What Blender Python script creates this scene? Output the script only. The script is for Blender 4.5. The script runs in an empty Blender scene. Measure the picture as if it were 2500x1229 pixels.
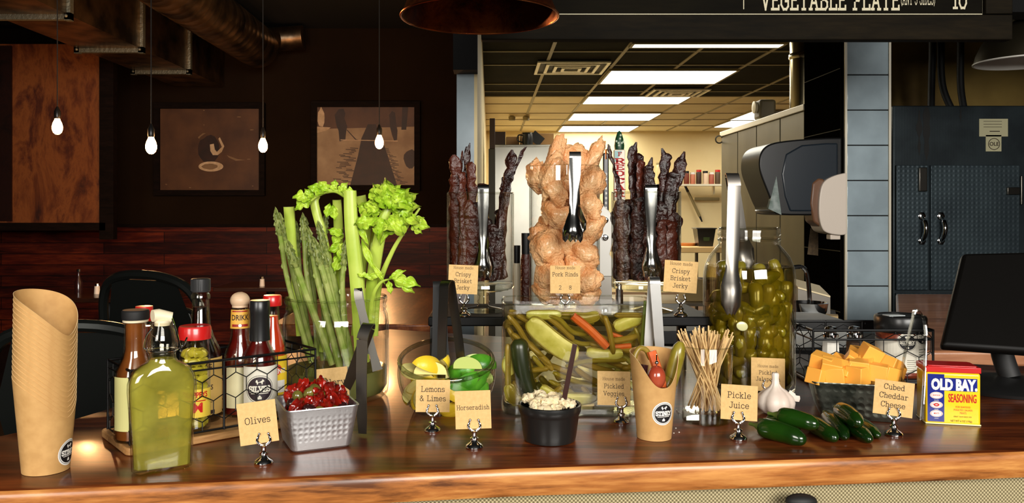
DAY=235; KIT=18; PEN=5; BULBW=21; WORLD=.012; EXPO=0.12
import bpy, math, random
from mathutils import Vector as V, Matrix, noise
random.seed(7)
PI=math.pi
SC=bpy.context.scene
COL=SC.collection
# ---------------------------------------------------------------- camera frame
H=.343; F=2000.; CX=1196.; CY=513.
def P(px,py,Y): return V(((px-CX)/F*Y, Y, H-(py-CY)/F*Y))
def GC(px,py,off,z=0.):
    q=G(px,py,z); Y=q.y+off; return V(((px-CX)/F*Y,Y,z))
def G(px,py,z=0.):
    Y=(H-z)*F/(py-CY); return P(px,py,Y)
# ---------------------------------------------------------------- mesh builder
class MB:
    def __init__(s): s.v=[]; s.f=[]; s.m=[]
    def add(s,vs,fs,m=0):
        b=len(s.v); s.v+= [tuple(x) for x in vs]
        for f in fs: s.f.append(tuple(i+b for i in f)); s.m.append(m)
    def box(s,c,d,m=0,M=None):
        x,y,z=d[0]/2,d[1]/2,d[2]/2; c=V(c)
        vs=[V((i*x,j*y,k*z)) for i in(-1,1) for j in(-1,1) for k in(-1,1)]
        if M is not None: vs=[M@v for v in vs]
        s.add([v+c for v in vs],[(0,1,3,2),(4,6,7,5),(0,4,5,1),(2,3,7,6),(0,2,6,4),(1,5,7,3)],m)
    def lathe(s,prof,n=32,c=(0,0,0),m=0,fn=None):
        vs=[];rings=[]
        for i,(r,z) in enumerate(prof):
            if r<1e-6:
                p=V((0,0,z)); p= V(fn(0,0,z,i)) if fn else p
                vs.append(p+V(c)); rings.append([len(vs)-1])
            else:
                ring=[]
                for k in range(n):
                    a=2*PI*k/n
                    p=V(fn(a,r,z,i)) if fn else V((r*math.cos(a),r*math.sin(a),z))
                    vs.append(p+V(c)); ring.append(len(vs)-1)
                rings.append(ring)
        fs=[]
        for A,B in zip(rings,rings[1:]):
            if len(A)==1 and len(B)==1: continue
            for k in range(n):
                k2=(k+1)%n
                if len(A)==1: fs.append((A[0],B[k2],B[k]))
                elif len(B)==1: fs.append((A[k],A[k2],B[0]))
                else: fs.append((A[k],A[k2],B[k2],B[k]))
        s.add(vs,fs,m)
    def tube(s,pts,rad,n=8,m=0,caps=True,flat=1.,up=None,fn=None):
        pts=[V(p) for p in pts]; N=len(pts)
        if not hasattr(rad,'__len__'): rad=[rad]*N
        t=(pts[1]-pts[0]).normalized()
        u=V(up) if up is not None else (V((0,0,1)) if abs(t.z)<.9 else V((1,0,0)))
        a=(u-t*u.dot(t)).normalized()
        vs=[];fs=[]
        for i,p in enumerate(pts):
            if 0<i<N-1: t=(pts[i+1]-pts[i-1])
            elif i==0: t=pts[1]-pts[0]
            else: t=pts[-1]-pts[-2]
            if t.length<1e-9: t=V((0,0,1))
            t.normalize(); a=(a-t*a.dot(t)); 
            if a.length<1e-6: a=t.orthogonal()
            a.normalize(); b=t.cross(a)
            for k in range(n):
                g=2*PI*k/n; q=p+a*(rad[i]*math.cos(g))+b*(rad[i]*flat*math.sin(g))
                if fn: q=V(fn(q,i,k))
                vs.append(q)
        for i in range(N-1):
            for k in range(n):
                k2=(k+1)%n; fs.append((i*n+k,i*n+k2,(i+1)*n+k2,(i+1)*n+k))
        if caps: fs.append(tuple(range(n))[::-1]); fs.append(tuple((N-1)*n+k for k in range(n)))
        s.add(vs,fs,m)
    def strap(s,pts,wid,wd,th,m=0):
        """flat metal band along pts; wd = direction(s) of the width, th thickness"""
        pts=[V(p) for p in pts];N=len(pts)
        if not hasattr(wid,'__len__'): wid=[wid]*N
        W=[V(wd)]*N if not isinstance(wd,list) else [V(w) for w in wd]
        vs=[];fs=[]
        for i,p in enumerate(pts):
            t=(pts[min(i+1,N-1)]-pts[max(i-1,0)]).normalized()
            w=(W[i]-t*W[i].dot(t)).normalized(); nn=t.cross(w)
            for sx,sy in((-1,-1),(1,-1),(1,1),(-1,1)):
                vs.append(p+w*(sx*wid[i]/2)+nn*(sy*th/2))
        for i in range(N-1):
            for k in range(4):
                k2=(k+1)%4; fs.append((i*4+k,i*4+k2,i*4+4+k2,i*4+4+k))
        fs.append((3,2,1,0)); e=(N-1)*4; fs.append((e,e+1,e+2,e+3))
        s.add(vs,fs,m)
    def prism(s,poly,z0,z1,m=0,M=None,ms=None):
        n=len(poly)
        vs=[V((x,y,z0)) for x,y in poly]+[V((x,y,z1)) for x,y in poly]
        if M is not None: vs=[M@v for v in vs]
        s.add(vs,[tuple(range(n))[::-1],tuple(range(n,2*n))],m)
        b=len(s.v)-2*n
        for k in range(n):
            k2=(k+1)%n; s.f.append((b+k,b+k2,b+n+k2,b+n+k)); s.m.append(m if ms is None else ms)
    def ball(s,c,r,n=16,rings=10,m=0,fn=None,M=None):
        rx,ry,rz=(r,r,r) if not hasattr(r,'__len__') else r
        vs=[];fs=[]
        for i in range(rings+1):
            th=PI*i/rings
            cnt=1 if i in(0,rings) else n
            for k in range(cnt):
                g=2*PI*k/n
                d=V((math.sin(th)*math.cos(g),math.sin(th)*math.sin(g),math.cos(th)))
                q=V((d.x*rx,d.y*ry,d.z*rz))
                if fn: q=V(fn(q,d))
                if M is not None: q=M@q
                vs.append(q+V(c))
        def ix(i,k): return 0 if i==0 else (len(vs)-1 if i==rings else 1+(i-1)*n+k%n)
        for i in range(rings):
            for k in range(n):
                a,b,c2,d2=ix(i,k),ix(i+1,k),ix(i+1,k+1),ix(i,k+1)
                if i==0: fs.append((a,b,c2))
                elif i==rings-1: fs.append((a,b,d2))
                else: fs.append((a,b,c2,d2))
        s.add(vs,fs,m)
    def xf(s,fn): s.v=[tuple(fn(V(v))) for v in s.v]; return s
    def join(s,o,fn=None):
        b=len(s.v); s.v+=[tuple(fn(V(v))) if fn else v for v in o.v]
        s.f+=[tuple(i+b for i in f) for f in o.f]; s.m+=o.m; return s
    def build(s,name,mats,parent=None,loc=(0,0,0),rot=(0,0,0),smooth=35,bevel=0,sub=0):
        me=bpy.data.meshes.new(name); me.from_pydata(s.v,[],s.f)
        if not isinstance(mats,(list,tuple)): mats=[mats]
        for m in mats: me.materials.append(m)
        if len(mats)>1: me.polygons.foreach_set('material_index',s.m)
        if smooth:
            me.polygons.foreach_set('use_smooth',[True]*len(me.polygons))
            me.set_sharp_from_angle(angle=math.radians(smooth))
        me.validate(); me.update()
        o=bpy.data.objects.new(name,me); COL.objects.link(o)
        o.location=loc; o.rotation_euler=rot
        if parent: o.parent=parent
        if bevel:
            b=o.modifiers.new('b','BEVEL'); b.width=bevel; b.segments=3; b.limit_method='ANGLE'; b.angle_limit=.6
        if sub:
            b=o.modifiers.new('s','SUBSURF'); b.levels=sub; b.render_levels=sub
        return o
def tag(o,label,cat,group=None,kind=None):
    o['label']=label; o['category']=cat
    if group: o['group']=group
    if kind: o['kind']=kind
    return o
def thing(name,label,cat,loc=(0,0,0),rz=0,group=None):
    o=bpy.data.objects.new(name,None); COL.objects.link(o); o.empty_display_size=.01
    o.location=loc; o.rotation_euler=(0,0,rz); return tag(o,label,cat,group)
def struct(o,label=None,cat=None):
    o['kind']='structure'
    o['label']=label or o.name.replace('_',' '); o['category']=cat or o.name.split('_')[0]
    return o
def copy_tree(o,parent=None,loc=None,rot=None):
    c=o.copy(); COL.objects.link(c)
    if parent: c.parent=parent
    if loc is not None: c.location=loc
    if rot is not None: c.rotation_euler=rot
    for ch in list(o.children): copy_tree(ch,c)
    return c
def Rz(a): return Matrix.Rotation(a,3,'Z')
def Rx(a): return Matrix.Rotation(a,3,'X')
def Ry(a): return Matrix.Rotation(a,3,'Y')
def bez(p,n=12):
    """smooth polyline through the given points (Catmull-Rom)"""
    p=[V(q) for q in p]; out=[]
    for i in range(len(p)-1):
        a=p[max(i-1,0)];b=p[i];c=p[i+1];d=p[min(i+2,len(p)-1)]
        for k in range(n):
            t=k/n
            out.append(.5*((2*b)+(c-a)*t+(2*a-5*b+4*c-d)*t*t+(3*b-a-3*c+d)*t**3))
    out.append(p[-1]); return out
def lerp(a,b,t): return a+(b-a)*t
def interp(xs,ys,x):
    if x<=xs[0]: return ys[0]
    for i in range(len(xs)-1):
        if x<=xs[i+1]: return lerp(ys[i],ys[i+1],(x-xs[i])/(xs[i+1]-xs[i]))
    return ys[-1]
# ---------------------------------------------------------------- materials
def srgb(r,g,b):
    f=lambda c:(c/255/12.92 if c/255<=.04045 else ((c/255+.055)/1.055)**2.4)
    return (f(r),f(g),f(b),1)
class NT:
    def __init__(s,name):
        s.mat=bpy.data.materials.new(name); s.mat.use_nodes=True
        s.t=s.mat.node_tree; s.t.nodes.clear(); s.out=s.t.nodes.new('ShaderNodeOutputMaterial')
    def n(s,ty,**kw):
        nd=s.t.nodes.new('ShaderNode'+ty)
        for k,v in kw.items():
            if k.startswith('_'): setattr(nd,k[1:],v)
            else:
                key=k.replace('__',' ')
                nd.inputs[int(key[1:]) if key[0]=='i' and key[1:].isdigit() else key].default_value=v
        return nd
    def l(s,a,b): s.t.links.new(a,b)
    def coord(s,scale=(1,1,1),rot=(0,0,0),which='Object',loc=(0,0,0)):
        tc=s.n('TexCoord'); mp=s.n('Mapping'); mp.inputs['Scale'].default_value=scale; mp.inputs['Rotation'].default_value=rot; mp.inputs['Location'].default_value=loc
        s.l(tc.outputs[which],mp.inputs[0]); return mp.outputs[0]
    def ramp(s,fac,stops,interp='LINEAR'):
        r=s.n('ValToRGB'); cr=r.color_ramp; cr.interpolation=interp
        while len(cr.elements)<len(stops): cr.elements.new(.5)
        for e,(p,c) in zip(cr.elements,stops): e.position=p; e.color=c
        s.l(fac,r.inputs[0]); return r.outputs[0]
    def bump(s,h,strength=.3,dist=.01):
        b=s.n('Bump'); b.inputs['Strength'].default_value=strength; b.inputs['Distance'].default_value=dist
        s.l(h,b.inputs['Height']); return b.outputs[0]
def pbr(name,col,rough=.5,metal=0,bumpn=None,var=None,coat=0,sss=0,trans=0,ior=1.5,emit=None,spec=None,alpha=None):
    """bumpn=(scale,strength,dist[,stretch]); var=(scale,other colour,[stretch])"""
    t=NT(name); b=t.n('BsdfPrincipled'); t.l(b.outputs[0],t.out.inputs[0])
    b.inputs['Base Color'].default_value=col; b.inputs['Roughness'].default_value=rough
    b.inputs['Metallic'].default_value=metal; b.inputs['Coat Weight'].default_value=coat
    b.inputs['Coat Roughness'].default_value=.08
    b.inputs['Transmission Weight'].default_value=trans; b.inputs['IOR'].default_value=ior
    if spec is not None: b.inputs['Specular IOR Level'].default_value=spec
    if sss:
        b.inputs['Subsurface Weight'].default_value=sss; b.inputs['Subsurface Radius'].default_value=(.01,.006,.003); b.inputs['Subsurface Scale'].default_value=1
    if emit: b.inputs['Emission Color'].default_value=emit[0]; b.inputs['Emission Strength'].default_value=emit[1]
    if alpha is not None: b.inputs['Alpha'].default_value=alpha
    if bumpn:
        st=bumpn[3] if len(bumpn)>3 else (1,1,1)
        nz=t.n('TexNoise',Scale=bumpn[0],Detail=4.); t.l(t.coord(st),nz.inputs['Vector'])
        t.l(t.bump(nz.outputs[0],bumpn[1],bumpn[2]),b.inputs['Normal'])
    if var:
        st=var[2] if len(var)>2 else (1,1,1)
        nz=t.n('TexNoise',Scale=var[0],Detail=5.); t.l(t.coord(st),nz.inputs['Vector'])
        c=t.ramp(nz.outputs[0],[(.35,col),(.65,var[1])]); t.l(c,b.inputs['Base Color'])
    return t.mat
def schlick(t,f0=.04,gain=1.):
    """angle dependent reflectance, the same from both sides of the wall"""
    lw=t.n('LayerWeight',Blend=.5); p=t.n('Math',_operation='POWER'); t.l(lw.outputs['Facing'],p.inputs[0]); p.inputs[1].default_value=4.
    q=t.n('Math',_operation='MULTIPLY_ADD'); t.l(p.outputs[0],q.inputs[0]); q.inputs[1].default_value=(1-f0)*gain; q.inputs[2].default_value=f0; q.use_clamp=True
    return q.outputs[0],lw.outputs['Facing']
def thinglass(name,tint=(.985,.985,.975,1),ior=1.5,rough=.01,dens=.0,edge=(.72,.74,.68,1)):
    """clear glass wall: transparent body, fresnel reflection, darker towards grazing angles"""
    t=NT(name); tr=t.n('BsdfTransparent'); gl=t.n('BsdfGlossy',Roughness=rough); gl.inputs['Color'].default_value=(1,1,1,1)
    fr,fc=schlick(t,((ior-1)/(ior+1))**2,.8)
    c=t.ramp(fc,[(.0,tint),(.6,tint),(1,edge)]); t.l(c,tr.inputs[0])
    mx=t.n('MixShader'); t.l(fr,mx.inputs[0]); t.l(tr.outputs[0],mx.inputs[1]); t.l(gl.outputs[0],mx.inputs[2])
    t.l(mx.outputs[0],t.out.inputs[0]); return t.mat
def liquid(name,tint,body,cloud=.3,scale=20,gloss=True):
    """coloured liquid surface: tinted transparency mixed with cloudy scattering"""
    t=NT(name); tr=t.n('BsdfTransparent'); tr.inputs[0].default_value=tint
    df=t.n('BsdfDiffuse'); df.inputs[0].default_value=body
    ts=t.n('BsdfTranslucent'); ts.inputs[0].default_value=body
    ad=t.n('MixShader'); ad.inputs[0].default_value=.4; t.l(df.outputs[0],ad.inputs[1]); t.l(ts.outputs[0],ad.inputs[2])
    nz=t.n('TexNoise',Scale=float(scale),Detail=3.); t.l(t.coord(),nz.inputs['Vector'])
    mr=t.n('MapRange'); t.l(nz.outputs[0],mr.inputs[0]); mr.inputs[1].default_value=.3; mr.inputs[2].default_value=.7
    mr.inputs[3].default_value=cloud*.6; mr.inputs[4].default_value=min(1,cloud*1.4)
    mx=t.n('MixShader'); t.l(mr.outputs[0],mx.inputs[0]); t.l(tr.outputs[0],mx.inputs[1]); t.l(ad.outputs[0],mx.inputs[2])
    fr,fc=schlick(t,.02,.6); gl=t.n('BsdfGlossy',Roughness=.03)
    m2=t.n('MixShader'); t.l(fr,m2.inputs[0]); t.l(mx.outputs[0],m2.inputs[1]); t.l(gl.outputs[0],m2.inputs[2])
    t.l(m2.outputs[0],t.out.inputs[0]); return t.mat
def emis(name,col,s):
    t=NT(name); e=t.n('Emission'); e.inputs[0].default_value=col; e.inputs[1].default_value=s; t.l(e.outputs[0],t.out.inputs[0]); return t.mat
def wood(name,c1,c2,c3,scale=3,stretch=(1,8,8),rough=.35,coat=.3,planks=None,bump=.15,ringrot=(0,0,0),spec=.5):
    t=NT(name); b=t.n('BsdfPrincipled',Roughness=rough); t.l(b.outputs[0],t.out.inputs[0])
    b.inputs['Coat Weight'].default_value=coat; b.inputs['Coat Roughness'].default_value=.15; b.inputs['Specular IOR Level'].default_value=spec
    co=t.coord(stretch,ringrot)
    n1=t.n('TexNoise',Scale=float(scale),Detail=8.,Roughness=.65,Distortion=.6); t.l(co,n1.inputs['Vector'])
    n2=t.n('TexNoise',Scale=float(scale)*6,Detail=4.); t.l(co,n2.inputs['Vector'])
    ml=t.n('Math',_operation='MULTIPLY_ADD'); t.l(n2.outputs[0],ml.inputs[0]); ml.inputs[1].default_value=.35; t.l(n1.outputs[0],ml.inputs[2])
    c=t.ramp(ml.outputs[0],[(.48,c1),(.66,c2),(.86,c3)])
    if planks:
        br=t.n('TexBrick',Scale=1.,Brick__Width=planks[0],Row__Height=planks[1],Mortar__Size=.004); br.offset=.37
        t.l(t.coord((1,1,1),planks[2] if len(planks)>2 else (0,0,0)),br.inputs['Vector'])
        br.inputs['Color1'].default_value=(.45,.45,.45,1); br.inputs['Color2'].default_value=(1.25,1.2,1.15,1); br.inputs['Mortar'].default_value=(.12,.1,.1,1)
        mm=t.n('MixRGB',_blend_type='MULTIPLY'); mm.inputs[0].default_value=1; t.l(c,mm.inputs[1]); t.l(br.outputs[0],mm.inputs[2]); c=mm.outputs[0]
    t.l(c,b.inputs['Base Color']); t.l(t.bump(ml.outputs[0],bump,.002),b.inputs['Normal'])
    return t.mat
def rustmat(name,cols,scale=2.5,rough=.5,metal=.4,stretch=(1,1,1)):
    t=NT(name); b=t.n('BsdfPrincipled',Roughness=rough,Metallic=metal); t.l(b.outputs[0],t.out.inputs[0])
    n=t.n('TexNoise',Scale=float(scale),Detail=9.,Roughness=.7,Distortion=.4); t.l(t.coord(stretch),n.inputs['Vector'])
    t.l(t.ramp(n.outputs[0],[(.3+.4*i/(len(cols)-1),c) for i,c in enumerate(cols)]),b.inputs['Base Color'])
    t.l(t.bump(n.outputs[0],.3,.01),b.inputs['Normal']); return t.mat
def dotmat(name,col,rough,metal,scale,strength,dist=.002,inv=False,var=None,plane='xz'):
    """regular dimples or studs (hammered metal, tread plate) as bump"""
    t=NT(name); b=t.n('BsdfPrincipled',Roughness=rough,Metallic=metal); b.inputs['Base Color'].default_value=col
    t.l(b.outputs[0],t.out.inputs[0])
    vo=t.n('TexVoronoi',Scale=float(scale),Randomness=.06); t.l(t.coord(),vo.inputs['Vector'])
    r=t.ramp(vo.outputs[0],[(0,(1,1,1,1)),(.45,(0,0,0,1))] if inv else [(0,(0,0,0,1)),(.5,(1,1,1,1))])
    t.l(t.bump(r,strength,dist),b.inputs['Normal'])
    if var:
        n=t.n('TexNoise',Scale=var[0],Detail=5.); t.l(t.coord(),n.inputs['Vector'])
        t.l(t.ramp(n.outputs[0],[(.4,col),(.6,var[1])]),b.inputs['Base Color'])
    return t.mat
K={}
K['counter']=wood('counter_wood',srgb(40,14,5),srgb(84,36,13),srgb(134,66,26),2.2,(1,9,9),.3,.22)
K['counter_edge']=wood('counter_edge_wood',srgb(96,52,20),srgb(176,108,50),srgb(216,150,80),2.5,(1,9,14),.38,.3)
K['kraft']=pbr('kraft_paper',srgb(206,160,98),.75,bumpn=(300,.1,.0005),var=(60,srgb(192,146,86)))
K['kraft_edge']=pbr('kraft_paper_cut_edge',srgb(232,200,146),.8)
K['card']=pbr('kraft_card',srgb(226,186,122),.7,var=(200,srgb(216,176,112)))
K['ink']=pbr('brown_ink',srgb(52,34,20),.7)
K['inkfaint']=pbr('faded_brown_ink',srgb(112,84,50),.7)
K['chrome']=pbr('chrome',(.8,.8,.8,1),.08,1)
K['steel']=pbr('brushed_steel',(.72,.71,.68,1),.33,1,bumpn=(60,.08,.001,(12,1,1)))
K['darksteel']=pbr('dark_steel',(.17,.16,.14,1),.3,1)
K['satinsteel']=pbr('satin_steel',(.27,.25,.22,1),.38,1)
K['claw']=pbr('polished_claw_steel',(.5,.5,.48,1),.14,1)
K['black']=pbr('black_plastic',(.01,.01,.01,1),.3)
K['blackmat']=pbr('matt_black',(.008,.008,.008,1),.6)
K['blackwire']=pbr('black_wire',(.006,.006,.006,1),.35,.3)
K['white']=pbr('white_paint',srgb(238,234,224),.4)
K['cream']=pbr('cream_plastic',srgb(238,224,190),.4)
K['red']=pbr('red_plastic',srgb(200,30,28),.3,coat=.4)
K['glass']=thinglass('clear_glass')
K['glassthick']=thinglass('thick_clear_glass',(.93,.94,.9,1),1.7,.01,edge=(.4,.42,.36,1))
K['bottleglass']=thinglass('bottle_glass',(.97,.965,.93,1),1.5,.02,edge=(.6,.6,.5,1))
K['celery_water']=liquid('cloudy_green_water',(.75,.8,.6,1),srgb(148,152,88),.66,9)
K['pickle_brine']=liquid('pickle_brine',(.92,.88,.66,1),srgb(120,104,42),.12,9)
K['jal_brine']=liquid('olive_brine',(.82,.75,.42,1),srgb(70,62,16),.08,9)
K['flask_liquid']=liquid('yellow_green_juice',(.80,.78,.34,1),srgb(220,216,104),.42,26)
K['celery']=pbr('celery_green',srgb(168,196,62),.35,bumpn=(120,.25,.002,(1,1,.05)),var=(14,srgb(196,214,92)),sss=.15)
K['celerycut']=pbr('celery_cut_end',srgb(206,214,130),.5)
K['leaf']=pbr('celery_leaf',srgb(150,190,36),.4,var=(40,srgb(190,214,70)),bumpn=(60,.4,.003))
K['asp']=pbr('asparagus_green',srgb(122,146,52),.4,var=(45,srgb(164,172,96)))
K['asptip']=pbr('asparagus_tip',srgb(88,104,36),.45,var=(160,srgb(140,148,76)))
K['lemon']=pbr('lemon_peel',srgb(244,206,48),.35,bumpn=(400,.25,.001),sss=.1)
K['lemonflesh']=pbr('lemon_flesh',srgb(246,232,150),.3,bumpn=(150,.3,.002),sss=.2)
K['lime']=pbr('lime_peel',srgb(58,128,26),.3,bumpn=(400,.25,.001),var=(30,srgb(88,158,40)))
K['limeflesh']=pbr('lime_flesh',srgb(196,210,120),.3,sss=.2)
K['cheddar']=pbr('cheddar',srgb(255,178,72),.42,bumpn=(90,.12,.001),sss=.2)
K['garlic']=pbr('garlic_skin',srgb(240,228,214),.45,bumpn=(30,.3,.003,(1,1,.2)),var=(18,srgb(226,206,190),(1,1,.2)))
K['jal']=pbr('jalapeno_skin',srgb(13,36,8),.2,coat=.5,var=(16,srgb(26,60,10)))
K['stem']=pbr('pepper_stem',srgb(90,110,40),.5)
K['pickle']=pbr('pickle_skin',srgb(126,112,26),.3,var=(40,srgb(150,136,46)),coat=.3)
K['darkpickle']=pbr('dark_pickle_skin',srgb(26,34,12),.3,var=(20,srgb(44,50,18)))
K['slice']=pbr('pickle_slice',srgb(222,220,138),.35,var=(50,srgb(190,188,88)),coat=.2)
K['bean']=pbr('pickled_bean',srgb(124,104,34),.35,var=(18,srgb(158,132,52)))
K['carrot']=pbr('carrot',srgb(232,112,52),.4,var=(60,srgb(214,92,40)),coat=.2)
K['pepslice']=pbr('pickled_pepper_skin',srgb(138,124,30),.25,var=(25,srgb(104,100,20)),coat=.6)
K['tomato']=pbr('tomato_skin',srgb(150,44,28),.18,coat=.5,var=(12,srgb(176,80,52)))
K['redolive']=pbr('roasted_tomato',srgb(80,10,6),.15,coat=.5,var=(55,srgb(160,28,16)),bumpn=(80,.5,.004))
K['olive']=pbr('green_olive',srgb(120,112,48),.2,coat=.5,var=(40,srgb(92,84,34)))
K['darkolive']=pbr('dark_olive',srgb(46,22,22),.18,coat=.6)
K['horseradish']=pbr('grated_horseradish',srgb(244,226,188),.7,var=(120,srgb(228,206,160)),bumpn=(160,.4,.002))
K['skewer']=pbr('bamboo',srgb(244,212,154),.55,var=(90,srgb(212,168,104),(1,1,.1)))
K['rind']=pbr('pork_rind',srgb(232,152,88),.34,bumpn=(230,.9,.005),var=(30,srgb(250,200,146)),sss=.12,coat=.4)
K['jerky']=pbr('jerky',srgb(24,9,6),.3,bumpn=(90,.9,.008),var=(45,srgb(54,20,11)),coat=.12)
K['jerky2']=pbr('jerky_light',srgb(84,34,18),.35,bumpn=(90,.8,.006),var=(45,srgb(64,24,12)),coat=.12)
K['hammered']=dotmat('hammered_steel',(.6,.6,.6,1),.4,.9,125,.35,.0012)
K['hammered_dark']=dotmat('hammered_dark_steel',(.08,.09,.07,1),.38,.9,80,.5,.002,var=(45,(.2,.21,.17,1)))
K['tread']=dotmat('tread_plate',srgb(62,74,80),.42,.5,36,.45,.004,inv=True,var=(3,srgb(74,88,94)))
K['rust']=rustmat('rusted_copper',[srgb(30,10,4),srgb(96,42,14),srgb(150,84,34),srgb(112,54,18),srgb(60,24,8)],2.6,.6,.15,(1.5,1,.6))
K['copper']=rustmat('aged_copper',[srgb(60,26,10),srgb(150,80,30),srgb(112,48,22),srgb(50,18,10)],9,.32,.9)
K['copperrim']=pbr('copper_rim',srgb(224,130,70),.25,1)
K['duct']=pbr('galvanised_duct',(.5,.32,.17,1),.36,1,bumpn=(6,.2,.02),var=(5,(.1,.08,.06,1)))
K['ductflange']=pbr('duct_flange',(.2,.2,.15,1),.45,.7,bumpn=(50,.5,.01))
K['darkwall']=pbr('dark_olive_wall',srgb(36,23,10),.85,var=(1.2,srgb(28,17,7)),spec=.1)
K['wainscot']=wood('red_brown_planks',srgb(34,8,4),srgb(78,22,9),srgb(120,46,18),1.2,(1,8,8),.5,.05,(1.7,.115,(PI/2,0,0)),spec=.25)
K['blackceil']=pbr('black_ceiling',(.004,.004,.004,1),.9)
K['picframe']=wood('black_stained_frame',(.004,.002,.001,1),(.008,.004,.002,1),(.013,.006,.004,1),4,(1,8,8),.7,0,spec=.1)
K['kwall']=pbr('cream_kitchen_wall',srgb(242,222,170),.7,var=(1.5,srgb(234,212,158)))
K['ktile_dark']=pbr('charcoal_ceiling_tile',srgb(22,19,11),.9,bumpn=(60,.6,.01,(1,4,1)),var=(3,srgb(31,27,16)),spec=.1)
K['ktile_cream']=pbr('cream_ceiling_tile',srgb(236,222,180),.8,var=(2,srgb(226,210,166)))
K['kgrid']=pbr('ceiling_grid',srgb(140,126,86),.5)
K['kfloor']=pbr('quarry_tile_floor',srgb(80,48,32),.5,var=(3,srgb(60,36,24)))
K['dfloor']=pbr('dark_concrete_floor',srgb(22,16,12),.6,var=(2,srgb(16,10,8)))
K['panel']=emis('fluorescent_diffuser',(1,.95,.82,1),7)
K['bulb']=emis('warm_filament_glow',(1,.48,.16,1),40)
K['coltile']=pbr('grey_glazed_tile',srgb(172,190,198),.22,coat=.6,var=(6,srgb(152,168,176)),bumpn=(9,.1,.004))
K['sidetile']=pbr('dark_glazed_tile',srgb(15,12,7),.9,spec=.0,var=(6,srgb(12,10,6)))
K['grout']=pbr('dark_grout',srgb(24,24,24),.8)
K['trim']=pbr('aluminium_edge_trim',srgb(236,228,206),.35,.2)
K['board']=wood('black_board',srgb(14,11,6),srgb(18,15,8),srgb(23,19,10),2,(1,6,6),.8,0,spec=.1)
K['boardwood']=wood('dark_stained_pine',srgb(17,14,8),srgb(25,20,11),srgb(35,28,16),2.2,(1,7,7),.75,0,spec=.12)
K['chalk']=pbr('chalk_paint',srgb(232,222,190),.8)
K['navy']=pbr('tinted_dark_plastic',srgb(34,42,50),.25,coat=.3)
K['soapwhite']=pbr('white_dispenser_plastic',srgb(236,222,206),.3)
K['weave']=None
def weavemat():
    t=NT('woven_wicker'); b=t.n('BsdfPrincipled',Roughness=.8); t.l(b.outputs[0],t.out.inputs[0])
    co=t.coord((1,1,1)); sp=t.n('SeparateXYZ'); t.l(co,sp.inputs[0])
    def sn(o,f,ph=0):
        m=t.n('Math',_operation='MULTIPLY_ADD'); t.l(o,m.inputs[0]); m.inputs[1].default_value=f; m.inputs[2].default_value=ph
        q=t.n('Math',_operation='SINE'); t.l(m.outputs[0],q.inputs[0]); return q.outputs[0]
    mu=t.n('Math',_operation='MULTIPLY'); t.l(sn(sp.outputs[0],2*PI/.0056),mu.inputs[0]); t.l(sn(sp.outputs[2],2*PI/.0056),mu.inputs[1])
    c=t.ramp(mu.outputs[0],[(.0,srgb(70,62,40)),(.3,srgb(150,136,96)),(1,srgb(206,192,146))])
    mr=t.n('MapRange'); t.l(mu.outputs[0],mr.inputs[0]); mr.inputs[1].default_value=-1
    c=t.ramp(mr.outputs[0],[(.2,srgb(112,100,70)),(.5,srgb(162,148,108)),(.8,srgb(204,190,150))])
    t.l(c,b.inputs['Base Color']); t.l(t.bump(mr.outputs[0],.8,.002),b.inputs['Normal']); return t.mat
K['weave']=weavemat()
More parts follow.
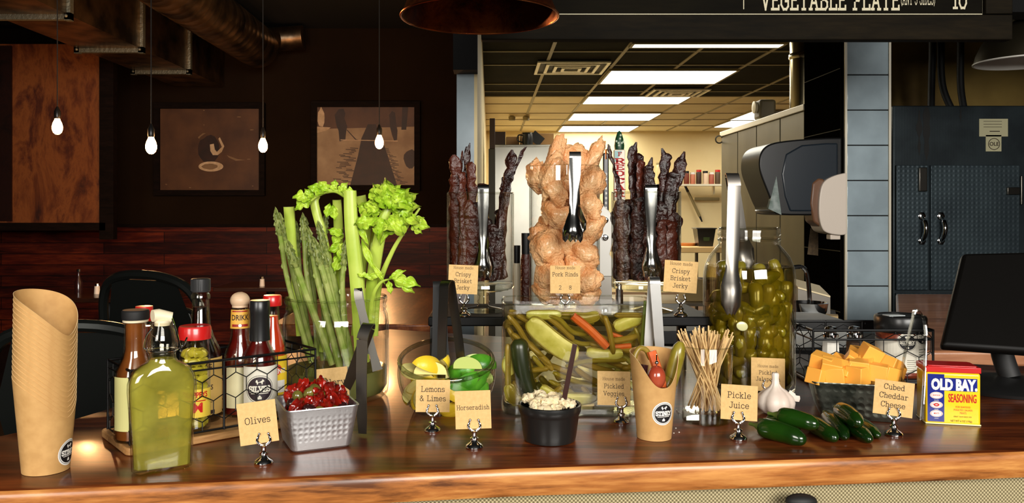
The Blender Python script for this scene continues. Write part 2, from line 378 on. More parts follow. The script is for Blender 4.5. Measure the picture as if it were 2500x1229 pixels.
# ---------------------------------------------------------------- lettering
_b=[(.3,3),(1.2,4),(2.2,4),(3,3),(3,1),(2.2,0),(1.2,0),(.3,1)]
_d=[(2.7,3),(1.8,4),(.8,4),(0,3),(0,1),(.8,0),(1.8,0),(2.7,1)]
_n=[[(.3,3),(1.2,4),(2.1,4),(2.7,3.2),(2.7,0)],[(2.1,0),(3.3,0)],[(-.3,0),(.9,0)]]
GL={
'a':(3.2,[[(.1,3.5),(.8,4),(2,4),(2.6,3.3),(2.6,0),(3.2,0)],[(2.6,2.3),(.9,2.3),(0,1.6),(0,.7),(.8,0),(1.8,0),(2.6,.7)]]),
'b':(3,[[(-.4,6),(.3,6),(.3,0)],_b]),'c':(2.9,[[(2.8,3.1),(2.1,4),(.9,4),(0,3),(0,1),(.9,0),(2.1,0),(2.9,.8)]]),
'd':(3.1,[[(2,6),(2.7,6),(2.7,0),(3.3,0)],_d]),'e':(3,[[(0,2.1),(3,2.1),(3,3),(2.2,4),(.9,4),(0,3),(0,1),(.9,0),(2.2,0),(2.9,.7)]]),
'g':(3.1,[[(3.3,4),(2.7,4),(2.7,-1),(2,-2),(.8,-2),(.1,-1.5)],_d]),'h':(3,[[(-.3,6),(.3,6),(.3,0)]]+_n),
'i':(1.8,[[(.1,4),(.9,4),(.9,0)],[(0,0),(1.8,0)],[(.9,5.3),(.9,5.9)]]),
'k':(3,[[(-.3,6),(.3,6),(.3,0)],[(-.3,0),(.9,0)],[(.3,1.6),(2.4,4)],[(1.8,4),(3,4)],[(1.2,2.6),(2.7,0)],[(2,0),(3.3,0)]]),
'l':(1.8,[[(0,6),(.9,6),(.9,0)],[(0,0),(1.8,0)]]),
'm':(4.4,[[(-.3,4),(.3,4),(.3,0)],[(-.3,0),(.8,0)],[(.3,3),(1,4),(1.7,4),(2.2,3.2),(2.2,0)],[(1.8,0),(2.7,0)],[(2.2,3),(2.9,4),(3.6,4),(4.1,3.2),(4.1,0)],[(3.6,0),(4.7,0)]]),
'n':(3,[[(-.3,4),(.3,4),(.3,0)]]+_n),'ñ':(3,[[(-.3,4),(.3,4),(.3,0)],[(.3,5.2),(1,5.8),(1.8,5.2),(2.5,5.8)]]+_n),
'o':(3,[[(0,3),(.9,4),(2.1,4),(3,3),(3,1),(2.1,0),(.9,0),(0,1),(0,3)]]),
'p':(3,[[(-.3,4),(.3,4),(.3,-2)],[(-.3,-2),(.9,-2)],_b]),
'r':(2.6,[[(-.2,4),(.6,4),(.6,0)],[(-.2,0),(1.5,0)],[(.6,2.8),(1.4,4),(2.3,4),(2.7,3.4)]]),
's':(2.7,[[(2.5,3.2),(1.9,4),(.8,4),(.1,3.4),(.1,2.7),(.7,2.2),(2,1.9),(2.7,1.4),(2.7,.6),(2,0),(.7,0),(0,.8)]]),
't':(2.6,[[(1,5.4),(1,.7),(1.6,0),(2.4,0),(2.8,.5)],[(0,4),(2.5,4)]]),
'u':(3,[[(-.3,4),(.3,4),(.3,.8),(1,0),(2,0),(2.7,.8)],[(2.1,4),(2.7,4),(2.7,0),(3.3,0)]]),
'v':(3,[[(.1,4),(1.5,0),(2.9,4)],[(-.4,4),(.7,4)],[(2.3,4),(3.4,4)]]),
'y':(3,[[(.1,4),(1.6,.2)],[(2.9,4),(1.2,-2),(.2,-2)],[(-.4,4),(.7,4)],[(2.3,4),(3.4,4)]]),
'O':(4,[[(0,4.5),(1.2,6),(2.8,6),(4,4.5),(4,1.5),(2.8,0),(1.2,0),(0,1.5),(0,4.5)]]),
'C':(3.8,[[(3.7,4.4),(2.6,6),(1.2,6),(0,4.5),(0,1.5),(1.2,0),(2.6,0),(3.8,1.4)],[(3.7,6),(3.7,4.4)]]),
'L':(3.3,[[(.5,6),(.5,0),(3.4,0),(3.4,1.2)],[(-.2,6),(1.3,6)],[(-.2,0),(.5,0)]]),
'H':(4,[[(.4,6),(.4,0)],[(3.6,6),(3.6,0)],[(.4,3),(3.6,3)],[(-.2,6),(1,6)],[(-.2,0),(1,0)],[(3,6),(4.2,6)],[(3,0),(4.2,0)]]),
'P':(3.5,[[(.5,0),(.5,6),(2.6,6),(3.5,5),(3.5,3.8),(2.6,2.8),(.5,2.8)],[(-.2,6),(.5,6)],[(-.2,0),(1.4,0)]]),
'B':(3.6,[[(.5,0),(.5,6),(2.5,6),(3.3,5.2),(3.3,4),(2.5,3.1),(.5,3.1)],[(2.5,3.1),(3.6,2.2),(3.6,.9),(2.7,0),(-.2,0)],[(-.2,6),(.5,6)]]),
'R':(3.8,[[(.5,0),(.5,6),(2.6,6),(3.4,5),(3.4,3.8),(2.6,2.9),(.5,2.9)],[(2,2.9),(3.5,0),(4,0)],[(-.2,6),(.5,6)],[(-.2,0),(1.3,0)]]),
'V':(4,[[(.2,6),(2,0),(3.8,6)],[(-.4,6),(.9,6)],[(3.1,6),(4.4,6)]]),
'J':(3.2,[[(2.6,6),(2.6,1),(1.8,0),(.8,0),(0,1)],[(1.4,6),(3.4,6)]]),
'&':(4,[[(3.6,2.6),(2.4,0.2),(1,0),(0,1),(0,2.2),(2.4,4.4),(2.4,5.4),(1.6,6),(.8,5.4),(.8,4.6),(3.8,0)]]),
'E':(3.4,[[(3.4,5),(3.4,6),(-.2,6)],[(.5,6),(.5,0)],[(-.2,0),(3.5,0),(3.5,1)],[(.5,3.1),(2.6,3.1)]]),
'G':(3.8,[[(3.6,4.6),(2.6,6),(1.2,6),(0,4.5),(0,1.5),(1.2,0),(2.8,0),(3.7,1),(3.7,2.6),(2.3,2.6)]]),
'T':(3.8,[[(0,5),(0,6),(3.8,6),(3.8,5)],[(1.9,6),(1.9,0)],[(1.1,0),(2.7,0)]]),
'A':(4,[[(.2,0),(2,6),(3.8,0)],[(.8,2),(3.2,2)],[(-.4,0),(.9,0)],[(3.1,0),(4.4,0)]]),
'N':(4,[[(.4,0),(.4,6),(3.6,0),(3.6,6)],[(-.2,6),(.4,6)],[(-.2,0),(1,0)],[(3,6),(4.2,6)]]),
'Y':(3.8,[[(.1,6),(1.9,3),(3.7,6)],[(1.9,3),(1.9,0)],[(1.1,0),(2.7,0)]]),
'S':(3.2,[[(3,4.8),(2.2,6),(.9,6),(0,5.2),(0,4),(.8,3.3),(2.4,2.8),(3.2,2),(3.2,.8),(2.3,0),(.9,0),(0,1.2)]]),
'I':(1.6,[[(.8,6),(.8,0)],[(0,6),(1.6,6)],[(0,0),(1.6,0)]]),
'D':(3.8,[[(.5,0),(.5,6),(2.4,6),(3.7,4.6),(3.7,1.4),(2.4,0),(-.2,0)],[(-.2,6),(.5,6)]]),
'K':(3.6,[[(.5,6),(.5,0)],[(.5,2.4),(3.4,6)],[(1.6,3.6),(3.6,0)],[(-.2,0),(1.2,0)],[(-.2,6),(1.2,6)]]),
'F':(3.3,[[(3.4,5),(3.4,6),(-.2,6)],[(.5,6),(.5,0)],[(-.2,0),(1.3,0)],[(.5,3.1),(2.6,3.1)]]),
'M':(4.6,[[(.4,0),(.4,6),(2.3,2),(4.2,6),(4.2,0)],[(-.2,6),(.4,6)],[(-.2,0),(1,0)],[(4.2,6),(4.8,6)],[(3.6,0),(4.8,0)]]),
'W':(5,[[(.2,6),(1.3,0),(2.5,5),(3.7,0),(4.8,6)]]),
'3':(3.2,[[(0,5),(.9,6),(2.3,6),(3.1,5.2),(3.1,4),(2.3,3.2),(1,3.2)],[(2.3,3.2),(3.2,2.3),(3.2,.9),(2.2,0),(.9,0),(0,1)]]),
'2':(3.2,[[(0,4.8),(.8,6),(2.3,6),(3.1,5),(3.1,4),(0,0),(3.2,0),(3.2,.8)]]),
'8':(3.2,[[(1.6,3.2),(.2,4),(.2,5.2),(1,6),(2.2,6),(3,5.2),(3,4),(1.6,3.2),(0,2.2),(0,.9),(.9,0),(2.3,0),(3.2,.9),(3.2,2.2),(1.6,3.2)]]),
'1':(1.8,[[(0,5),(.9,6),(.9,0)],[(0,0),(1.8,0)]]),'0':(3.4,[[(0,4.5),(.9,6),(2.5,6),(3.4,4.5),(3.4,1.5),(2.5,0),(.9,0),(0,1.5),(0,4.5)]]),
'(':(1.2,[[(1.2,6.6),(.2,5),(.2,1),(1.2,-.6)]]),')':(1.2,[[(0,6.6),(1,5),(1,1),(0,-.6)]]),'.':(.6,[[(.2,0),(.2,.6)]]),
',':(.6,[[(.3,.5),(0,-.8)]]),' ':(1.6,[]),
}
def letters(s,h,cx=0,cz=0,w=.75,depth=0,xs=1.,align='c',gap=1.3,layer=0,m=0,mb=None):
    """slab lettering on the x-z plane facing -y; h = capital height, w = stroke width in glyph units"""
    u=h/6; tot=sum((GL[c][0]+gap) for c in s)-gap
    x=-tot/2 if align=='c' else 0
    mb=mb or MB(); hw=w/2; si=0
    for c in s:
        for st in GL[c][1]:
            for (ax,az),(bx,bz) in zip(st,st[1:]):
                si+=1; lz=layer+h*.004*(si%5); dx,dz=bx-ax,bz-az; L=math.hypot(dx,dz) or 1; ex,ez=dx/L*hw,dz/L*hw; nx,nz=-ez,ex
                q=[(ax-ex+nx,az-ez+nz),(bx+ex+nx,bz+ez+nz),(bx+ex-nx,bz+ez-nz),(ax-ex-nx,az-ez-nz)]
                mb.add([V((cx+(x+px)*u*xs,-lz,cz+pz*u)) for px,pz in q],[(3,2,1,0)],m)
        x+=GL[c][0]+gap
    return mb
def btext(s,h,cx=0,cz=0,xs=1.,bold=0.,layer=0,m=0,mb=None,align='CENTER'):
    cu=bpy.data.curves.new('t','FONT'); cu.body=s; cu.size=1; cu.align_x=align; cu.offset=bold; cu.resolution_u=3
    o=bpy.data.objects.new('t',cu); COL.objects.link(o); bpy.context.view_layer.update()
    me=bpy.data.meshes.new_from_object(o.evaluated_get(bpy.context.evaluated_depsgraph_get()))
    mb=mb or MB()
    k=h/.7
    mb.add([V((cx+v.co.x*k*xs,-layer,cz+v.co.y*k)) for v in me.vertices],[tuple(p.vertices) for p in me.polygons],m)
    bpy.data.objects.remove(o); bpy.data.curves.remove(cu); bpy.data.meshes.remove(me); return mb
def disc(mb,r,cx=0,cz=0,layer=0,m=0,n=32,r0=0,sz=1.):
    rs=[r0]+[lerp(r0,r,(i+1)/4) for i in range(4)]
    vs=[V((cx+q*math.cos(2*PI*k/n),-layer,cz+q*sz*math.sin(2*PI*k/n))) for q in rs for k in range(n)]
    fs=[(i*n+k,i*n+(k+1)%n,(i+1)*n+(k+1)%n,(i+1)*n+k) for i in range(4) for k in range(n)]
    mb.add(vs,fs,m)
def rect(mb,x0,x1,z0,z1,layer=0,m=0,nx=1):
    for i in range(nx):
        a=lerp(x0,x1,i/nx); b=lerp(x0,x1,(i+1)/nx)
        mb.add([(a,-layer,z0),(b,-layer,z0),(b,-layer,z1),(a,-layer,z1)],[(0,1,2,3)],m)
PIG=[(-1,.25),(-.85,.55),(-.5,.6),(.6,.6),(.8,.75),(.9,.55),(1.15,.3),(1.1,.1),(.85,.1),(.75,-.05),(.7,-.6),(.5,-.6),(.42,-.15),(-.3,-.1),(-.45,-.6),(-.68,-.6),(-.72,-.15),(-.95,-.1)]
CASTLE=[(-.5,-.5),(.5,-.5),(.55,.1),(.3,.15),(.28,.4),(0,.6),(-.28,.4),(-.3,.15),(-.55,.1)]
def badge(mb,r,cx,cz,L=.0002,mb_w=0,mb_k=1,text='STINEY',ring=True):
    """round black badge: white disc, black ring line, black disc, pig silhouette, name band"""
    if ring:
        disc(mb,r,cx,cz,L,mb_w); disc(mb,r*.9,cx,cz,L*1.4,mb_k,r0=r*.87)
    disc(mb,r*.8,cx,cz,L*1.8,mb_k)
    def poly(p,s,x,z):
        mb.add([V((cx+x+a*s,-L*2.4,cz+z+b*s)) for a,b in p],[tuple(range(len(p)))],mb_w)
    poly(PIG,r*.25,0,r*.47); poly(CASTLE,r*.24,0,-r*.53)
    letters(text,r*.33,cx,cz-r*.15,1.5,xs=1.0,gap=1.0,layer=L*2.4,m=mb_w,mb=mb)
    rect(mb,cx-r*.55,cx+r*.55,cz-r*.3,cz-r*.25,L*2.4,mb_w,4)
def wrap(r):
    """bend a flat decal (x,-layer,z) round a vertical cylinder/cone of radius r or r(z)"""
    def f(v):
        R=r(v.z) if callable(r) else r
        a=v.x/R; R2=R-v.y
        return V((R2*math.sin(a),-R2*math.cos(a),v.z))
    return f
# ================================================================ THE SETTING
# serving counter: thick slab with an eased edge
front=[(-320,1213),(0,1200),(600,1175),(1250,1145),(1900,1124),(2500,1103),(2900,1090)]
back=[(2900,922),(2500,895),(1950,863),(1300,826),(950,803),(800,828),(640,880),(480,935),(300,985),(150,1030),(-320,1130)]
poly=[(G(a,b).x,G(a,b).y) for a,b in front]+[(G(a,b).x,G(a,b).y) for a,b in back]
cm=MB()
n=len(poly)
def inset(poly,d):
    out=[]
    for i in range(len(poly)):
        p=V((*poly[i-1],0));q=V((*poly[i],0));r=V((*poly[(i+1)%len(poly)],0))
        a=(q-p).normalized();b=(r-q).normalized(); na=V((-a.y,a.x,0));nb=V((-b.y,b.x,0)); m_=(na+nb)
        m_=m_/max(.3,m_.length_squared)*2
        out.append((q.x+m_.x*d,q.y+m_.y*d))
    return out
TH=.040
lay=[(.010,0,0),(.004,-.0015,0),(.0006,-.006,1),(0,-.012,1),(0,-TH+.008,1),(.003,-TH+.002,1),(.008,-TH,1)]
vs=[];rg=[]
for d,z,_ in lay:
    rg.append(len(vs)); vs+=[(x,y,z) for x,y in inset(poly,d)]
cm.add(vs,[tuple(range(n))],0)
for i in range(len(lay)-1):
    for k in range(n):
        k2=(k+1)%n; cm.f.append((rg[i+1]+k,rg[i+1]+k2,rg[i]+k2,rg[i]+k)); cm.m.append(lay[i+1][2])
cm.f.append(tuple(range(rg[-1],rg[-1]+n))[::-1]); cm.m.append(1)
o=cm.build('serving_counter',[K['counter'],K['counter_edge']],smooth=40)
tag(o,'thick dark brown wooden counter slab with a lighter front edge','counter')
# woven front of the counter below the slab
a=V((*poly[0],0));b=V((*poly[6],0))
d=(b-a).normalized(); nn=V((-d.y,d.x,0))
cb=MB(); L=(b-a).length
c=(a+b)/2+nn*.06
ang=math.atan2(d.y,d.x)
cb.box((0,0,0),(L,.04,.98))
o=cb.build('counter_front',K['weave'],loc=(c.x,c.y,-TH-.49-.0005),rot=(0,0,ang),smooth=0)
tag(o,'beige woven front panel under the wooden counter','panel')
kn=MB(); kn.ball((0,0,0),(.022,.012,.010)); p=P(1965,1222,1.11)
kp=P(1958,1226,1.12)
o=kn.build('coat_hook',K['blackmat'],loc=(kp.x,kp.y+.003,kp.z)); tag(o,'small dark hook on the woven counter front','hook')

# ---- floors, ceilings, walls
def slab(name,x0,x1,y0,y1,z0,z1,mat,label=None):
    m=MB(); m.box(((x0+x1)/2,(y0+y1)/2,(z0+z1)/2),(x1-x0,y1-y0,z1-z0)); return struct(m.build(name,mat,smooth=0),label)
FZ=-1.06
slab('floor',-6.5,5.5,-4.5,8.7,FZ-.1,FZ,K['dfloor'],'dark dining room floor')
slab('floor',-.16,5.5,8.7,14.1,FZ-.1,FZ,K['kfloor'],'kitchen floor')
slab('ceiling',-6.5,-.16,-4.5,8.7,2.25,2.35,K['blackceil'],'black dining room ceiling')
slab('ceiling',-.16,5.5,-4.5,3.9,2.25,2.35,K['blackceil'],'black ceiling over the counter')
KZ=1.693
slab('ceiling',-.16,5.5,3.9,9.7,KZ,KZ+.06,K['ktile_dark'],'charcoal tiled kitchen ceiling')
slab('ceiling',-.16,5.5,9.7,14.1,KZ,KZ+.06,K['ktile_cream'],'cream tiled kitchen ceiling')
slab('wall_back',-6.5,-.16,8.6,8.75,.19,2.3,K['darkwall'],'dark olive dining room wall')
slab('wall_back',-6.5,-.16,8.55,8.75,FZ,.19,K['wainscot'],'red brown plank lower wall')
slab('trim_1',-6.5,-.16,8.53,8.55,.165,.195,K['picframe'],'dark cap rail of the plank wall')
slab('wall_left',-6.6,-6.5,-4.5,8.7,FZ,2.3,K['darkwall'])
slab('wall_right',5.5,5.6,-4.5,14.1,FZ,2.3,K['darkwall'])
slab('wall_kitchen',-.1,5.5,14.0,14.12,FZ,KZ,K['kwall'],'cream back wall of the kitchen')
# partition between dining room and kitchen, cream on the kitchen side
slab('wall_partition',-.158,-.075,3.9,14,FZ,KZ+.6,K['coltile'],'blue grey end of the partition wall')
slab('wall_partition',-.075,-.06,3.9,14,FZ,KZ,K['kwall'],'cream kitchen side of the partition wall')
slab('wall_header',-.075,5.5,3.75,3.9,1.25,2.3,K['blackceil'],'dark bulkhead over the kitchen opening')
slab('trim_2',-.17,-.058,3.78,3.9,.99,2.25,K['blackceil'],'dark beam end above the partition')
# ceiling grid
gm=MB()
for x in (.0-.28, .64-.61*0-.28+.0,):
    pass
def gx(px,Y): return (px-CX)/F*Y
gxs=[gx(1465,8.49), gx(1797,7.92)]
x0=gxs[0]; w=gxs[1]-gxs[0]
xs_=[x0-w/2*0-w, x0-w*.5, x0, x0+w*.5, x0+w, x0+w*1.5, x0+2*w,x0+2.5*w,x0+3*w]
for x in xs_:
    if x>-.05: gm.box((x,8.9,KZ-.004),(.03,10,.008))
for y in [4.6,5.3,6.0,6.95,7.6,8.75,9.3,9.72,10.4,11.4,12.2,13.1]:
    gm.box((2.7,y,KZ-.004),(5.6,.028,.0078))
struct(gm.build('trim_3',K['kgrid'],smooth=0),'thin ceiling grid rails')
# ceiling lights
def clight(x0,x1,y0,y1,label,grp=None):
    t=thing('ceiling_light',label,'light',((x0+x1)/2,(y0+y1)/2,KZ),0,'fluorescent panels in the kitchen ceiling')
    fr=MB(); W=x1-x0; D=y1-y0
    for s in(-1,1):
        fr.box((s*(W/2+.012),0,-.012),(.024,D+.048,.022)); fr.box((0,s*(D/2+.012),-.012),(W,.024,.022))
    fr.build('frame',K['kgrid'],t,smooth=0)
    df=MB(); df.box((0,0,-.011),(W,D,.018)); df.build('diffuser',K['panel'],t,smooth=0)
lx0=x0;lx1=x0+w
for (y0p,y1p),lb in zip([(102,110),(168,200),(232,250),(274,291),(305,319)],
    ['long lit ceiling panel just under the menu board','largest lit ceiling panel, second from the menu board','lit ceiling panel between the two ceiling vents and the cream ceiling','lit ceiling panel on the cream ceiling, second from the back wall','lit ceiling panel nearest the back wall']):
    ya=(KZ-H)*F/(CY-y0p); yb=(KZ-H)*F/(CY-y1p)
    clight(lx0+.02,lx1-.02,ya,yb,lb)
for (xa,xb,ya,yb),lb in zip([(1840,1915,268,290),(1785,1900,292,308)],['lit ceiling panel beside the round steel duct','lit ceiling panel behind the steel cabinet tops']):
    Y=(KZ-H)*F/(CY-ya); Y2=(KZ-H)*F/(CY-yb)
    clight(gx(xa,Y),gx(xb+60,Y),Y,Y2,lb)
def vent(xa,xb,ya,yb,label):
    Y=(KZ-H)*F/(CY-ya); Y2=(KZ-H)*F/(CY-yb)
    W=gx(xb,(Y+Y2)/2)-gx(xa,(Y+Y2)/2); D=Y2-Y
    t=thing('ceiling_vent',label,'vent',((gx(xa,(Y+Y2)/2)+gx(xb,(Y+Y2)/2))/2,(Y+Y2)/2,KZ))
    m=MB(); m.box((0,0,-.006),(W,D,.01)); m.build('backing',K['blackmat'],t,smooth=0)
    for i,s in enumerate([1,.74,.5,.28]):
        m=MB(); a,b=W*s/2,D*s/2; q=.028
        for sg in(-1,1):
            m.box((sg*(a-q/2),0,-.02-.004*i),(q,2*b,.014)); m.box((0,sg*(b-q/2),-.02-.004*i),(2*a-2*q,q,.014))
        m.build('louvre',K['trim'],t,smooth=0)
vent(1308,1480,146,176,'square louvred ceiling vent with bright edges')
vent(1585,1720,214,232,'flat ceiling vent between the lit panels')
# emergency light on back part of the ceiling
t=thing('emergency_light','small twin headed lamp fixed high on the cream ceiling','light',P(1267,281,11.6))
m=MB(); m.box((0,0,-.01),(.3,.1,.05)); m.build('housing',K['cream'],t,bevel=.01)
for s in(-1,1):
    m=MB(); m.lathe([(0,-.035),(.045,-.03),(.05,.02),(.03,.035),(0,.035)],16,(s*.1,-.03,-.05)); m.build('lamp_head',K['kgrid'],t)
# ---- ducts
t=thing('rectangular_duct','brown rectangular metal duct with bolted flanges under the ceiling','duct',(-3.03,6.4,1.63))
Wd=.5
m=MB(); m.box((0,-.5,.22),(Wd,5.3,.44)); m.build('duct_body',K['duct'],t,smooth=0)
for Y in (5.4,6.53,7.56):
    m=MB(); y=Y-6.4
    for s in(-1,1): m.box((s*(Wd/2+.005),y,.21),(.04,.045,.5))
    m.box((0,y,-.012),(Wd+.05,.045,.045)); m.box((0,y,.45),(Wd,.045,.04))
    for s in (-1,1): m.ball((s*Wd/2,y-.03,-.012),.012)
    m.build('flange',K['ductflange'],t,smooth=30)
for hy in (-.5,1.55):
    m=MB(); m.box((0,hy,.53),(.03,.03,.18)); m.build('hanger_strap',K['ductflange'],t,smooth=0)
t=thing('round_duct','round spiral metal duct with a bend, beside the rectangular duct','duct',(-2.31,5.9,1.968))
m=MB(); R=.21
pr=[]
y=-2.6
while y<2.25:
    pr+= [(R,y),(R+.0025,y+.01),(R,y+.02)]; y+=.12
m.lathe([(0,-2.6)]+pr+[(R,2.25),(0,2.25)],48)
m.xf(lambda v:V((v.x,v.z,v.y)))
m.build('duct_body',K['duct'],t)
m=MB(); m.tube(bez([(.05,2.2,.05),(.14,2.38,.10),(.3,2.42,.12),(.42,2.42,.13)],8),.12,28); m.build('duct_elbow',K['duct'],t)
# ---- rusted panel, left
t=thing('rusted_wall_panel','large rusted copper wall panel with a black frame','panel',(-4.6,7.6,.22))
m=MB(); m.box((0,0,.83),(2.0,.03,1.66)); m.build('sheet',K['rust'],t,smooth=0)
m=MB(); m.box((.10,-.02,.83),(.16,.03,1.62)); 
m.xf(lambda v:v); m.build('dark_batten',rustmat('dark_rust',[srgb(22,8,4),srgb(44,18,8),srgb(30,12,6)],5),t,smooth=0)
m=MB(); m.box((1.06,0,.8),(.13,.08,1.9)); m.box((0,0,-.03),(2.1,.08,.07)); m.build('frame',K['picframe'],t,smooth=0)
# ---- framed pictures
def picture(pxa,pya,pxb,pyb,label,art,mats):
    Y=8.58; a=P(pxa,pya,Y); b=P(pxb,pyb,Y); W=b.x-a.x; Hh=a.z-b.z
    t=thing('framed_picture',label,'picture',((a.x+b.x)/2,Y-.03,b.z))
    fw=.055*1.05
    m=MB()
    for s in(-1,1): m.box((s*(W/2-fw/2),0,Hh/2),(fw,.05,Hh))
    m.box((0,0,fw/2),(W-2*fw,.05,fw)); m.box((0,0,Hh-fw/2),(W-2*fw,.05,fw)); m.build('frame',K['picframe'],t,smooth=0)
    m=MB(); m.box((0,.012,Hh/2),(W-2*fw,.012,Hh-2*fw)); art(m,W-2*fw,Hh-2*fw,Hh/2); m.build('print',mats,t,smooth=0)
def polyart(m,pts,W,Hh,cz,mi,L):
    m.add([V(((x-.5)*W,.006-L,cz+(.5-y)*Hh)) for x,y in pts],[tuple(range(len(pts)))],mi)
def ell(cx,cy,rx,ry,n=20,j=0): return [(cx+rx*math.cos(2*PI*k/n)*(1+j*random.uniform(-1,1)),cy+ry*math.sin(2*PI*k/n)*(1+j*random.uniform(-1,1))) for k in range(n)]
def sepia(name,a,b,sc): return pbr(name,a,.5,var=(sc,b),bumpn=(3,.02,.01))
SP=[sepia('sepia_brown_print',srgb(104,66,34),srgb(78,46,22),4),sepia('sepia_pale',srgb(232,200,158),srgb(196,160,116),12),sepia('sepia_dark',srgb(40,20,8),srgb(58,30,14),9),
    sepia('sepia_mid',srgb(150,116,78),srgb(126,92,58),5),sepia('sepia_path',srgb(186,156,116),srgb(156,124,86),5)]
def art1(m,W,Hh,cz):
    random.seed(3)
    polyart(m,ell(.49,.62-.12,.11,.17,18,.1),W,Hh,cz,2,.001)
    polyart(m,ell(.51,.71,.125,.062,24),W,Hh,cz,1,.002); polyart(m,ell(.50,.71,.08,.035,20,.1),W,Hh,cz,3,.003)
    polyart(m,[(.5,.44),(.54,.43),(.55,.5),(.57,.53),(.62,.47),(.585,.37),(.6,.35),(.645,.46),(.62,.53),(.58,.57),(.53,.57),(.505,.52)],W,Hh,cz,1,.003)
    polyart(m,[(.38,.35),(.43,.3),(.46,.3),(.41,.34),(.39,.37)],W,Hh,cz,3,.003)
    polyart(m,[(.67,.57),(.78,.62),(.86,.63),(.76,.64),(.69,.6)],W,Hh,cz,3,.002)
    for x,y,s in [(.44,.02,.01),(.79,.1,.022),(.44,.2,.008),(.92,.26,.02),(.89,.62,.02),(.06,.93,.01),(.3,.97,.012),(.93,.95,.012)]:
        polyart(m,ell(x,y,s,.006,8,.3),W,Hh,cz,3,.002)
def art2(m,W,Hh,cz):
    random.seed(5)
    polyart(m,[(0,.28),(1,.25),(1,1),(0,1)],W,Hh,cz,4,.0008)
    polyart(m,[(.34,1),(.42,.62),(.455,.4),(.52,.22),(.60,.22),(.66,.4),(.72,.6),(.82,1)],W,Hh,cz,2,.0016)
    polyart(m,[(.18,.1),(.22,.03),(.27,.02),(.29,.08),(.28,.14),(.31,.25),(.3,.3),(.29,.42),(.23,.44),(.22,.3),(.2,.24),(.19,.18)],W,Hh,cz,2,.002)
    polyart(m,[(.3,.29),(.31,.29),(.4,.41),(.43,.42),(.4,.43)],W,Hh,cz,2,.002)
    polyart(m,[(.74,.1),(.77,.05),(.8,.07),(.81,.2),(.825,.3),(.82,.42),(.79,.43),(.77,.36),(.75,.26)],W,Hh,cz,2,.002)
    polyart(m,[(.875,0),(.935,0),(.915,.29),(.865,.29)],W,Hh,cz,2,.002)
    polyart(m,[(.24,.415),(.83,.43),(.83,.44),(.24,.425)],W,Hh,cz,1,.0024)
    polyart(m,[(0,.25),(.14,.26),(.1,.3),(0,.33)],W,Hh,cz,1,.002)
    polyart(m,ell(.04,.13,.035,.12,12,.2),W,Hh,cz,1,.002)
    polyart(m,ell(.96,.66,.07,.12,14,.1),W,Hh,cz,2,.002)
    for i in range(26):
        y=.52+.018*i; x=.3-.004*i+random.uniform(-.06,.06); l=random.uniform(.05,.12)
        polyart(m,[(x,y),(x+l,y+.004),(x+l,y+.014),(x,y+.008)],W,Hh,cz,2,.0022)
        x=.68+.006*i+random.uniform(-.02,.03)
        polyart(m,[(x,y),(x+l*.7,y+.008),(x+l*.7,y+.014),(x,y+.01)],W,Hh,cz,2,.0022)
picture(380,253,649,478,'framed sepia photograph with a pale oval plate, left of the pair',art1,SP)
picture(762,249,1026,466,'framed sepia photograph of two standing figures and a path',art2,SP)
# ---- hanging filament bulbs
for px,py,Y,lb in [(140,306,5.05,'bare glowing bulb hanging in front of the rusted panel'),(369,352,4.7,'bare glowing bulb at the left edge of the plate picture'),(642,352,5.6,'bare glowing bulb at the right edge of the plate picture'),(926,344,5.8,'bare glowing bulb in front of the path picture')]:
    p=P(px,py,Y)
    t=thing('hanging_bulb',lb,'light bulb',(p.x,p.y,p.z),0,'filament bulbs on black cords')
    m=MB(); m.lathe([(0,-.058),(.012,-.056),(.024,-.044),(.0305,-.026),(.031,-.008),(.026,.012),(.017,.032),(.013,.046),(0,.048)],20); m.build('bulb',K['bulb'],t)
    m=MB(); m.lathe([(0,.04),(.017,.04),(.019,.05),(.019,.085),(.012,.1),(.006,.115),(0,.115)],16); m.build('socket',K['black'],t)
    m=MB(); m.tube([(0,0,.11),(0,.0,1),(0,0,2.25-p.z)],.0035,6); m.build('cord',K['blackmat'],t)
    l=bpy.data.lights.new('bulb_light','POINT'); l.energy=BULBW; l.color=(1,.5,.2); l.shadow_soft_size=.03
    o=bpy.data.objects.new('bulb_light',l); COL.objects.link(o); o.location=(p.x,p.y-.001,p.z-.09)
# ---- tables and chairs in the dining room
def metal_chair(loc,rz,label,zs=1.,sh=0.):
    t=thing('bar_stool' if sh else 'cafe_chair',label,'chair',(loc[0],loc[1],FZ),rz,'black metal seats of the dining room'); Z=lambda z:z+sh*min(1,z/.44)
    mt=K['chairblack']
    m=MB(); m.box((0,0,Z(.45)),(.40,.38,.02)); m.build('seat',mt,t,bevel=.01)
    for sx,sy in((-1,-1),(1,-1),(-1,1),(1,1)):
        m=MB(); m.tube([(sx*.17,sy*.16,Z(.44)),(sx*.21,sy*.2,0)],[.016,.011],8); m.build('leg',mt,t)
    m=MB(); m.tube(bez([(-.19,.18,Z(.44)),(-.2,.22,Z(.66)),(-.17,.25,Z(.80)),(-.08,.27,Z(.85)),(.08,.27,Z(.85)),(.17,.25,Z(.80)),(.2,.22,Z(.66)),(.19,.18,Z(.44))],6),.014,8); m.build('back_frame',mt,t)
    m=MB(); m.strap([(0,.18,Z(.5)),(0,.235,Z(.68)),(0,.268,Z(.84))],[.30,.34,.24],(1,0,0),.004); m.build('back_splat',mt,t)
    return t
K['chairblack']=pbr('black_chair_metal',(.016,.018,.016,1),.28,.6)
metal_chair((-1.48,1.72),PI+.5,'black metal bar stool at far left behind the paper cup stack',sh=.32)
metal_chair((-.92,2.02),PI+.1,'black metal bar stool between the paper cup stack and the condiment rack',sh=.30)
metal_chair((-.90,2.62),PI-.4,'black metal bar stool behind the tall dark sauce bottle',sh=.36)
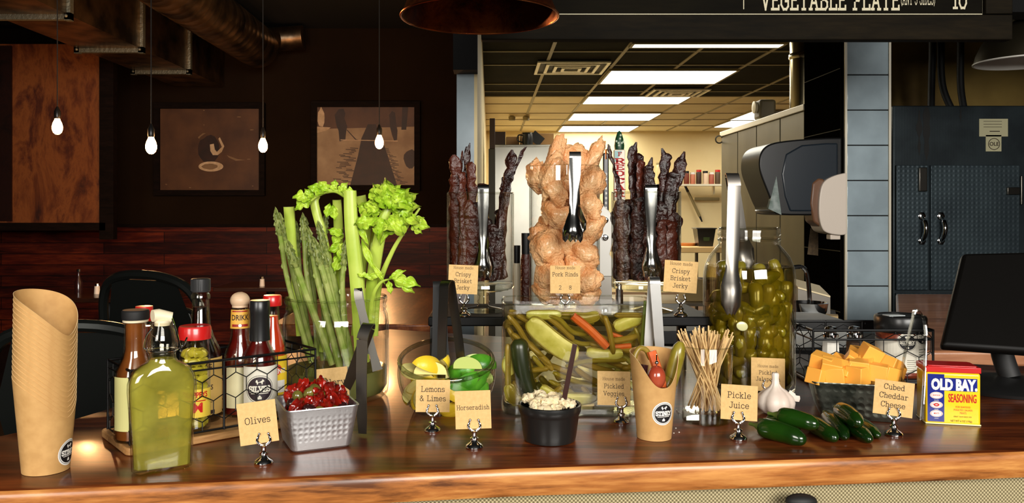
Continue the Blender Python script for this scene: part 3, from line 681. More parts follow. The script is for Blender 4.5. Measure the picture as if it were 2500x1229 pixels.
metal_chair((-1.75,4.3),.2,'black metal chair tucked at the far table')
def table(x,y,sx,sy,label):
    t=thing('dining_table',label,'table',(x,y,FZ),0)
    m=MB(); m.box((0,0,.74),(sx,sy,.035)); m.build('tabletop',K['wtable'],t,bevel=.004)
    m=MB(); m.tube([(0,0,.72),(0,0,.03)],.035,16); m.build('pedestal',K['blackmat'],t)
    m=MB(); m.box((0,0,.012),(.5,.07,.024)); m.box((0,0,.012),(.07,.5,.0235)); m.build('base',K['blackmat'],t)
K['wtable']=wood('dark_table_wood',srgb(26,12,6),srgb(46,22,10),srgb(60,30,14),2,(1,8,8),.3,.3)
table(-2.95,6.35,1.1,.7,'dark table with a salt shaker at the plank wall, left')
table(-1.9,7.1,.8,.6,'dark table with a small shaker further right')
def tshaker(px,py,Y,label):
    p=P(px,py,Y)
    t=thing('salt_shaker',label,'shaker',(p.x,p.y,FZ+.7575))
    m=MB(); m.lathe([(0,0),(.022,0),(.019,.06),(0,.06)],12); m.build('salt',K['white'],t)
    m=MB(); m.lathe([(0,.061),(.019,.061),(.014,.08),(0,.085)],12); m.build('cap',K['chrome'],t)
tshaker(237,690,6.3,'small white salt shaker on the far left table')
tshaker(640,665,6.95,'tiny white salt shaker on the far middle table')
t=thing('sauce_bottle','faint dark bottle beside the salt shaker on the far left table','bottle',(P(192,690,6.3).x,6.3,FZ+.7575))
m=MB(); m.lathe([(0,0),(.028,0),(.028,.09),(.012,.13),(.012,.17),(0,.17)],14); m.build('body',K['darkolive'],t)
m=MB(); m.lathe([(0,.171),(.014,.171),(.014,.19),(0,.19)],12); m.build('cap',K['chrome'],t)
# copper-topped table segment past the counter, warmed by an added spot
t=thing('copper_topped_bar','glossy reddish wood bar top behind the celery jar','bar',(-.40,3.2,-.02))
m=MB(); m.box((0,0,-.02),(.60,1.2,.04)); m.build('bar_top',wood('glossy_red_wood',srgb(70,30,12),srgb(120,60,26),srgb(170,100,50),2,(6,1,6),.28,.5),t,bevel=.006)
m=MB(); m.box((0,.1,-.55),(.5,.9,.98)); m.build('bar_base',K['blackmat'],t,smooth=0)
# ---- copper pendant overhead
t=thing('copper_pendant','wide aged copper pendant shade over the counter','lamp',(P(1171,40,2.36).x,2.36,.9))
R=.226
pr=[(.0,.30),(.03,.30),(.035,.24),(.08,.20),(.15,.13),(.20,.06),(R,0)]
m=MB(); m.lathe(pr,64); m.lathe([(r-.002,z-.003) for r,z in pr if r>0][::-1]+[(0,.297)],64); m.build('shade',K['copper'],t)
m=MB(); m.tube([(R*math.cos(a),R*math.sin(a),0) for a in [2*PI*k/64 for k in range(65)]],.0035,8,caps=False); m.build('rim',K['copperrim'],t)
m=MB(); m.tube([(0,0,.29),(0,0,1.35)],.006,8); m.build('cord',K['blackmat'],t)
# ---- menu board
BY=2.9
a=P(1175,103,BY); b=P(2462,98,BY)
t=thing('menu_board','black menu board with white lettering in a dark wooden frame','menu board',((a.x+b.x)/2,BY,a.z))
W=b.x-a.x
m=MB(); m.box((0,0,.048),(W,.05,.088)); 
for s in(-1,1): m.box((s*(W/2-.047),0,.6),(.094,.05,1.01))
m.box((0,0,1.15),(W,.05,.09)); m.build('frame',K['boardwood'],t,bevel=.004)
m=MB(); m.box((0,.01,.6),(W-.18,.02,1.02)); m.build('panel',K['board'],t,smooth=0)
m=MB(); ox=-(a.x+b.x)/2; yf=-.0005
def bl(px,py): q=P(px,py,BY); return q.x+ox,q.z-a.z
x0_,z0_=bl(1365,41); x1_,z1_=bl(2398,35)
rect(m,x0_,x1_,z1_-.0015,z1_+.0015); rect(m,x1_-.0015,x1_+.0015,z1_,z1_+.9)
xx,zz=bl(1815,23); rect(m,xx-.0015,xx+.0015,zz,zz+.8)
hc=.066
xx,zz=bl(2026,23); letters('VEGETABLE PLATE',hc,xx,zz,.85,xs=.60,mb=m,gap=1.5)
xx,zz=bl(2240,11); letters('(ANY 3 SIDES)',.045,xx,zz,.6,xs=.31,mb=m)
xx,zz=bl(2342,20); letters('10',hc,xx,zz,.8,xs=.62,mb=m)
m.build('lettering',K['chalk'],t,loc=(0,-.003,0),smooth=0)
# ---- tiled column
t=thing('tiled_column','grey glazed tile column with pale metal edge trims','column',(P(2118,500,4.0).x,4.0,FZ))
cw=.224; 
m=MB(); m.box((0,.25,1.75),(cw-.012,.48,3.4)); m.build('core',K['grout'],t,smooth=0)
bounds=[183+86*k for k in range(-3,18)]
for k,(y0p,y1p) in enumerate(zip(bounds,bounds[1:])):
    z0=H-(y1p-CY)/F*4.0-FZ; z1=H-(y0p-CY)/F*4.0-FZ
    if z0<0: break
    m=MB(); m.box((0,.004,(z0+z1)/2),(cw-.022,.012,z1-z0-.005)); m.build('tile',K['coltile'],t,bevel=.003)
for s in(-1,1):
    m=MB(); m.box((s*(cw/2-.005),-.001,1.75),(.010,.012,3.4)); m.build('edge_trim',K['trim'],t,smooth=0)
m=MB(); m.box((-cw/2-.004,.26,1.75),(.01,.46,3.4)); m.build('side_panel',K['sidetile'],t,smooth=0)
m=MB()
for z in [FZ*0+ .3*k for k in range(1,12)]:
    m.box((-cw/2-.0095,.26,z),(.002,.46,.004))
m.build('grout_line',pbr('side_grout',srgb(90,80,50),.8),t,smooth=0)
# deeper side wall behind the column
# ---- paper towel dispenser and soap dispenser on the column's side
cx_=P(2060,430,4.03).x-.012
t=thing('paper_towel_dispenser','rounded dark paper towel dispenser mounted beside the tiled column','dispenser',(cx_,4.02,P(0,525,4.03).z))
prof=[(0,0),(-.30,.0),(-.335,.04),(-.37,.12),(-.405,.22),(-.40,.30),(-.36,.345),(-.27,.365),(-.1,.378),(0,.38)]
M=Matrix.Rotation(PI/2,4,'X')
prof=[(q.x,q.y) for q in bez([(a,b,0) for a,b in prof],5)]
m=MB(); m.prism(prof,0,-.30,0,M); m.build('shell',K['black'],t,bevel=.012)
m=MB(); m.prism([(-.02,.015),(-.26,.015),(-.285,.09),(-.30,.2),(-.28,.30),(-.2,.345),(-.08,.355),(-.02,.355)],.004,-.02,0,M); m.build('side_panel',K['navy'],t,bevel=.01)
m=MB(); m.prism([(-.30,.0),(-.365,.03),(-.325,.19)],.006,-.02,0,M); m.build('window',pbr('glossy_window_plastic',srgb(190,200,196),.08,.2,var=(20,srgb(110,130,120))),t)
t=thing('soap_dispenser','rounded white soap dispenser mounted beside the tiled column','dispenser',(cx_+.01,3.99,P(0,572,4.0).z))
m=MB(); m.prism([(q.x,q.y) for q in bez([(a,b,0) for a,b in [(0,0),(-.03,-.005),(-.09,.005),(-.12,.03),(-.135,.1),(-.13,.2),(-.11,.255),(-.06,.285),(0,.30)]],4)],0,-.14,0,M); m.build('cover',K['soapwhite'],t,bevel=.02)
m=MB(); m.prism([(-.1,.02),(-.155,.06),(-.17,.15),(-.16,.25),(-.13,.275),(-.1,.27)],-.02,-.13,0,M); m.build('backplate',pbr('amber_plastic',srgb(120,84,60),.3),t,bevel=.01)
m=MB(); m.box((-.045,.05,-.015),(.05,.05,.025)); m.build('nozzle',K['soapwhite'],t,bevel=.004)
nb=MB(); nb.box((0,0,0),(.10,.002,.14)); nb.box((0.01,-.002,-.02),(.07,.001,.05))
p=P(1998,592,4.3); o=nb.build('paper_note',pbr('aged_note',srgb(92,74,48),.8,var=(60,srgb(70,54,34))),loc=(p.x,4.3,p.z),rot=(0,.12,0),smooth=0); tag(o,'small faded paper note hanging under the soap dispenser','note')
# ---- black smoker cabinet
SY=5.0
a=P(2180,258,SY); b=P(2560,258,SY); gz=FZ
t=thing('smoker_oven','large black steel smoker oven with double tread plate doors','oven',((a.x+b.x)/2,SY,FZ))
W=b.x-a.x; Ht=a.z-FZ; cx0=(a.x+b.x)/2
m=MB(); m.box((0,.5,Ht/2),(W,1.0,Ht)); m.build('cabinet',dotmat('black_oven_steel',srgb(48,56,60),.4,.5,60,.1,.001,var=(5,srgb(58,68,72))),t,bevel=.008)
def sx(px): return P(px,0,SY).x-cx0
def sz(py): return P(0,py,SY).z-FZ
stk=pbr('soot_streaks',(.006,.006,.005,1),.6)
for (xa,xb) in ((2184,2262),(2268,2484)):
    m=MB(); m.box(((sx(xa)+sx(xb))/2,-.012,(sz(404)+sz(708))/2),(sx(xb)-sx(xa),.024,sz(404)-sz(708)))
    d_=m.build('door',K['tread'],t,bevel=.004)
    hx=2245 if xa==2184 else 2291
    m=MB()
    x=sx(hx); z0=sz(588); z1=sz(528)
    m.tube(bez([(x,-.03,z1),(x,-.06,z1-.03),(x,-.075,(z0+z1)/2),(x,-.06,z0+.03),(x,-.03,z0)],6),[.008]*6+[.014]*12+[.014]*6+[.008],12)
    for z in(z0,z1): m.lathe([(0,0),(.022,0),(.024,.006),(.014,.012),(0,.013)],6,fn=lambda aa,r,zz,i,z=z,x=x:(x+r*math.cos(aa),-.024-zz,z+r*math.sin(aa)*1.1))
    m.build('handle',K['chrome'],d_)
m=MB(); m.box((sx(2245),-.035,(sz(410)+sz(468))/2),(.05,.02,sz(410)-sz(468))); m.build('latch',K['darksteel'],t,bevel=.004)
m=MB(); m.box((sx(2465),-.03,sz(467)),(.075,.02,.045)); m.tube([(sx(2486),-.03,sz(500)),(sx(2486),-.03,sz(430))],.009,8); m.build('hinge',K['darksteel'],t,bevel=.003)
m=MB(); m.box(((sx(2184)+sx(2500))/2,-.01,(sz(716)+sz(756))/2-.05),(sx(2500)-sx(2184),.02,.2)); m.build('lower_panel',K['tread'],t,bevel=.003)
m=MB(); m.box((sx(2425),-.002,sz(312)),(.175,.003,.108)); m.box((sx(2425),-.002,sz(350)),(.095,.003,.1)); 
m2=MB(); disc(m2,.036,sx(2426),sz(352),.0045,0,r0=.032); btext('OLE',.022,sx(2426),sz(356),bold=.02,layer=.0045,mb=m2)
for k in range(3): rect(m2,sx(2400),sx(2445),sz(297+k*7),sz(296+k*7),.0045)
rect(m2,sx(2415),sx(2440),sz(322),sz(320),.0045)
st_=m.build('sticker',pbr('cream_sticker',srgb(206,200,160),.5),t,smooth=0); m2.build('printing',K['ink'],st_,smooth=0)
for (xx,w_,y0,y1) in ((2262,.05,262,392),(2244,.03,270,380),(2345,.012,262,300)):
    m=MB(); N=24; L_=[];R_=[]
    for i in range(N+1):
        f=i/N; k=w_*(.45+.5*noise.noise(V((f*4,xx,0))))*math.sin(PI*min(1,f*.85+.12))
        L_.append((sx(xx)-k-.004*noise.noise(V((f*14,xx,3))),sz(lerp(y0,y1,f)))); R_.append((sx(xx)+k+.004*noise.noise(V((f*14,xx,7))),sz(lerp(y0,y1,f))))
    pts=L_+R_[::-1]
    for i in range(N): m.add([V((L_[i][0],-.0012,L_[i][1])),V((L_[i+1][0],-.0012,L_[i+1][1])),V((R_[i+1][0],-.0012,R_[i+1][1])),V((R_[i][0],-.0012,R_[i][1]))],[(0,1,2,3)])
    m.build('soot_stain',stk,t,smooth=0)
# wall and pipes over the smoker
slab('wall_smoker',2.35,5.5,6.05,6.15,FZ,2.3,pbr('olive_kitchen_wall',srgb(170,140,70),.7,var=(2,srgb(120,94,44))),'olive wall over the smoker')
for px,dx in((2273,.03),(2330,-.05),(2356,.0)):
    p=P(px,258,5.4); m=MB(); m.tube(bez([(0,0,0),(dx,.05,.2),(dx*1.2,.05,.5),(dx,.05,1.0)],8),.022,12); o=m.build('conduit_pipe',K['blackmat'],loc=(p.x,5.4,Ht+FZ-.01)); tag(o,'thin dark conduit rising from the top of the smoker oven','pipe','conduits above the smoker oven')
# ---- right pendant
p=P(2500,152,4.0)
t=thing('metal_pendant','dark metal dome pendant with a white inside, at the top right','lamp',(p.x,4.0,p.z))
R=.216; pr=[(0,.25),(.04,.25),(.05,.2),(.12,.165),(.18,.10),(.205,.045),(R,0)]
m=MB(); m.lathe(pr,48); m.build('shade',pbr('worn_dark_metal',(.12,.1,.06,1),.35,.9),t)
m=MB(); m.lathe([(r-.004,z-.004) for r,z in pr if r>0][::-1]+[(0,.245)],48); m.lathe([(R-.006,.0),(R+.004,-.003),(R+.004,.003),(R-.006,.004)],48); m.build('inner_lining',K['white'],t)
m=MB(); m.tube([(0,0,.24),(0,0,1.15)],.008,8); m.build('cord',K['blackmat'],t)
# ================================================================ KITCHEN
def PX(px,Y): return (px-CX)/F*Y
def ZZ(py,Y): return H-(py-CY)/F*Y
stf=pbr('stainless_front',(.62,.6,.52,1),.3,.85,var=(1.5,(.42,.4,.33,1),(1,1,.5)))
# refrigerator
t=thing('refrigerator','tall stainless refrigerator with boxes on top, left in the kitchen','refrigerator',(PX(1300,8.0),8.0,FZ))
W=PX(1400,8)-PX(1200,8); Ht=ZZ(353,8)-FZ
m=MB(); m.box((0,.4,Ht/2),(W,.8,Ht)); m.build('cabinet',stf,t,bevel=.01)
m=MB(); m.box((0,-.015,Ht/2+.03),(W-.01,.03,Ht-.1)); dr=m.build('door',stf,t,bevel=.008)
m=MB(); m.tube([(W*.4,-.07,.9),(W*.4,-.07,1.5)],.012,8); m.build('handle',K['chrome'],dr)
top=Ht+FZ
def bx(name,px0,px1,py0,Y,dy,mat,label,cat,rz=0,base=None):
    x0,x1=PX(px0,Y),PX(px1,Y); z1=ZZ(py0,Y); z0=top if base is None else base
    m=MB(); m.box((0,dy/2,(z1-z0)/2),(x1-x0,dy,z1-z0)); o=m.build(name,mat,loc=((x0+x1)/2,Y,z0+.0005),rot=(0,0,rz),bevel=.003); return tag(o,label,cat)
brn=pbr('cardboard',srgb(150,112,66),.8); drk=pbr('dark_box',srgb(50,30,18),.6)
bx('cardboard_box',1206,1234,322,8.1,.3,drk,'small dark box at the left end of the refrigerator top','box')
bx('cardboard_box',1272,1352,326,8.3,.3,brn,'long open cardboard box on the refrigerator','box')
bx('cardboard_box',1236,1268,334,8.35,.2,brn,'low brown box behind the black pitcher','box')
p=P(1288,353,8.12)
t=thing('black_pitcher','black pitcher with a handle standing on the refrigerator','pitcher',(p.x,p.y,top+.0005))
m=MB(); m.lathe([(0,0),(.05,0),(.055,.06),(.048,.11),(.056,.125),(.05,.125),(.044,.11),(.05,.06),(.045,.01),(0,.01)],20); m.build('body',K['black'],t)
m=MB(); m.tube(bez([(-.048,0,.1),(-.09,0,.1),(-.098,0,.05),(-.05,0,.03)],6),.007,8); m.build('handle',K['black'],t)
m=MB(); m.box((0,0,0),(.13,.02,.10),M=Matrix.Rotation(.7,3,'Y')); o=m.build('black_card',K['blackmat'],loc=(PX(1312,8.15),8.26,top+.082),smooth=0); tag(o,'black square card standing tilted behind the pitcher','card')
# dark upright rack at the wall
m=MB(); m.box((0,0,.98),(.06,.3,1.96)); o=m.build('dark_post',pbr('dark_post',srgb(40,34,14),.5),loc=(PX(1193,7.6)+.03,7.6,FZ),bevel=.005); tag(o,'narrow dark upright post beside the refrigerator','post')
m=MB(); m.box((0,0,.14),(.05,.25,.28)); o=m.build('brown_box',drk,loc=(PX(1194,7.7)+.03,7.6,FZ+1.9605),bevel=.005); tag(o,'brown carton on the narrow dark post','box')
# steel cabinets row on the right
t=thing('steel_cabinet_row','row of tall stainless cabinets receding along the right of the kitchen','cabinet',(1.92,5.0,FZ))
Ht=.95-FZ
K['cabst']=pbr('dull_stainless',(.22,.2,.14,1),.45,.6,var=(1.5,(.14,.12,.08,1),(1,1,.5)))
edges=[0,.42,.9,1.35,1.8]
for i,(a_,b_) in enumerate(zip(edges,edges[1:])):
    m=MB(); m.box((.15,(a_+b_)/2,Ht/2),(.3,b_-a_-.012,Ht)); m.build('cabinet_panel',K['cabst'],t,bevel=.006)
m=MB(); m.box((.15,.9,Ht+.02),(.32,1.82,.04)); m.build('top_rail',K['trim'],t,bevel=.004)
p=P(1762,340,6.75); m=MB(); m.tube([(.03*math.cos(a),0,.03*math.sin(a)) for a in [2*PI*k/20 for k in range(21)]],.006,6,caps=False); m.build('ring',K['darksteel'],t,loc=(p.x-1.92-.012,p.y-5.0+.03,p.z-FZ))
p=P(1832,300,5.9); t=thing('slicer_head','small grey machine head with a pale dial on the steel cabinets','machine',(1.98,5.9,.9925))
m=MB(); m.box((0,0,.07),(.12,.14,.14)); m.box((.1,0,.03),(.16,.1,.06)); m.build('housing',pbr('grey_machine',srgb(110,100,76),.5),t,bevel=.02)
m=MB(); m.lathe([(0,0),(.04,0),(.045,.02),(0,.03)],16,fn=lambda a,r,z,i:(-.06-z,r*math.cos(a),.09+r*math.sin(a))); m.build('dial',K['cream'],t)
# exhaust duct cylinder
m=MB(); Y=4.75
x=PX(1935,5.6); m.lathe([(0,.0),(.085,0),(.085,.69),(0,.69)],28); m.lathe([(.088,.38),(.093,.39),(.093,.41),(.088,.42)],28)
o=m.build('exhaust_duct',pbr('polished_duct',(.5,.42,.25,1),.22,1),loc=(x+.07,5.6,.9925)); tag(o,'vertical round polished duct rising from the steel cabinets','duct')
# back wall shelf with jars
sY=13.6
a=P(1652,452,sY); b=P(1760,452,sY)
m=MB(); m.box((0,0,0),(b.x-a.x+1.2,.3,.03)); 
for s in(-1,1): m.box((s*.3,.12,-.08),(.02,.1,.14))
o=m.build('wall_shelf',K['trim'],loc=((a.x+b.x)/2-.0,sY+.1,a.z)); tag(o,'wall shelf with a row of spice jars at the back of the kitchen','shelf')
zt=a.z+.0155
cols=[srgb(226,206,180),srgb(120,50,30),srgb(200,120,90),srgb(60,40,30),srgb(230,200,170),srgb(170,90,70),srgb(90,70,50)]
lids=[K['red'],K['black'],K['white']]
for i,px in enumerate([1660,1676,1691,1706,1722,1737,1752]):
    t=thing('spice_jar','small lidded spice jar in the row on the back wall shelf','jar',(PX(px,sY),sY,zt+.0005),0,'spice jars on the back wall shelf')
    h=.2-.02*(i%3)
    m=MB(); m.lathe([(0,0),(.042,0),(.045,.02),(.045,h-.02),(.04,h),(0,h)],14); m.build('body',pbr('spice_content',cols[i],.4),t)
    m=MB(); m.lathe([(0,h+.001),(.043,h+.001),(.043,h+.035),(0,h+.035)],14); m.build('lid',lids[i%3],t)
t=thing('glass_jar','larger pale jar on the left end of the back wall shelf','jar',(PX(1602,sY)+.06,sY,zt+.0005))
m=MB(); m.lathe([(0,0),(.07,0),(.075,.28),(.06,.32),(0,.32)],16); m.build('body',pbr('pale_jar',srgb(200,180,130),.2),t)
m=MB(); m.lathe([(0,.321),(.064,.321),(.064,.35),(0,.35)],16); m.build('lid',K['kgrid'],t)
# wall mounted long tool + rail
t=thing('wall_rail','short pale rail screwed to the back wall','rail',(PX(1725,13.95),13.95,ZZ(486,13.95)))
m=MB(); m.box((0,-.02,0),(.42,.04,.05)); m.build('bar',K['kgrid'],t,bevel=.01)
for s in(-1,1):
    m=MB(); m.box((s*.19,.02,0),(.03,.06,.03)); m.build('bracket',K['trim'],t,smooth=0)
t=thing('hanging_brush','long handled dark tipped brush hung slanting on the back wall','brush',(PX(1694,13.9),13.9,ZZ(500,13.9)))
m=MB(); m.tube([(-.10,0,.22),(.1,0,-.2)],[.022,.026],8); m.build('handle',K['kgrid'],t)
m=MB(); m.tube([(-.16,0,.34),(-.10,0,.22)],[.018,.024],8); m.build('grip',K['blackmat'],t)
m=MB(); m.tube([(.1,0,-.2),(.14,0,-.29)],[.02,.012],8); m.build('tip',K['blackmat'],t)
# prep table with wooden top, bin
tY=8.6; zt=ZZ(604,tY)
a=PX(1500,tY); b=PX(1770,tY)
t=thing('prep_table','wooden topped prep table on steel legs by the back of the kitchen','table',((a+b)/2,tY,FZ))
m=MB(); m.box((0,.5,zt-FZ-.03),(b-a,1.0,.06)); m.build('tabletop',pbr('pale_butcher_block',srgb(226,186,124),.5),t,bevel=.006)
for sx_,sy_ in((-1,0.05),(1,.05),(-1,.95),(1,.95)):
    m=MB(); m.tube([(sx_*((b-a)/2-.06),sy_,zt-FZ-.062),(sx_*((b-a)/2-.06),sy_,0)],.02,10); m.build('leg',K['satinsteel'],t)
m=MB(); m.box((0,.5,.4),(b-a-.13,.9,.03)); m.build('lower_shelf',K['satinsteel'],t,smooth=0)
for k,(px,c_,lb) in enumerate([(1690,'dark','grey pan on the lower shelf of the prep table, left'),(1735,'red','dark box on the lower shelf of the prep table, right')]):
    m=MB(); m.box((0,0,.12),(.2,.3,.24)); o=m.build('storage_box',[pbr('grey_pan',srgb(150,130,90),.4),drk][k],loc=(PX(px,tY+.3),tY+.35,FZ+.4155),bevel=.01); tag(o,lb,'box')
p=P(1725,600,8.75)
t=thing('black_bin','square black food bin with a green mark on the wooden prep table','bin',(p.x,8.85,zt+.0005))
m=MB()
def fru(m,w0,w1,h,th,d0=None,d1=None):
    d0=d0 or w0; d1=d1 or w1
    R=[(w0,d0,0),(w1,d1,h),(w1-th,d1-th,h),(w0-th,d0-th,th)]
    vs=[];
    for w,d,z in R: vs+=[(-w/2,-d/2,z),(w/2,-d/2,z),(w/2,d/2,z),(-w/2,d/2,z)]
    fs=[(3,2,1,0),(12,13,14,15)]
    for i in range(3):
        for k in range(4): fs.append((i*4+k,i*4+(k+1)%4,i*4+4+(k+1)%4,i*4+4+k))
    m.add(vs,fs)
fru(m,.15,.2,.19,.01); m.build('body',K['black'],t,bevel=.008)
m=MB(); m.box((0,0,.192),(.22,.22,.012)); m.build('rim',K['black'],t,bevel=.004)
m=MB(); m.add([(-.03,-.0925,.06),(.03,-.0925,.06),(.035,-.0965,.10),(-.035,-.0965,.10)],[(0,1,2,3)]); m.build('mark',pbr('green_mark',srgb(40,60,14),.6),t,smooth=0)
p=P(1680,585,8.9)
m=MB(); m.lathe([(0,0),(.09,0),(.1,.03),(.095,.03),(0,.012)],24); o=m.build('dough_tray',pbr('copper_pan',srgb(200,130,70),.4,.3),loc=(p.x,8.95,zt+.0005)); tag(o,'shallow coppery pan on the prep table left of the black bin','pan')
# mid-kitchen counter behind the vases, slicer plate, tower
mY=3.0; zt=ZZ(765,mY)
t=thing('mixer_plate','white rounded machine plate with two bolts behind the tall vase','machine',(PX(1468,2.6),2.6,-.02))
x0=0
prof=[(-.06,.0),(.055,.0),(.055,.26),(.05,.33),(.02,.37),(-.06,.38)]
zz=ZZ(590,2.6)-.11
m=MB(); m.prism([(-.06,.02),(.045,.02),(.045,.06),(.025,.09),(.028,.10),(.038,.14),(.04,.18),(.03,.22),(.0,.25),(-.06,.26)],-.01,.01,0,Matrix.Rotation(PI/2,4,'X')); m.build('plate',K['white'],t,loc=(0,0,zz-.02+.02),bevel=.003)
for py in (538,580):
    m=MB(); m.lathe([(0,0),(.011,0),(.010,.006),(0,.009)],14,fn=lambda a,r,z,i:(r*math.cos(a),-.0105-z,r*math.sin(a))); m.build('bolt',K['chrome'],t,loc=(PX(1476,2.6)-PX(1468,2.6),0,ZZ(py,2.6)+.02))
m=MB(); m.box((0,0,(zz)/2),(.06,.05,zz+.04)); m.build('post',K['satinsteel'],t,smooth=0)
# work bench carrying that machine and the beer taps
m=MB(); m.box((0,.4,-.04),(.62,.8,.04)); m.box((0,.42,-.56),(.56,.7,.998)); o=m.build('work_bench',K['blackmat'],loc=(.36,2.45,0),bevel=.003); tag(o,'dark steel work bench behind the serving counter','bench')
# tap handles
def tap(px,pxw,pt,pb,Y,label,kind,lean=0):
    p=P(px,pb,Y); zb=-.0195
    t=thing('beer_tap',label,'beer tap',(p.x,Y,zb))
    w=pxw/F*Y; z0=ZZ(pb,Y)-zb; z1=ZZ(pt,Y)-zb
    m=MB(); m.tube([(lean*.02,0,z0),(0,0,z0-.08),(0,0,0)],[.008,.008,.014],12); m.build('stem',K['chrome'],t)
    if kind=='red':
        m=MB(); m.box((0,0,(z0+z1)/2),(w,w*.6,z1-z0)); m.build('paddle',pbr('white_paddle',srgb(236,226,206),.4),t,bevel=.003,rot=(0,0,0))
        m=MB()
        for i,c in enumerate(['F','R','E','D','C','A','R']):
            hh=[.011,.0155,.0145,.0145,.0150,.0150,.0150][i]; zc=z1-[.0144,.0367,.0563,.076,.0996,.1205,.142][i]
            letters(c,hh,0,zc-hh/2,1.1 if i else 1.0,xs=2.5 if i else 1.5,mb=m)
        m.build('lettering',pbr('red_print',srgb(176,24,22),.7),t,loc=(0,-w*.3-.0015,0),smooth=0)
        m=MB(); m.add([(-w*.46,-w*.3-.0003,z1-.004),(-w*.46,-w*.3-.0003,z1-.04),(-w*.1,-w*.3-.0003,z1-.025),(w*.2,-w*.3-.0003,z1-.004)],[(0,1,2,3)]); m.build('blue_corner',pbr('pale_blue_print',srgb(150,190,190),.5),t,smooth=0)
        m=MB()
        m.lathe([(0,0),(w*.42,0),(w*.46,.012),(w*.36,.036),(w*.18,.055),(0,.062)],20); kb=m.build('knob',pbr('green_knob',srgb(30,70,44),.4),t,loc=(0,0,z1+.0005))
        m=MB()
        for a,z in((-1.2,.02),(-1.9,.02),(-1.55,.034),(-.7,.024),(-2.4,.026),(-1.3,.045),(-1.8,.012)):
            r=interp([.012,.036,.055],[w*.46,w*.36,w*.18],z)
            m.ball((r*math.cos(a),r*math.sin(a),z),(.0035,.0035,.004),8,6)
        m.build('dots',pbr('pale_dots',srgb(200,214,190),.5),kb)
    else:
        m=MB(); m.box((0,0,(z0+z1)/2),(w,w*.7,z1-z0)); m.build('paddle',K['black'],t,bevel=.004)
        m=MB(); btop=z1-.07
        for i in range(9):
            letters('o&saeocaou'[i] if 'o&saeocaou'[i] in GL else 'o',.008,0,btop-i*.014*1.1,1.3,mb=m)
        m.build('lettering',K['white'],t,loc=(0,-w*.35-.0008,0),smooth=0)
        m=MB(); m.tube([(0,-w*.2,z1-.02),(0,-w*.2,z1+.012)],[.004,.003],8); m.build('tip',K['copperrim'],t)
tap(1512,27,366,490,2.62,'white beer tap handle with red vertical letters and a green dotted knob','red')
tap(1479,14,374,540,2.62,'slim black beer tap handle with small white letters','blk')
# salt grinder like bottles behind between the vases
for px,pt,w,Y,lb,mt,cat in [(1284,570,26,2.5,'dark capped glass spice grinder behind the left jerky jar',K['jerky2'],'grinder'),(1262,600,20,2.56,'pale spice grinder with herbs left of the tall vase',K['cream'],'grinder')]:
    x=PX(px,Y); z1=ZZ(pt,Y)+.02; r=w/2/F*Y
    t=thing('spice_grinder',lb,cat,(x,Y,-.0195))
    m=MB(); m.lathe([(0,0),(r,0),(r,z1*.72),(r*.8,z1*.78),(0,z1*.78)],18); m.build('body',mt,t)
    m=MB(); m.lathe([(0,z1*.781),(r*.8,z1*.781),(r*.85,z1),(0,z1)],18); m.build('cap',K['black'],t)
# ---- pass counter on the right, chute, soda wand
t=thing('pass_counter','lighter wooden counter segment behind the serving counter, right','counter',(0,0,0))
m=MB(); m.prism([(.995,2.0),(2.6,2.0),(2.6,3.35),(1.66,3.35)],-.041,-.001); m.build('counter_top',wood('pinkish_wood',srgb(120,72,48),srgb(176,116,80),srgb(206,150,110),1.6,(1,8,8),.4,.3),t,bevel=.008)
m=MB(); m.prism([(1.12,2.1),(2.5,2.1),(2.5,3.2),(1.72,3.2)],FZ,-.042); m.build('base',K['blackmat'],t,smooth=0)
m=MB(); m.prism([(.70,2.0),(.985,2.0),(1.12,2.28),(.975,2.28),(1.18,2.80),(.70,2.80)],FZ,0); o=m.build('bar_sink_cabinet',K['blackmat'],smooth=0); tag(o,'low black cabinet behind the gallon jar carrying the steel box and drain wand','cabinet')
p=P(2012,735,2.7)
t=thing('steel_chute','steel box with a slanting bright lid behind the jalapeno jar','box',(P(2005,700,2.62).x,2.62,.0005))
a=.075;hz=ZZ(735,2.62); 
m=MB(); m.prism([(-.15,0),(.12,0),(.12,.03),(-.15,.075)],0,.001)
m=MB()
x0,x1=PX(1948,2.62)-P(2005,700,2.62).x, PX(2050,2.62)-P(2005,700,2.62).x
z=[ZZ(706,2.62),ZZ(728,2.62),ZZ(682,2.78),ZZ(702,2.78)]
m.add([(x0,0,0),(x1-.03,0,0),(x1,.16,0),(x0+.03,.16,0),(x0,0,z[0]),(x1-.03,0,z[1]),(x1,.16,z[3]),(x0+.03,.16,z[2])],[(3,2,1,0),(0,1,5,4),(1,2,6,5),(2,3,7,6),(3,0,4,7)]); m.build('body',pbr('dull_steel_box',(.22,.2,.17,1),.35,.8),t,smooth=0)
m=MB(); m.add([(x0,0,z[0]+.001),(x1-.03,0,z[1]+.001),(x1,.16,z[3]+.001),(x0+.03,.16,z[2]+.001)]+[(x0,0,z[0]+.006),(x1-.03,0,z[1]+.006),(x1,.16,z[3]+.006),(x0+.03,.16,z[2]+.006)],[(3,2,1,0),(4,5,6,7),(0,1,5,4),(1,2,6,5),(2,3,7,6),(3,0,4,7)]); m.build('lid',pbr('bright_lid',srgb(246,226,180),.4),t,smooth=0)
t=thing('tap_wand','curved metal drain wand with a round steel drip cup','faucet',(PX(1975,2.3)*.978,2.25,.0005))
z0=ZZ(756,2.3); 
m=MB(); m.lathe([(0,0),(.034,0),(.046,.02),(.05,.045),(.046,.046),(.04,.03),(.03,.012),(0,.012)],24); cup=m.build('drip_cup',K['chrome'],t,loc=(0,0,z0-.02))
m=MB(); m.lathe([(0,0),(.03,0),(.03,z0-.021),(0,z0-.021)],16); m.build('stand',K['black'],t)
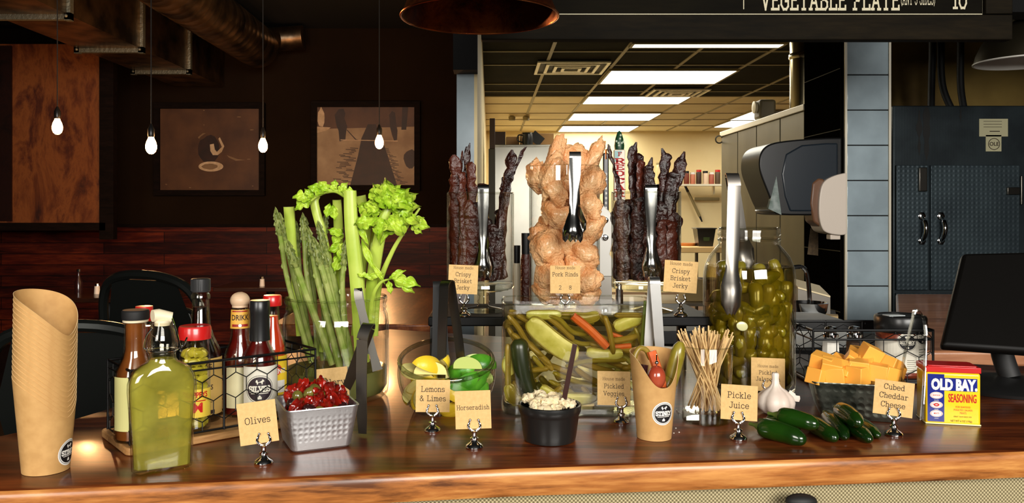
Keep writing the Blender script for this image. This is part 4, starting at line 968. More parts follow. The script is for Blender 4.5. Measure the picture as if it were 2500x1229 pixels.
m=MB(); m.tube(bez([(-.045,0,ZZ(651,2.3)),(-.02,0,ZZ(650,2.3)),(-.006,0,ZZ(664,2.3)),(0,0,ZZ(700,2.3)),(.004,0,z0)],8),.006,10); m.build('spout',K['chrome'],t)
m=MB(); m.box((-.06,.0,ZZ(655,2.3)/2),(.03,.03,ZZ(648,2.3))); m.build('column',K['black'],t,bevel=.004)
m=MB(); m.box((0,0,.045),(.16,.20,.09)); o=m.build('paper_stack',pbr('grey_white_paper',srgb(226,224,214),.6,var=(9,srgb(196,200,200),(1,1,6))),loc=(PX(1970,2.03)+.02,2.12,.0005),bevel=.004); tag(o,'stack of pale grey papers between the jalapeno jar and the wire caddy','paper')
o.scale=(1.0,.9,.75)
m=MB()
for k in range(3): m.box((0,0,.006+.012*k),(.16,.05,.010),M=Rz(-.02*k))
o=m.build('wooden_slats',pbr('pale_slats',srgb(206,176,120),.5),loc=(PX(1965,2.45),2.42,.0005),rot=(0,0,-.35),bevel=.002); tag(o,'short stack of pale wooden slats under the drip cup','wood')
# ---- point of sale screen
def scr(): 
    Y0=1.50
    t=thing('pos_monitor','black touch screen monitor seen from behind at the right edge','monitor',(P(2440,840,Y0).x,Y0+.03,.0))
    ox=P(2440,840,Y0).x; 
    cs=[(2298,843,1.50),(2560,862,1.46),(2560,612,1.58),(2350,617,1.62)]
    A=[P(*c)-V((ox,Y0+.03,0)) for c in cs]; 
    nrm=(A[1]-A[0]).cross(A[3]-A[0]).normalized()
    if nrm.y>0: nrm=-nrm
    m=MB(); m.add([a for a in A]+[a-nrm*.022 for a in A],[(0,1,2,3),(7,6,5,4)]+[(k,(k+4),(k+1)%4+4,(k+1)%4) for k in range(4)])
    m.build('screen_housing',pbr('screen_black',(.003,.0025,.002,1),.5,spec=.15),t,bevel=.008)
    m=MB(); e=A[2]-A[3]; m.tube([A[3]-nrm*.018+e*.03+V((0,0,.0015)),A[2]-nrm*.018+V((0,0,.0015))],.0022,6); m.build('edge_strip',K['copperrim'],t)
    m=MB(); m.tube(bez([(.05,-.01,.115),(.06,.06,.08),(.07,.05,.02)],6),[.02]*13,12); m.build('neck',K['blackmat'],t)
    m=MB(); m.lathe([(0,0),(.11,0),(.112,.006),(.10,.014),(.03,.022),(0,.022)],32,fn=lambda a,r,z,i:(.06+r*1.05*math.cos(a),.05+r*math.sin(a),z+.0005)); m.build('base',K['black'],t)
scr()
# ================================================================ ON THE COUNTER
def holder(t,clip=True):
    m=MB(); m.lathe([(0,0),(.0125,0),(.0130,.002),(.0122,.004),(.0095,.0065),(.006,.0085),(.0045,.011),(.0062,.0125),(.0062,.0145),(.0035,.016),(.003,.021),(.0042,.024),(0,.0255)],28); m.build('base',K['chrome'],t)
    m=MB()
    for s in(-1,1):
        m.tube(bez([(0,0,.024),(s*.0045,0,.0255),(s*.0085,0,.0305),(s*.0075,0,.0355),(s*.0062,0,.039)],5),[.0018]*5+[.0020]*10+[.0016]*6,10,flat=.8)
    m.build('clip',K['chrome'],t)
    for s in(-1,1):
        m=MB(); m.ball((s*.0060,0,.0400),.0022,12,8); m.build('clip_ball',K['chrome'],t)
def sign(px,py,lines,label,W=.05,Hc=.057,roll=0,yaw=0,z=0,cx=0,cz=.028,faint_first=False,h=.0066,group=None,zb=None):
    p=GC(px,py,.0125,z)
    t=thing('label_stand',label,'sign',(p.x,p.y,z+.0005),-math.atan2(p.x,p.y)*.8+yaw,group)
    holder(t)
    c=MB(); M=Matrix.Rotation(-roll,3,'Y')
    c.box((0,0,Hc/2),(W,.0006,Hc)); cd=c.build('card',K['card'],t,loc=(cx,.0012,cz),rot=(0,roll,0),bevel=.0)
    n=len(lines); L=[]
    ink=MB(); fa=MB()
    zt=Hc/2+ (n-1)*h*.88+.0035
    for i,ln in enumerate(lines):
        hh=h*(.72 if (faint_first and i==0) else 1)
        letters(ln,hh,0,zt-i*h*1.75-hh*.5,.62,mb=fa if (faint_first and i==0) else ink,layer=.0005)
    ink.build('lettering',K['ink'],cd,smooth=0)
    if fa.v: fa.build('small_lettering',K['inkfaint'],cd,smooth=0)
    return t
sign(644,1140,['Olives'],'kraft card reading Olives in a chrome clip stand, tilted, front left',W=.0505,Hc=.057,roll=-.10,yaw=.0,cx=-.005,cz=.027,h=.0085)
sign(1056,1060,['Lemons','& Limes'],'kraft card reading Lemons & Limes in a chrome stand before the glass bowl',W=.0525,Hc=.05,roll=.02,cx=.0,cz=.0295,h=.0082)
sign(1158,1101,['Horseradish'],'kraft card reading Horseradish in a chrome stand',W=.0515,Hc=.055,roll=-.03,cx=-.001,cz=.027,h=.0062)
sign(1517,1038,['House made','Pickled','Veggies'],'kraft card reading House made Pickled Veggies before the square pickle vase',W=.0525,Hc=.055,cx=-.012,cz=.027,h=.0068,faint_first=True)
sign(1802,1080,['Pickle','Juice'],'kraft card reading Pickle Juice in a chrome stand before the skewer glass',W=.0525,Hc=.0525,roll=.02,cx=.001,cz=.0285,h=.0086)
sign(2182,1069,['Cubed','Cheddar','Cheese'],'kraft card reading Cubed Cheddar Cheese leaning before the cheese bowl',W=.0545,Hc=.053,roll=.07,cx=-.002,cz=.029,h=.0078)
sign(1875,990,['House made','Pickled','Jalapeños'],'kraft card reading House made Pickled Jalapenos behind the garlic bulb',W=.057,Hc=.059,cx=0,cz=.021,h=.0066,faint_first=True)
sign(822,1010,['Celery'],'kraft card reading Celery before the celery jar, half hidden by the olive dish',W=.054,Hc=.056,roll=-.08,cx=-.005,cz=.018,h=.0105)
# ---------- nested paper scoop cups
def cupmesh(H0=.130,r0=.0285,r1=.0395,notch=.052,na=-1.2,nw=.95,th=.0006,slant=.012,pw=2.6):
    m=MB(); n=72; rows=14
    def top(a):
        d=(a-na+PI)%(2*PI)-PI
        return H0-slant*(1+math.cos(d))/2-notch*math.exp(-(abs(d)/nw)**pw)
    vs=[];fs=[]
    for side in (0,1):
        for j in range(rows+1):
            for k in range(n):
                a=2*PI*k/n; z=top(a)*j/rows
                r=r0+(r1-r0)*z/H0-side*th
                vs.append((r*math.cos(a),r*math.sin(a),z+(.004 if side and j==0 else 0)))
    R=(rows+1)*n
    for side in(0,1):
        for j in range(rows):
            for k in range(n):
                a,b,c,d=side*R+j*n+k,side*R+j*n+(k+1)%n,side*R+(j+1)*n+(k+1)%n,side*R+(j+1)*n+k
                fs.append((a,b,c,d) if side==0 else (d,c,b,a))
    m.add(vs,fs,0)
    m.add(vs[rows*n:rows*n+n]+vs[R+rows*n:R+rows*n+n],[(k,(k+1)%n,n+(k+1)%n,n+k) for k in range(n)],1)
    m.add([(r0*math.cos(2*PI*k/n),r0*math.sin(2*PI*k/n),.0015) for k in range(n)],[tuple(range(n))[::-1]],0)
    m.add([((r0-th)*math.cos(2*PI*k/n),(r0-th)*math.sin(2*PI*k/n),.004) for k in range(n)],[tuple(range(n))],0)
    return m
def cone_r(r0,r1,H0): return lambda z: r0+(r1-r0)*z/H0+.0001
def badge_on(parent,ang,z,r,rf,text='STINEY'):
    m=MB(); badge(m,r,0,0,text=text)
    m.xf(lambda v:V((v.x,v.y,v.z+z))); m.xf(wrap(rf))
    m.xf(lambda v: Rz(ang)@v)
    return m.build('round_badge',[K['badgewhite'],K['badgeblack']],parent,smooth=0)
K['badgewhite']=pbr('sticker_white',srgb(240,236,228),.5); K['badgeblack']=pbr('sticker_black',srgb(20,18,20),.5)
p=GC(112,1165,.0285); sx0,sy0=p.x,p.y
cm_=cupmesh(na=-.28,nw=1.15,notch=.045,pw=1.7,slant=.014); NS=17; step=.0067
K['kraft_dk']=K['kraft']
first=None
lean=(.002)/(.113)
for i in range(NS):
    if i==0:
        o=cm_.build('paper_cup',[K['kraft'],K['kraft_edge']],loc=(sx0,sy0,.0005))
        tag(o,'bottom kraft paper cup of the tall nested stack, with a round black badge','cup','nested kraft paper cups')
        proto=o
        badge_on(o,1.52,.024,.0172,cone_r(.0285,.0395,.13))
    else:
        o=proto.copy(); COL.objects.link(o); 
        o.location=(sx0+lean*step*i,sy0,.0005+step*i); o.rotation_euler=(0,0,random.uniform(-.05,.05) if i<NS-1 else 0)
        o['label']='kraft paper cup nested in the tall stack, only its slanting rim showing' if i<NS-1 else 'topmost kraft paper cup of the tall nested stack, open mouth showing'
# ---------- filled paper cup
p=GC(1597,1080,.0255); fx,fy=p.x,p.y
t=cupmesh(.131,.0255,.037,.045,-1.32,.95,slant=.006).build('paper_cup',[K['kraft'],K['kraft_edge']],loc=(fx,fy,.0005))
tag(t,'single kraft paper cup filled with pickled vegetables, black badge on its front','cup')
badge_on(t,.30,.042,.0175,cone_r(.0255,.037,.131))
def veg(name,pts,rad,mat,label,cat,group=None,flat=1,n=12,base=(0,0,0)):
    c=V(pts[0])
    m=MB(); m.tube([V(q)-c for q in pts],rad,n,flat=flat)
    o=m.build(name,mat,loc=c); return tag(o,label,cat,group)
def taper(n,r,e=.35,e2=None):
    e2=e if e2 is None else e2; out=[]
    for i in range(n):
        u=i/(n-1); k=min(1,(u/.14)); k2=min(1,((1-u)/.14))
        out.append(r*max(e,math.sqrt(1-(1-k)**2))*max(e2,math.sqrt(1-(1-k2)**2)))
    return out
cy=fy
pts=bez([(fx+.004,cy,.03),(fx+.022,cy+.008,.08),P(1637,930,cy+.012),P(1662,835,cy+.012)],6); veg('pickle_spear',pts,taper(len(pts),.0115),K['pickle'],'olive green pickle spear standing in the filled paper cup','pickle')
pts=bez([(fx+.002,cy,.04),P(1616,950,cy-.006),P(1604,900,cy-.002),P(1590,858,cy+.002)],6); veg('carrot_stick',pts,[.0075]*len(pts),K['carrot'],'orange carrot stick in the filled paper cup','carrot',n=8)
pts=bez([(fx-.008,cy+.006,.03),P(1565,930,cy+.012),P(1553,880,cy+.014)],6); veg('bean_curl',pts,taper(len(pts),.0055),K['bean'],'pickled green bean at the back left of the filled paper cup','bean')
pts=bez([P(1553,925,cy-.002),P(1548,880,cy),P(1560,852,cy+.004),P(1578,856,cy+.008),P(1588,880,cy+.01)],6); veg('bean_curl',pts,taper(len(pts),.0042),K['bean'],'curled pickled bean arching over the left rim of the filled paper cup','bean')
pts=[P(1568,955,cy-.006),P(1566,920,cy-.004),P(1570,890,cy-.002)]; veg('dark_pickle_piece',pts,[.009,.0095,.009],K['darkolive'],'dark vegetable piece behind the tomato in the paper cup','vegetable',n=8)
pts=bez([P(1575,945,cy-.012),P(1590,952,cy-.016),P(1612,958,cy-.016),P(1625,955,cy-.012)],5); veg('pickle_chunk',pts,taper(len(pts),.0065),K['darkpickle'],'dark green pickle chunk under the tomato in the paper cup','pickle')
tp=P(1603,922,cy-.017)
t=thing('cherry_tomato','red grape tomato speared on a clear pick in the paper cup','tomato',tp)
m=MB(); m.ball((0,0,0),(.0135,.0125,.0178),20,14); m.build('fruit',K['tomato'],t)
m=MB(); m.tube([(0,0,.012),(0,0,.034)],.0009,8); m.ball((0,-.001,.022),.003,12,8); m.build('pick',K['chrome'],t)
# ---------- flask bottle
p=GC(396,1156,.014); bx_,by_=p.x,p.y
t=thing('flask_bottle','clear swing top flask bottle of cloudy yellow green juice, front left','bottle',(bx_,by_,.0005),.46)
def flask(off=0,top=None,zmin=0):
    prof=[(.0345,0),(.0375,.002),(.0378,.008),(.039,.04),(.041,.08),(.0428,.108),(.0425,.119),(.040,.129),(.035,.137),(.028,.1425),(.0205,.1465),(.0175,.151),(.0165,.157)]
    prof=[(a,b*.97) for a,b in prof]
    ey=  [.0145,.0165,.0175,.0185,.0195,.0205,.0205,.0203,.0200,.0190,.0175,.0165,.0160]
    out=[]
    for (rx,z),ry in zip(prof,ey):
        if top is not None and z>top: break
        out.append((rx-off,ry-off,max(z,zmin)))
    return out
def flaskmesh(m,rows,cap0=True,cap1=False,n=48,flip=False,ribs=False):
    vs=[];fs=[]
    for rx,ry,z in rows:
        e=.62 if z<.12 else lerp(.62,1,min(1,(z-.12)/.03))
        for k in range(n):
            a=2*PI*k/n; c,s_=math.cos(a),math.sin(a)
            q=1.
            if ribs and z<.055: q=1-.05*abs(math.sin(a*5))
            vs.append((rx*q*math.copysign(abs(c)**e,c),ry*q*math.copysign(abs(s_)**e,s_),z))
    R=len(rows)
    for i in range(R-1):
        for k in range(n):
            f=(i*n+k,i*n+(k+1)%n,(i+1)*n+(k+1)%n,(i+1)*n+k); fs.append(f[::-1] if flip else f)
    if cap0: fs.append(tuple(range(n))[::-1] if not flip else tuple(range(n)))
    if cap1: fs.append(tuple((R-1)*n+k for k in range(n)))
    m.add(vs,fs)
m=MB(); neck=[(.0190,.0190,.160),(.0195,.0195,.168),(.0185,.0185,.176),(.0160,.0160,.184),(.0140,.0140,.187),(.0152,.0152,.189),(.0152,.0152,.1935),(.012,.012,.1945)]
flaskmesh(m,flask(0)+neck,ribs=True); flaskmesh(m,flask(.0022,zmin=.005)+[(.0165,.0165,.161),(.0172,.0172,.168),(.0140,.0140,.183),(.0105,.0105,.1945)],flip=True)
m.build('glass_body',K['bottleglass'],t)
m=MB(); flaskmesh(m,flask(.0027,.150,.0055),cap1=True,ribs=True); m.build('juice',K['flask_liquid'],t)
m=MB(); m.tube([(-.012,-.002,.2035),(-.005,0,.2035),(.012,-.001,.2000)],[.0080,.0088,.0070],20); m.build('stopper',K['cream'],t)
m=MB(); m.lathe([(0,.1975),(.0100,.1970),(.0095,.1900),(0,.1900)],16); m.build('gasket',K['cream'],t)
m=MB()
m.tube(bez([(.011,-.006,.201),(.0165,-.014,.182),(.0215,-.016,.160),(.0225,-.014,.156),(.021,-.012,.157)],8),.0011,8)
m.tube(bez([(.011,.006,.201),(.0165,.014,.182),(.0215,.016,.160)],8),.0011,8)
m.tube(bez([(-.019,0,.160),(-.0225,0,.163),(-.020,-.008,.178),(-.013,-.012,.189)],8),.0010,8)
m.tube([(.0192*math.cos(2*PI*k/32),.0192*math.sin(2*PI*k/32),.158) for k in range(33)],.0011,8,caps=False)
m.tube(bez([(.0192,.0,.158),(.027,-.004,.163),(.030,-.008,.173),(.027,-.012,.168)],8),.0010,8)
m.build('wire_bail',K['chrome'],t)
# ---------- condiment rack
RA=V((-.505,1.150,0)); RD=V((.77,.638,0)); RN=V((-.638,.77,0)); RL=.287; RW=.112; RH=.116
ra=math.atan2(RD.y,RD.x)
org=RA+RN*0
t=thing('condiment_rack','black wire condiment rack on a wooden tray, holding sauce bottles','rack',(RA.x,RA.y,.0005),ra)
m=MB()
rp=[]
for cx_,cy_,a0 in((RL-.004,-.008,-PI/2),(RL-.004,RW+.008-.0,0),(.004,RW+.008,PI/2),(.004,-.008,PI)):
    for k in range(5):
        a=a0+PI/2*k/4; rr=.012
        rp.append((cx_+rr*math.cos(a),cy_+rr*math.sin(a)+(.006 if cy_<0 else -.006)))
m.prism(rp,0,.011); m.build('wooden_tray',wood('tray_wood',srgb(126,84,44),srgb(176,128,76),srgb(206,160,104),5,(1,6,6),.5,.1),t,bevel=.002)
m=MB()
z0=.0135
for z,rr in((RH,.0021),(RH-.011,.0014),(z0,.0017)):
    m.tube([(0,0,z),(RL,0,z),(RL,RW,z),(0,RW,z),(0,0,z)],rr,8)
for x,y in((0,0),(RL,0),(RL,RW),(0,RW),(RL*.47,0),(RL*.47,RW)): m.tube([(x,y,.0115),(x,y,RH+.001)],.0018,8)
m.build('frame',K['blackwire'],t)
def hexwire(m,o,u,w,h,cell,r=.0007,dent=0,seed=1,stretch=1.15):
    """chicken wire between o and o+u*w, up to height h"""
    rnd=random.Random(seed); nrm=V((0,0,1)).cross(u)
    dx=cell; dz=cell*stretch
    def pt(x,z):
        x=min(max(x,0),w); z=min(max(z,0),h); k=noise.noise(V((x*30,z*30,seed)))
        return o+u*x+V((0,0,z))+nrm*(k*dent)
    j=0; z=-dz*.4
    while z<h:
        x=-dx*(.5 if j%2 else 0)
        while x<w+dx:
            a=(x,z+dz*.25);b=(x+dx/2,z);c=(x+dx,z+dz*.25); d=(x,z+dz*.75)
            for p_,q_ in((a,b),(b,c),(a,d)):
                if (p_[0]<0 and q_[0]<0) or (p_[0]>w and q_[0]>w) or (p_[1]<0 and q_[1]<0) or (p_[1]>h and q_[1]>h): continue
                A_,B_=pt(*p_),pt(*q_)
                if (A_-B_).length>.002: m.tube([A_,B_],r,5,caps=False)
            x+=dx
        z+=dz*.75; j+=1
m=MB(); hexwire(m,V((0,0,z0)),V((1,0,0)),RL,RH-z0,.034,.0008,.001)
m.build('front_wire_mesh',K['blackwire'],t)
m=MB(); hexwire(m,V((0,RW,z0)),V((1,0,0)),RL,RH-z0,.034,.0007,.001,2); m.build('rear_wire_mesh',K['blackwire'],t)
for s,nm in((0,'side_wire_mesh'),(RL,'side_wire_mesh')):
    m=MB(); hexwire(m,V((s,0,z0)),V((0,1,0)),RW,RH-z0,.034,.0007,.001,3); m.build(nm,K['blackwire'],t)
def rpos(px,off):
    A=RA+RN*off; k=(px-CX)/F     # A.x+RD.x*s = k*(A.y+RD.y*s)
    s=(k*A.y-A.x)/(RD.x-k*RD.y); q=A+RD*s; return q
ZB=.0121
def bottle(name,px,off,label,prof,cont,mglass=None,neckz=None,fill=None,cat='bottle'):
    """prof in metres (outer). cont = content material, fill = height of content"""
    q=rpos(px,off); t=thing(name,label,cat,(q.x,q.y,ZB),math.atan2(-q.x,q.y)*0)
    m=MB(); m.lathe([(0,0)]+prof,36); inner=[(r-.0018,z) for r,z in prof]
    m.lathe([(r,z) for r,z in inner[::-1]]+[(0,.003)],36)
    m.build('glass_body',mglass or K['bottleglass'],t)
    fl=[(0,.0032)]+[(r-.0021,max(z,.0032)) for r,z in prof if z<=fill]
    rf=interp([z for r,z in prof],[r for r,z in prof],fill)-.0021
    fl+=[(rf,fill),(0,fill)]
    m=MB(); m.lathe(fl,36); m.build('contents',cont,t)
    return t,q
def label_on(t,r,z0,z1,a0,a1,mat,extra=None,rot=None,name='label'):
    """label strip bent round radius r; extra(mb) adds print (material indices 1..)"""
    m=MB(); nx=24
    rect(m,a0*r,a1*r,z0,z1,.0003,0,nx)
    if extra: extra(m)
    m.xf(wrap(r))
    if rot is None:
        rot=math.atan2(t.location.x,t.location.y)*-1   # turn to face the camera side
    m.xf(lambda v: Rz(rot)@v)
    return m.build(name,mat,t,smooth=0)
sauce=lambda n,c,c2: pbr(n,c,.2,coat=.6,var=(30,c2),sss=.1)
Zof=lambda q,py: H-(py-CY)/F*q.y-ZB
# brown sauce
q=rpos(331,.03); h=Zof(q,760)
t,q=bottle('sauce_bottle',331,.03,'brown sauce bottle with a black cap at the left end of the rack',[(.027,0),(.029,.004),(.029,.088),(.027,.100),(.0185,.118),(.0160,.130),(.0155,h-.012)],sauce('brown_sauce',srgb(118,64,26),srgb(140,80,36)),fill=h-.016)
m=MB(); m.lathe([(0,h-.0115),(.0185,h-.0115),(.019,h-.009),(.019,h),(.0175,h+.002),(0,h+.002)],32); m.build('cap',K['blackmat'],t)
m=MB(); m.lathe([(.0160,h-.016),(.0175,h-.015),(.0175,h-.013),(.0160,h-.012)],32); m.build('neck_ring',K['cream'],t)
label_on(t,.0292,.018,.094,-1.2,1.2,pbr('pale_yellow_label',srgb(226,222,150),.5))
# red cap behind
q=rpos(352,.084); h=Zof(q,748)
t,q=bottle('sauce_bottle',352,.084,'red capped sauce bottle mostly hidden behind the brown one',[(.019,0),(.020,.003),(.020,.07),(.013,.11),(.0105,h-.016)],sauce('red_brown_sauce',srgb(130,60,30),srgb(110,40,20)),fill=h-.03)
m=MB(); m.lathe([(0,h-.022),(.0135,h-.022),(.0140,h-.02),(.0125,h),(0,h+.001)],24); m.build('cap',K['red'],t)
# pepper jar
q=rpos(476,.028); h=Zof(q,797)
pr=[(.020,0),(.0225,.003),(.0225,h-.045),(.0215,h-.038),(.0205,h-.03),(.021,h-.018)]
t=thing('pepper_jar','jar of pale yellow pickled peppers with a red lid in the rack','jar',(q.x,q.y,ZB))
m=MB(); m.lathe([(0,0)]+pr,36); m.lathe([(r-.0015,z) for r,z in pr[::-1]]+[(0,.002)],36); m.build('glass_body',K['bottleglass'],t)
m=MB(); m.lathe([(.0215,h-.019),(.0235,h-.0185),(.0238,h-.002),(.0222,h+.001),(.0215,h+.0008),(0,h-.0005)],40); m.lathe([(0,h-.017),(.0215,h-.019)],40)
m.build('lid',K['red'],t)
ypep=pbr('yellow_pepper_skin',srgb(206,194,66),.25,coat=.5,var=(40,srgb(180,168,50)))
rnd=random.Random(4); k=0
for lay_ in range(9):
    for j in range(6):
        a=j*PI/3+lay_*.55+rnd.uniform(-.1,.1); z=.010+lay_*(h-.045)/8.5
        m=MB(); rr=.0122
        m.tube(bez([(-.008,0,-.002),(0,0,.002),(.008,0,0)],4),taper(9,.0062,.4),8)
        o=m.build('pickled_pepper',ypep,loc=(q.x+rr*math.cos(a),q.y+rr*math.sin(a),ZB+z),rot=(rnd.uniform(-.5,.5),rnd.uniform(-.5,.5),a+PI/2+rnd.uniform(-.3,.3)))
        tag(o,'small pale yellow pickled pepper inside the red lidded jar','pepper','peppers inside the red lidded jar')
def pr1(m):
    btext('TRAPPEYS',.008,0,.052,xs=.75,bold=.03,layer=.0006,m=1,mb=m); btext('M',.014,.004,.03,bold=.03,layer=.0006,m=1,mb=m); rect(m,-.016,.016,.046,.0475,.0006,1,6)
label_on(t,.0227,.022,.064,-1.3,1.3,[pbr('yellow_jar_label',srgb(240,206,70),.5),K['red']],pr1)
# tall dark bottle
q=rpos(490,.080); h=Zof(q,680)
t,q=bottle('sauce_bottle',490,.080,'tall dark sauce bottle with a ribbed black cap, tallest in the rack',[(.030,0),(.032,.004),(.032,.095),(.030,.110),(.020,.132),(.0150,.150),(.0125,h-.034),(.0145,h-.032),(.0145,h-.026),(.012,h-.022)],pbr('black_sauce',(.006,.003,.002,1),.15,coat=.6),fill=h-.045)
m=MB()
for k in range(28):
    a=2*PI*k/28; m.box((.0143*math.cos(a),.0143*math.sin(a),h-.010),(.0014,.0016,.018),M=Rz(a))
m.lathe([(0,h-.021),(.0142,h-.021),(.0145,h-.019),(.0142,h-.001),(.012,h),(0,h)],32); m.build('cap',pbr('grey_black_cap',(.03,.03,.03,1),.35),t)
def pr2(m):
    btext('PIERRE',.010,.0,.086,xs=.8,bold=.02,layer=.0006,m=1,mb=m); disc(m,.010,.0,.070,.0006,1,sz=.45); btext('CUTTERS',.0075,0,.052,xs=.85,bold=.02,layer=.0006,m=1,mb=m); btext('MIL',.0095,0,.038,xs=.95,bold=.02,layer=.0006,m=1,mb=m); rect(m,-.018,.018,.032,.033,.0006,1,6); rect(m,-.022,.022,.014,.02,.0006,1,6)
label_on(t,.0322,.012,.100,-1.0,1.4,[pbr('tan_label',srgb(206,168,92),.5),K['ink']],pr2)
# wood ball cap bottle
q=rpos(586,.074); h=Zof(q,717)
t,q=bottle('hot_sauce_bottle',586,.074,'hot sauce bottle with a round wooden cap and red and gold neck label',[(.024,0),(.026,.004),(.026,.085),(.0235,.100),(.0165,.118),(.0145,.128),(.0125,h-.030),(.0125,h-.022)],sauce('dark_red_sauce',srgb(84,12,8),srgb(104,18,10)),fill=h-.028)
m=MB(); m.ball((0,0,h-.011),(.0155,.0155,.0135),24,14); m.lathe([(0,h-.022),(.0125,h-.022),(.0125,h-.018),(0,h-.018)],24); m.build('wooden_cap',pbr('pale_turned_wood',srgb(222,190,156),.45,var=(20,srgb(206,172,136),(1,1,6))),t)
zr=h-.055
def pr3(m):
    rect(m,-.013,.013,.003,.007,.0006,1,8); rect(m,-.013,.013,.0265,.0285,.0006,1,8); btext('OHOLULA' if 0 else 'DRIKK',.0085,0,.0135,xs=.8,bold=.02,layer=.0006,m=2,mb=m); disc(m,.0025,0,.005,.0008,3)
m=MB(); rect(m,-.018,.018,0,.030,.0003,0,16); pr3(m)
rfun=lambda z:.0135+.0025*(1-z/.03)+.0008
m.xf(wrap(rfun)); m.xf(lambda v:Rz(-math.atan2(q.x,q.y))@v); m.build('neck_label',[pbr('gold_label',srgb(220,164,60),.5),pbr('dark_red_print',srgb(150,26,20),.5),K['ink'],K['white']],t,loc=(0,0,zr),smooth=0)
label_on(t,.0262,.015,.080,-.9,.9,pbr('cream_label',srgb(222,214,170),.5))
# black sleeve bottle
q=rpos(634,.030); h=Zof(q,734)
t,q=bottle('hot_sauce_bottle',634,.030,'dark red hot sauce bottle with a long black sleeve and white pig badge label',[(.026,0),(.0275,.004),(.0275,.088),(.025,.102),(.0175,.116),(.0145,.126),(.0135,.14),(.0130,h-.004)],sauce('deep_red_sauce',srgb(70,10,8),srgb(90,14,10)),fill=.128)
m=MB(); m.lathe([(.0165,h-.063),(.0160,h-.055),(.0155,h-.022),(.0160,h-.019),(.0160,h-.002),(.0145,h+.0005),(0,h+.0005)],36); m.lathe([(.0150,h-.063),(.0150,h-.02)],36); m.build('black_sleeve',K['black'],t)
def pr4(m): badge(m,.024,.0,.051,.0004,mb_w=0,mb_k=1,text='SILVES'); rect(m,-.010,.012,.0145,.018,.0006,1,4)
label_on(t,.0277,.011,.086,-1.05,1.35,[pbr('white_label',srgb(226,222,206),.5),pbr('plum_black_print',srgb(44,30,38),.5)],pr4)
# red lid red sauce
q=rpos(665,.076); h=Zof(q,721)
t,q=bottle('hot_sauce_bottle',665,.076,'bright red sauce bottle with a red cap at the right end of the rack',[(.022,0),(.0235,.004),(.0235,.085),(.022,.104),(.0175,.122),(.0125,.142),(.0105,h-.020),(.0105,h-.015)],sauce('orange_red_sauce',srgb(196,52,24),srgb(210,70,32)),fill=h-.034)
m=MB(); m.lathe([(0,h-.0175),(.0150,h-.0175),(.0155,h-.016),(.0152,h-.002),(.0138,h),(0,h)],28); m.build('cap',K['red'],t)
def pr5(m):
    disc(m,.012,.004,.068,.0005,1,sz=.8); btext('VALENTI',.0075,.006,.062,xs=.8,bold=.03,layer=.0009,m=2,mb=m); rect(m,-.015,.022,.03,.05,.0005,2,8); btext('NET WT',.004,.008,.036,layer=.0009,m=3,mb=m)
label_on(t,.0237,.026,.090,-1.0,1.3,[pbr('bright_yellow_label',srgb(246,208,50),.5),pbr('orange_red_print',srgb(226,74,50),.5),K['white'],K['ink']],pr5)
# ---------- celery jar with asparagus and celery
JX,JY=PX(821,1.515),1.515
def ZJ(py,Y): return H-(py-CY)/F*Y
t=thing('glass_jar','large clear glass jar of cloudy water holding asparagus and celery','jar',(JX,JY,.0005))
prof=[(0,0),(.088,0),(.0945,.006),(.0965,.02),(.0965,.135),(.0945,.150),(.0905,.158),(.0925,.163),(.0905,.168),(.0935,.174),(.0935,.180),(.0915,.1815)]
m=MB(); m.lathe(prof,72); m.lathe([(.0895,.1815),(.0895,.176),(.0875,.168),(.0890,.163),(.0875,.157),(.0915,.149),(.0930,.135),(.0930,.02),(.086,.008),(0,.007)],72); m.build('glass_wall',K['glass'],t)
m=MB(); m.tube([(.0905*math.cos(2*PI*k/64),.0905*math.sin(2*PI*k/64),.1815) for k in range(65)],.0024,8,caps=False); m.build('rolled_rim',K['glassthick'],t)
m=MB(); m.lathe([(0,.0075),(.0855,.0085),(.0925,.02),(.0925,.052),(0,.052)],64); m.build('cloudy_water',K['celery_water'],t)
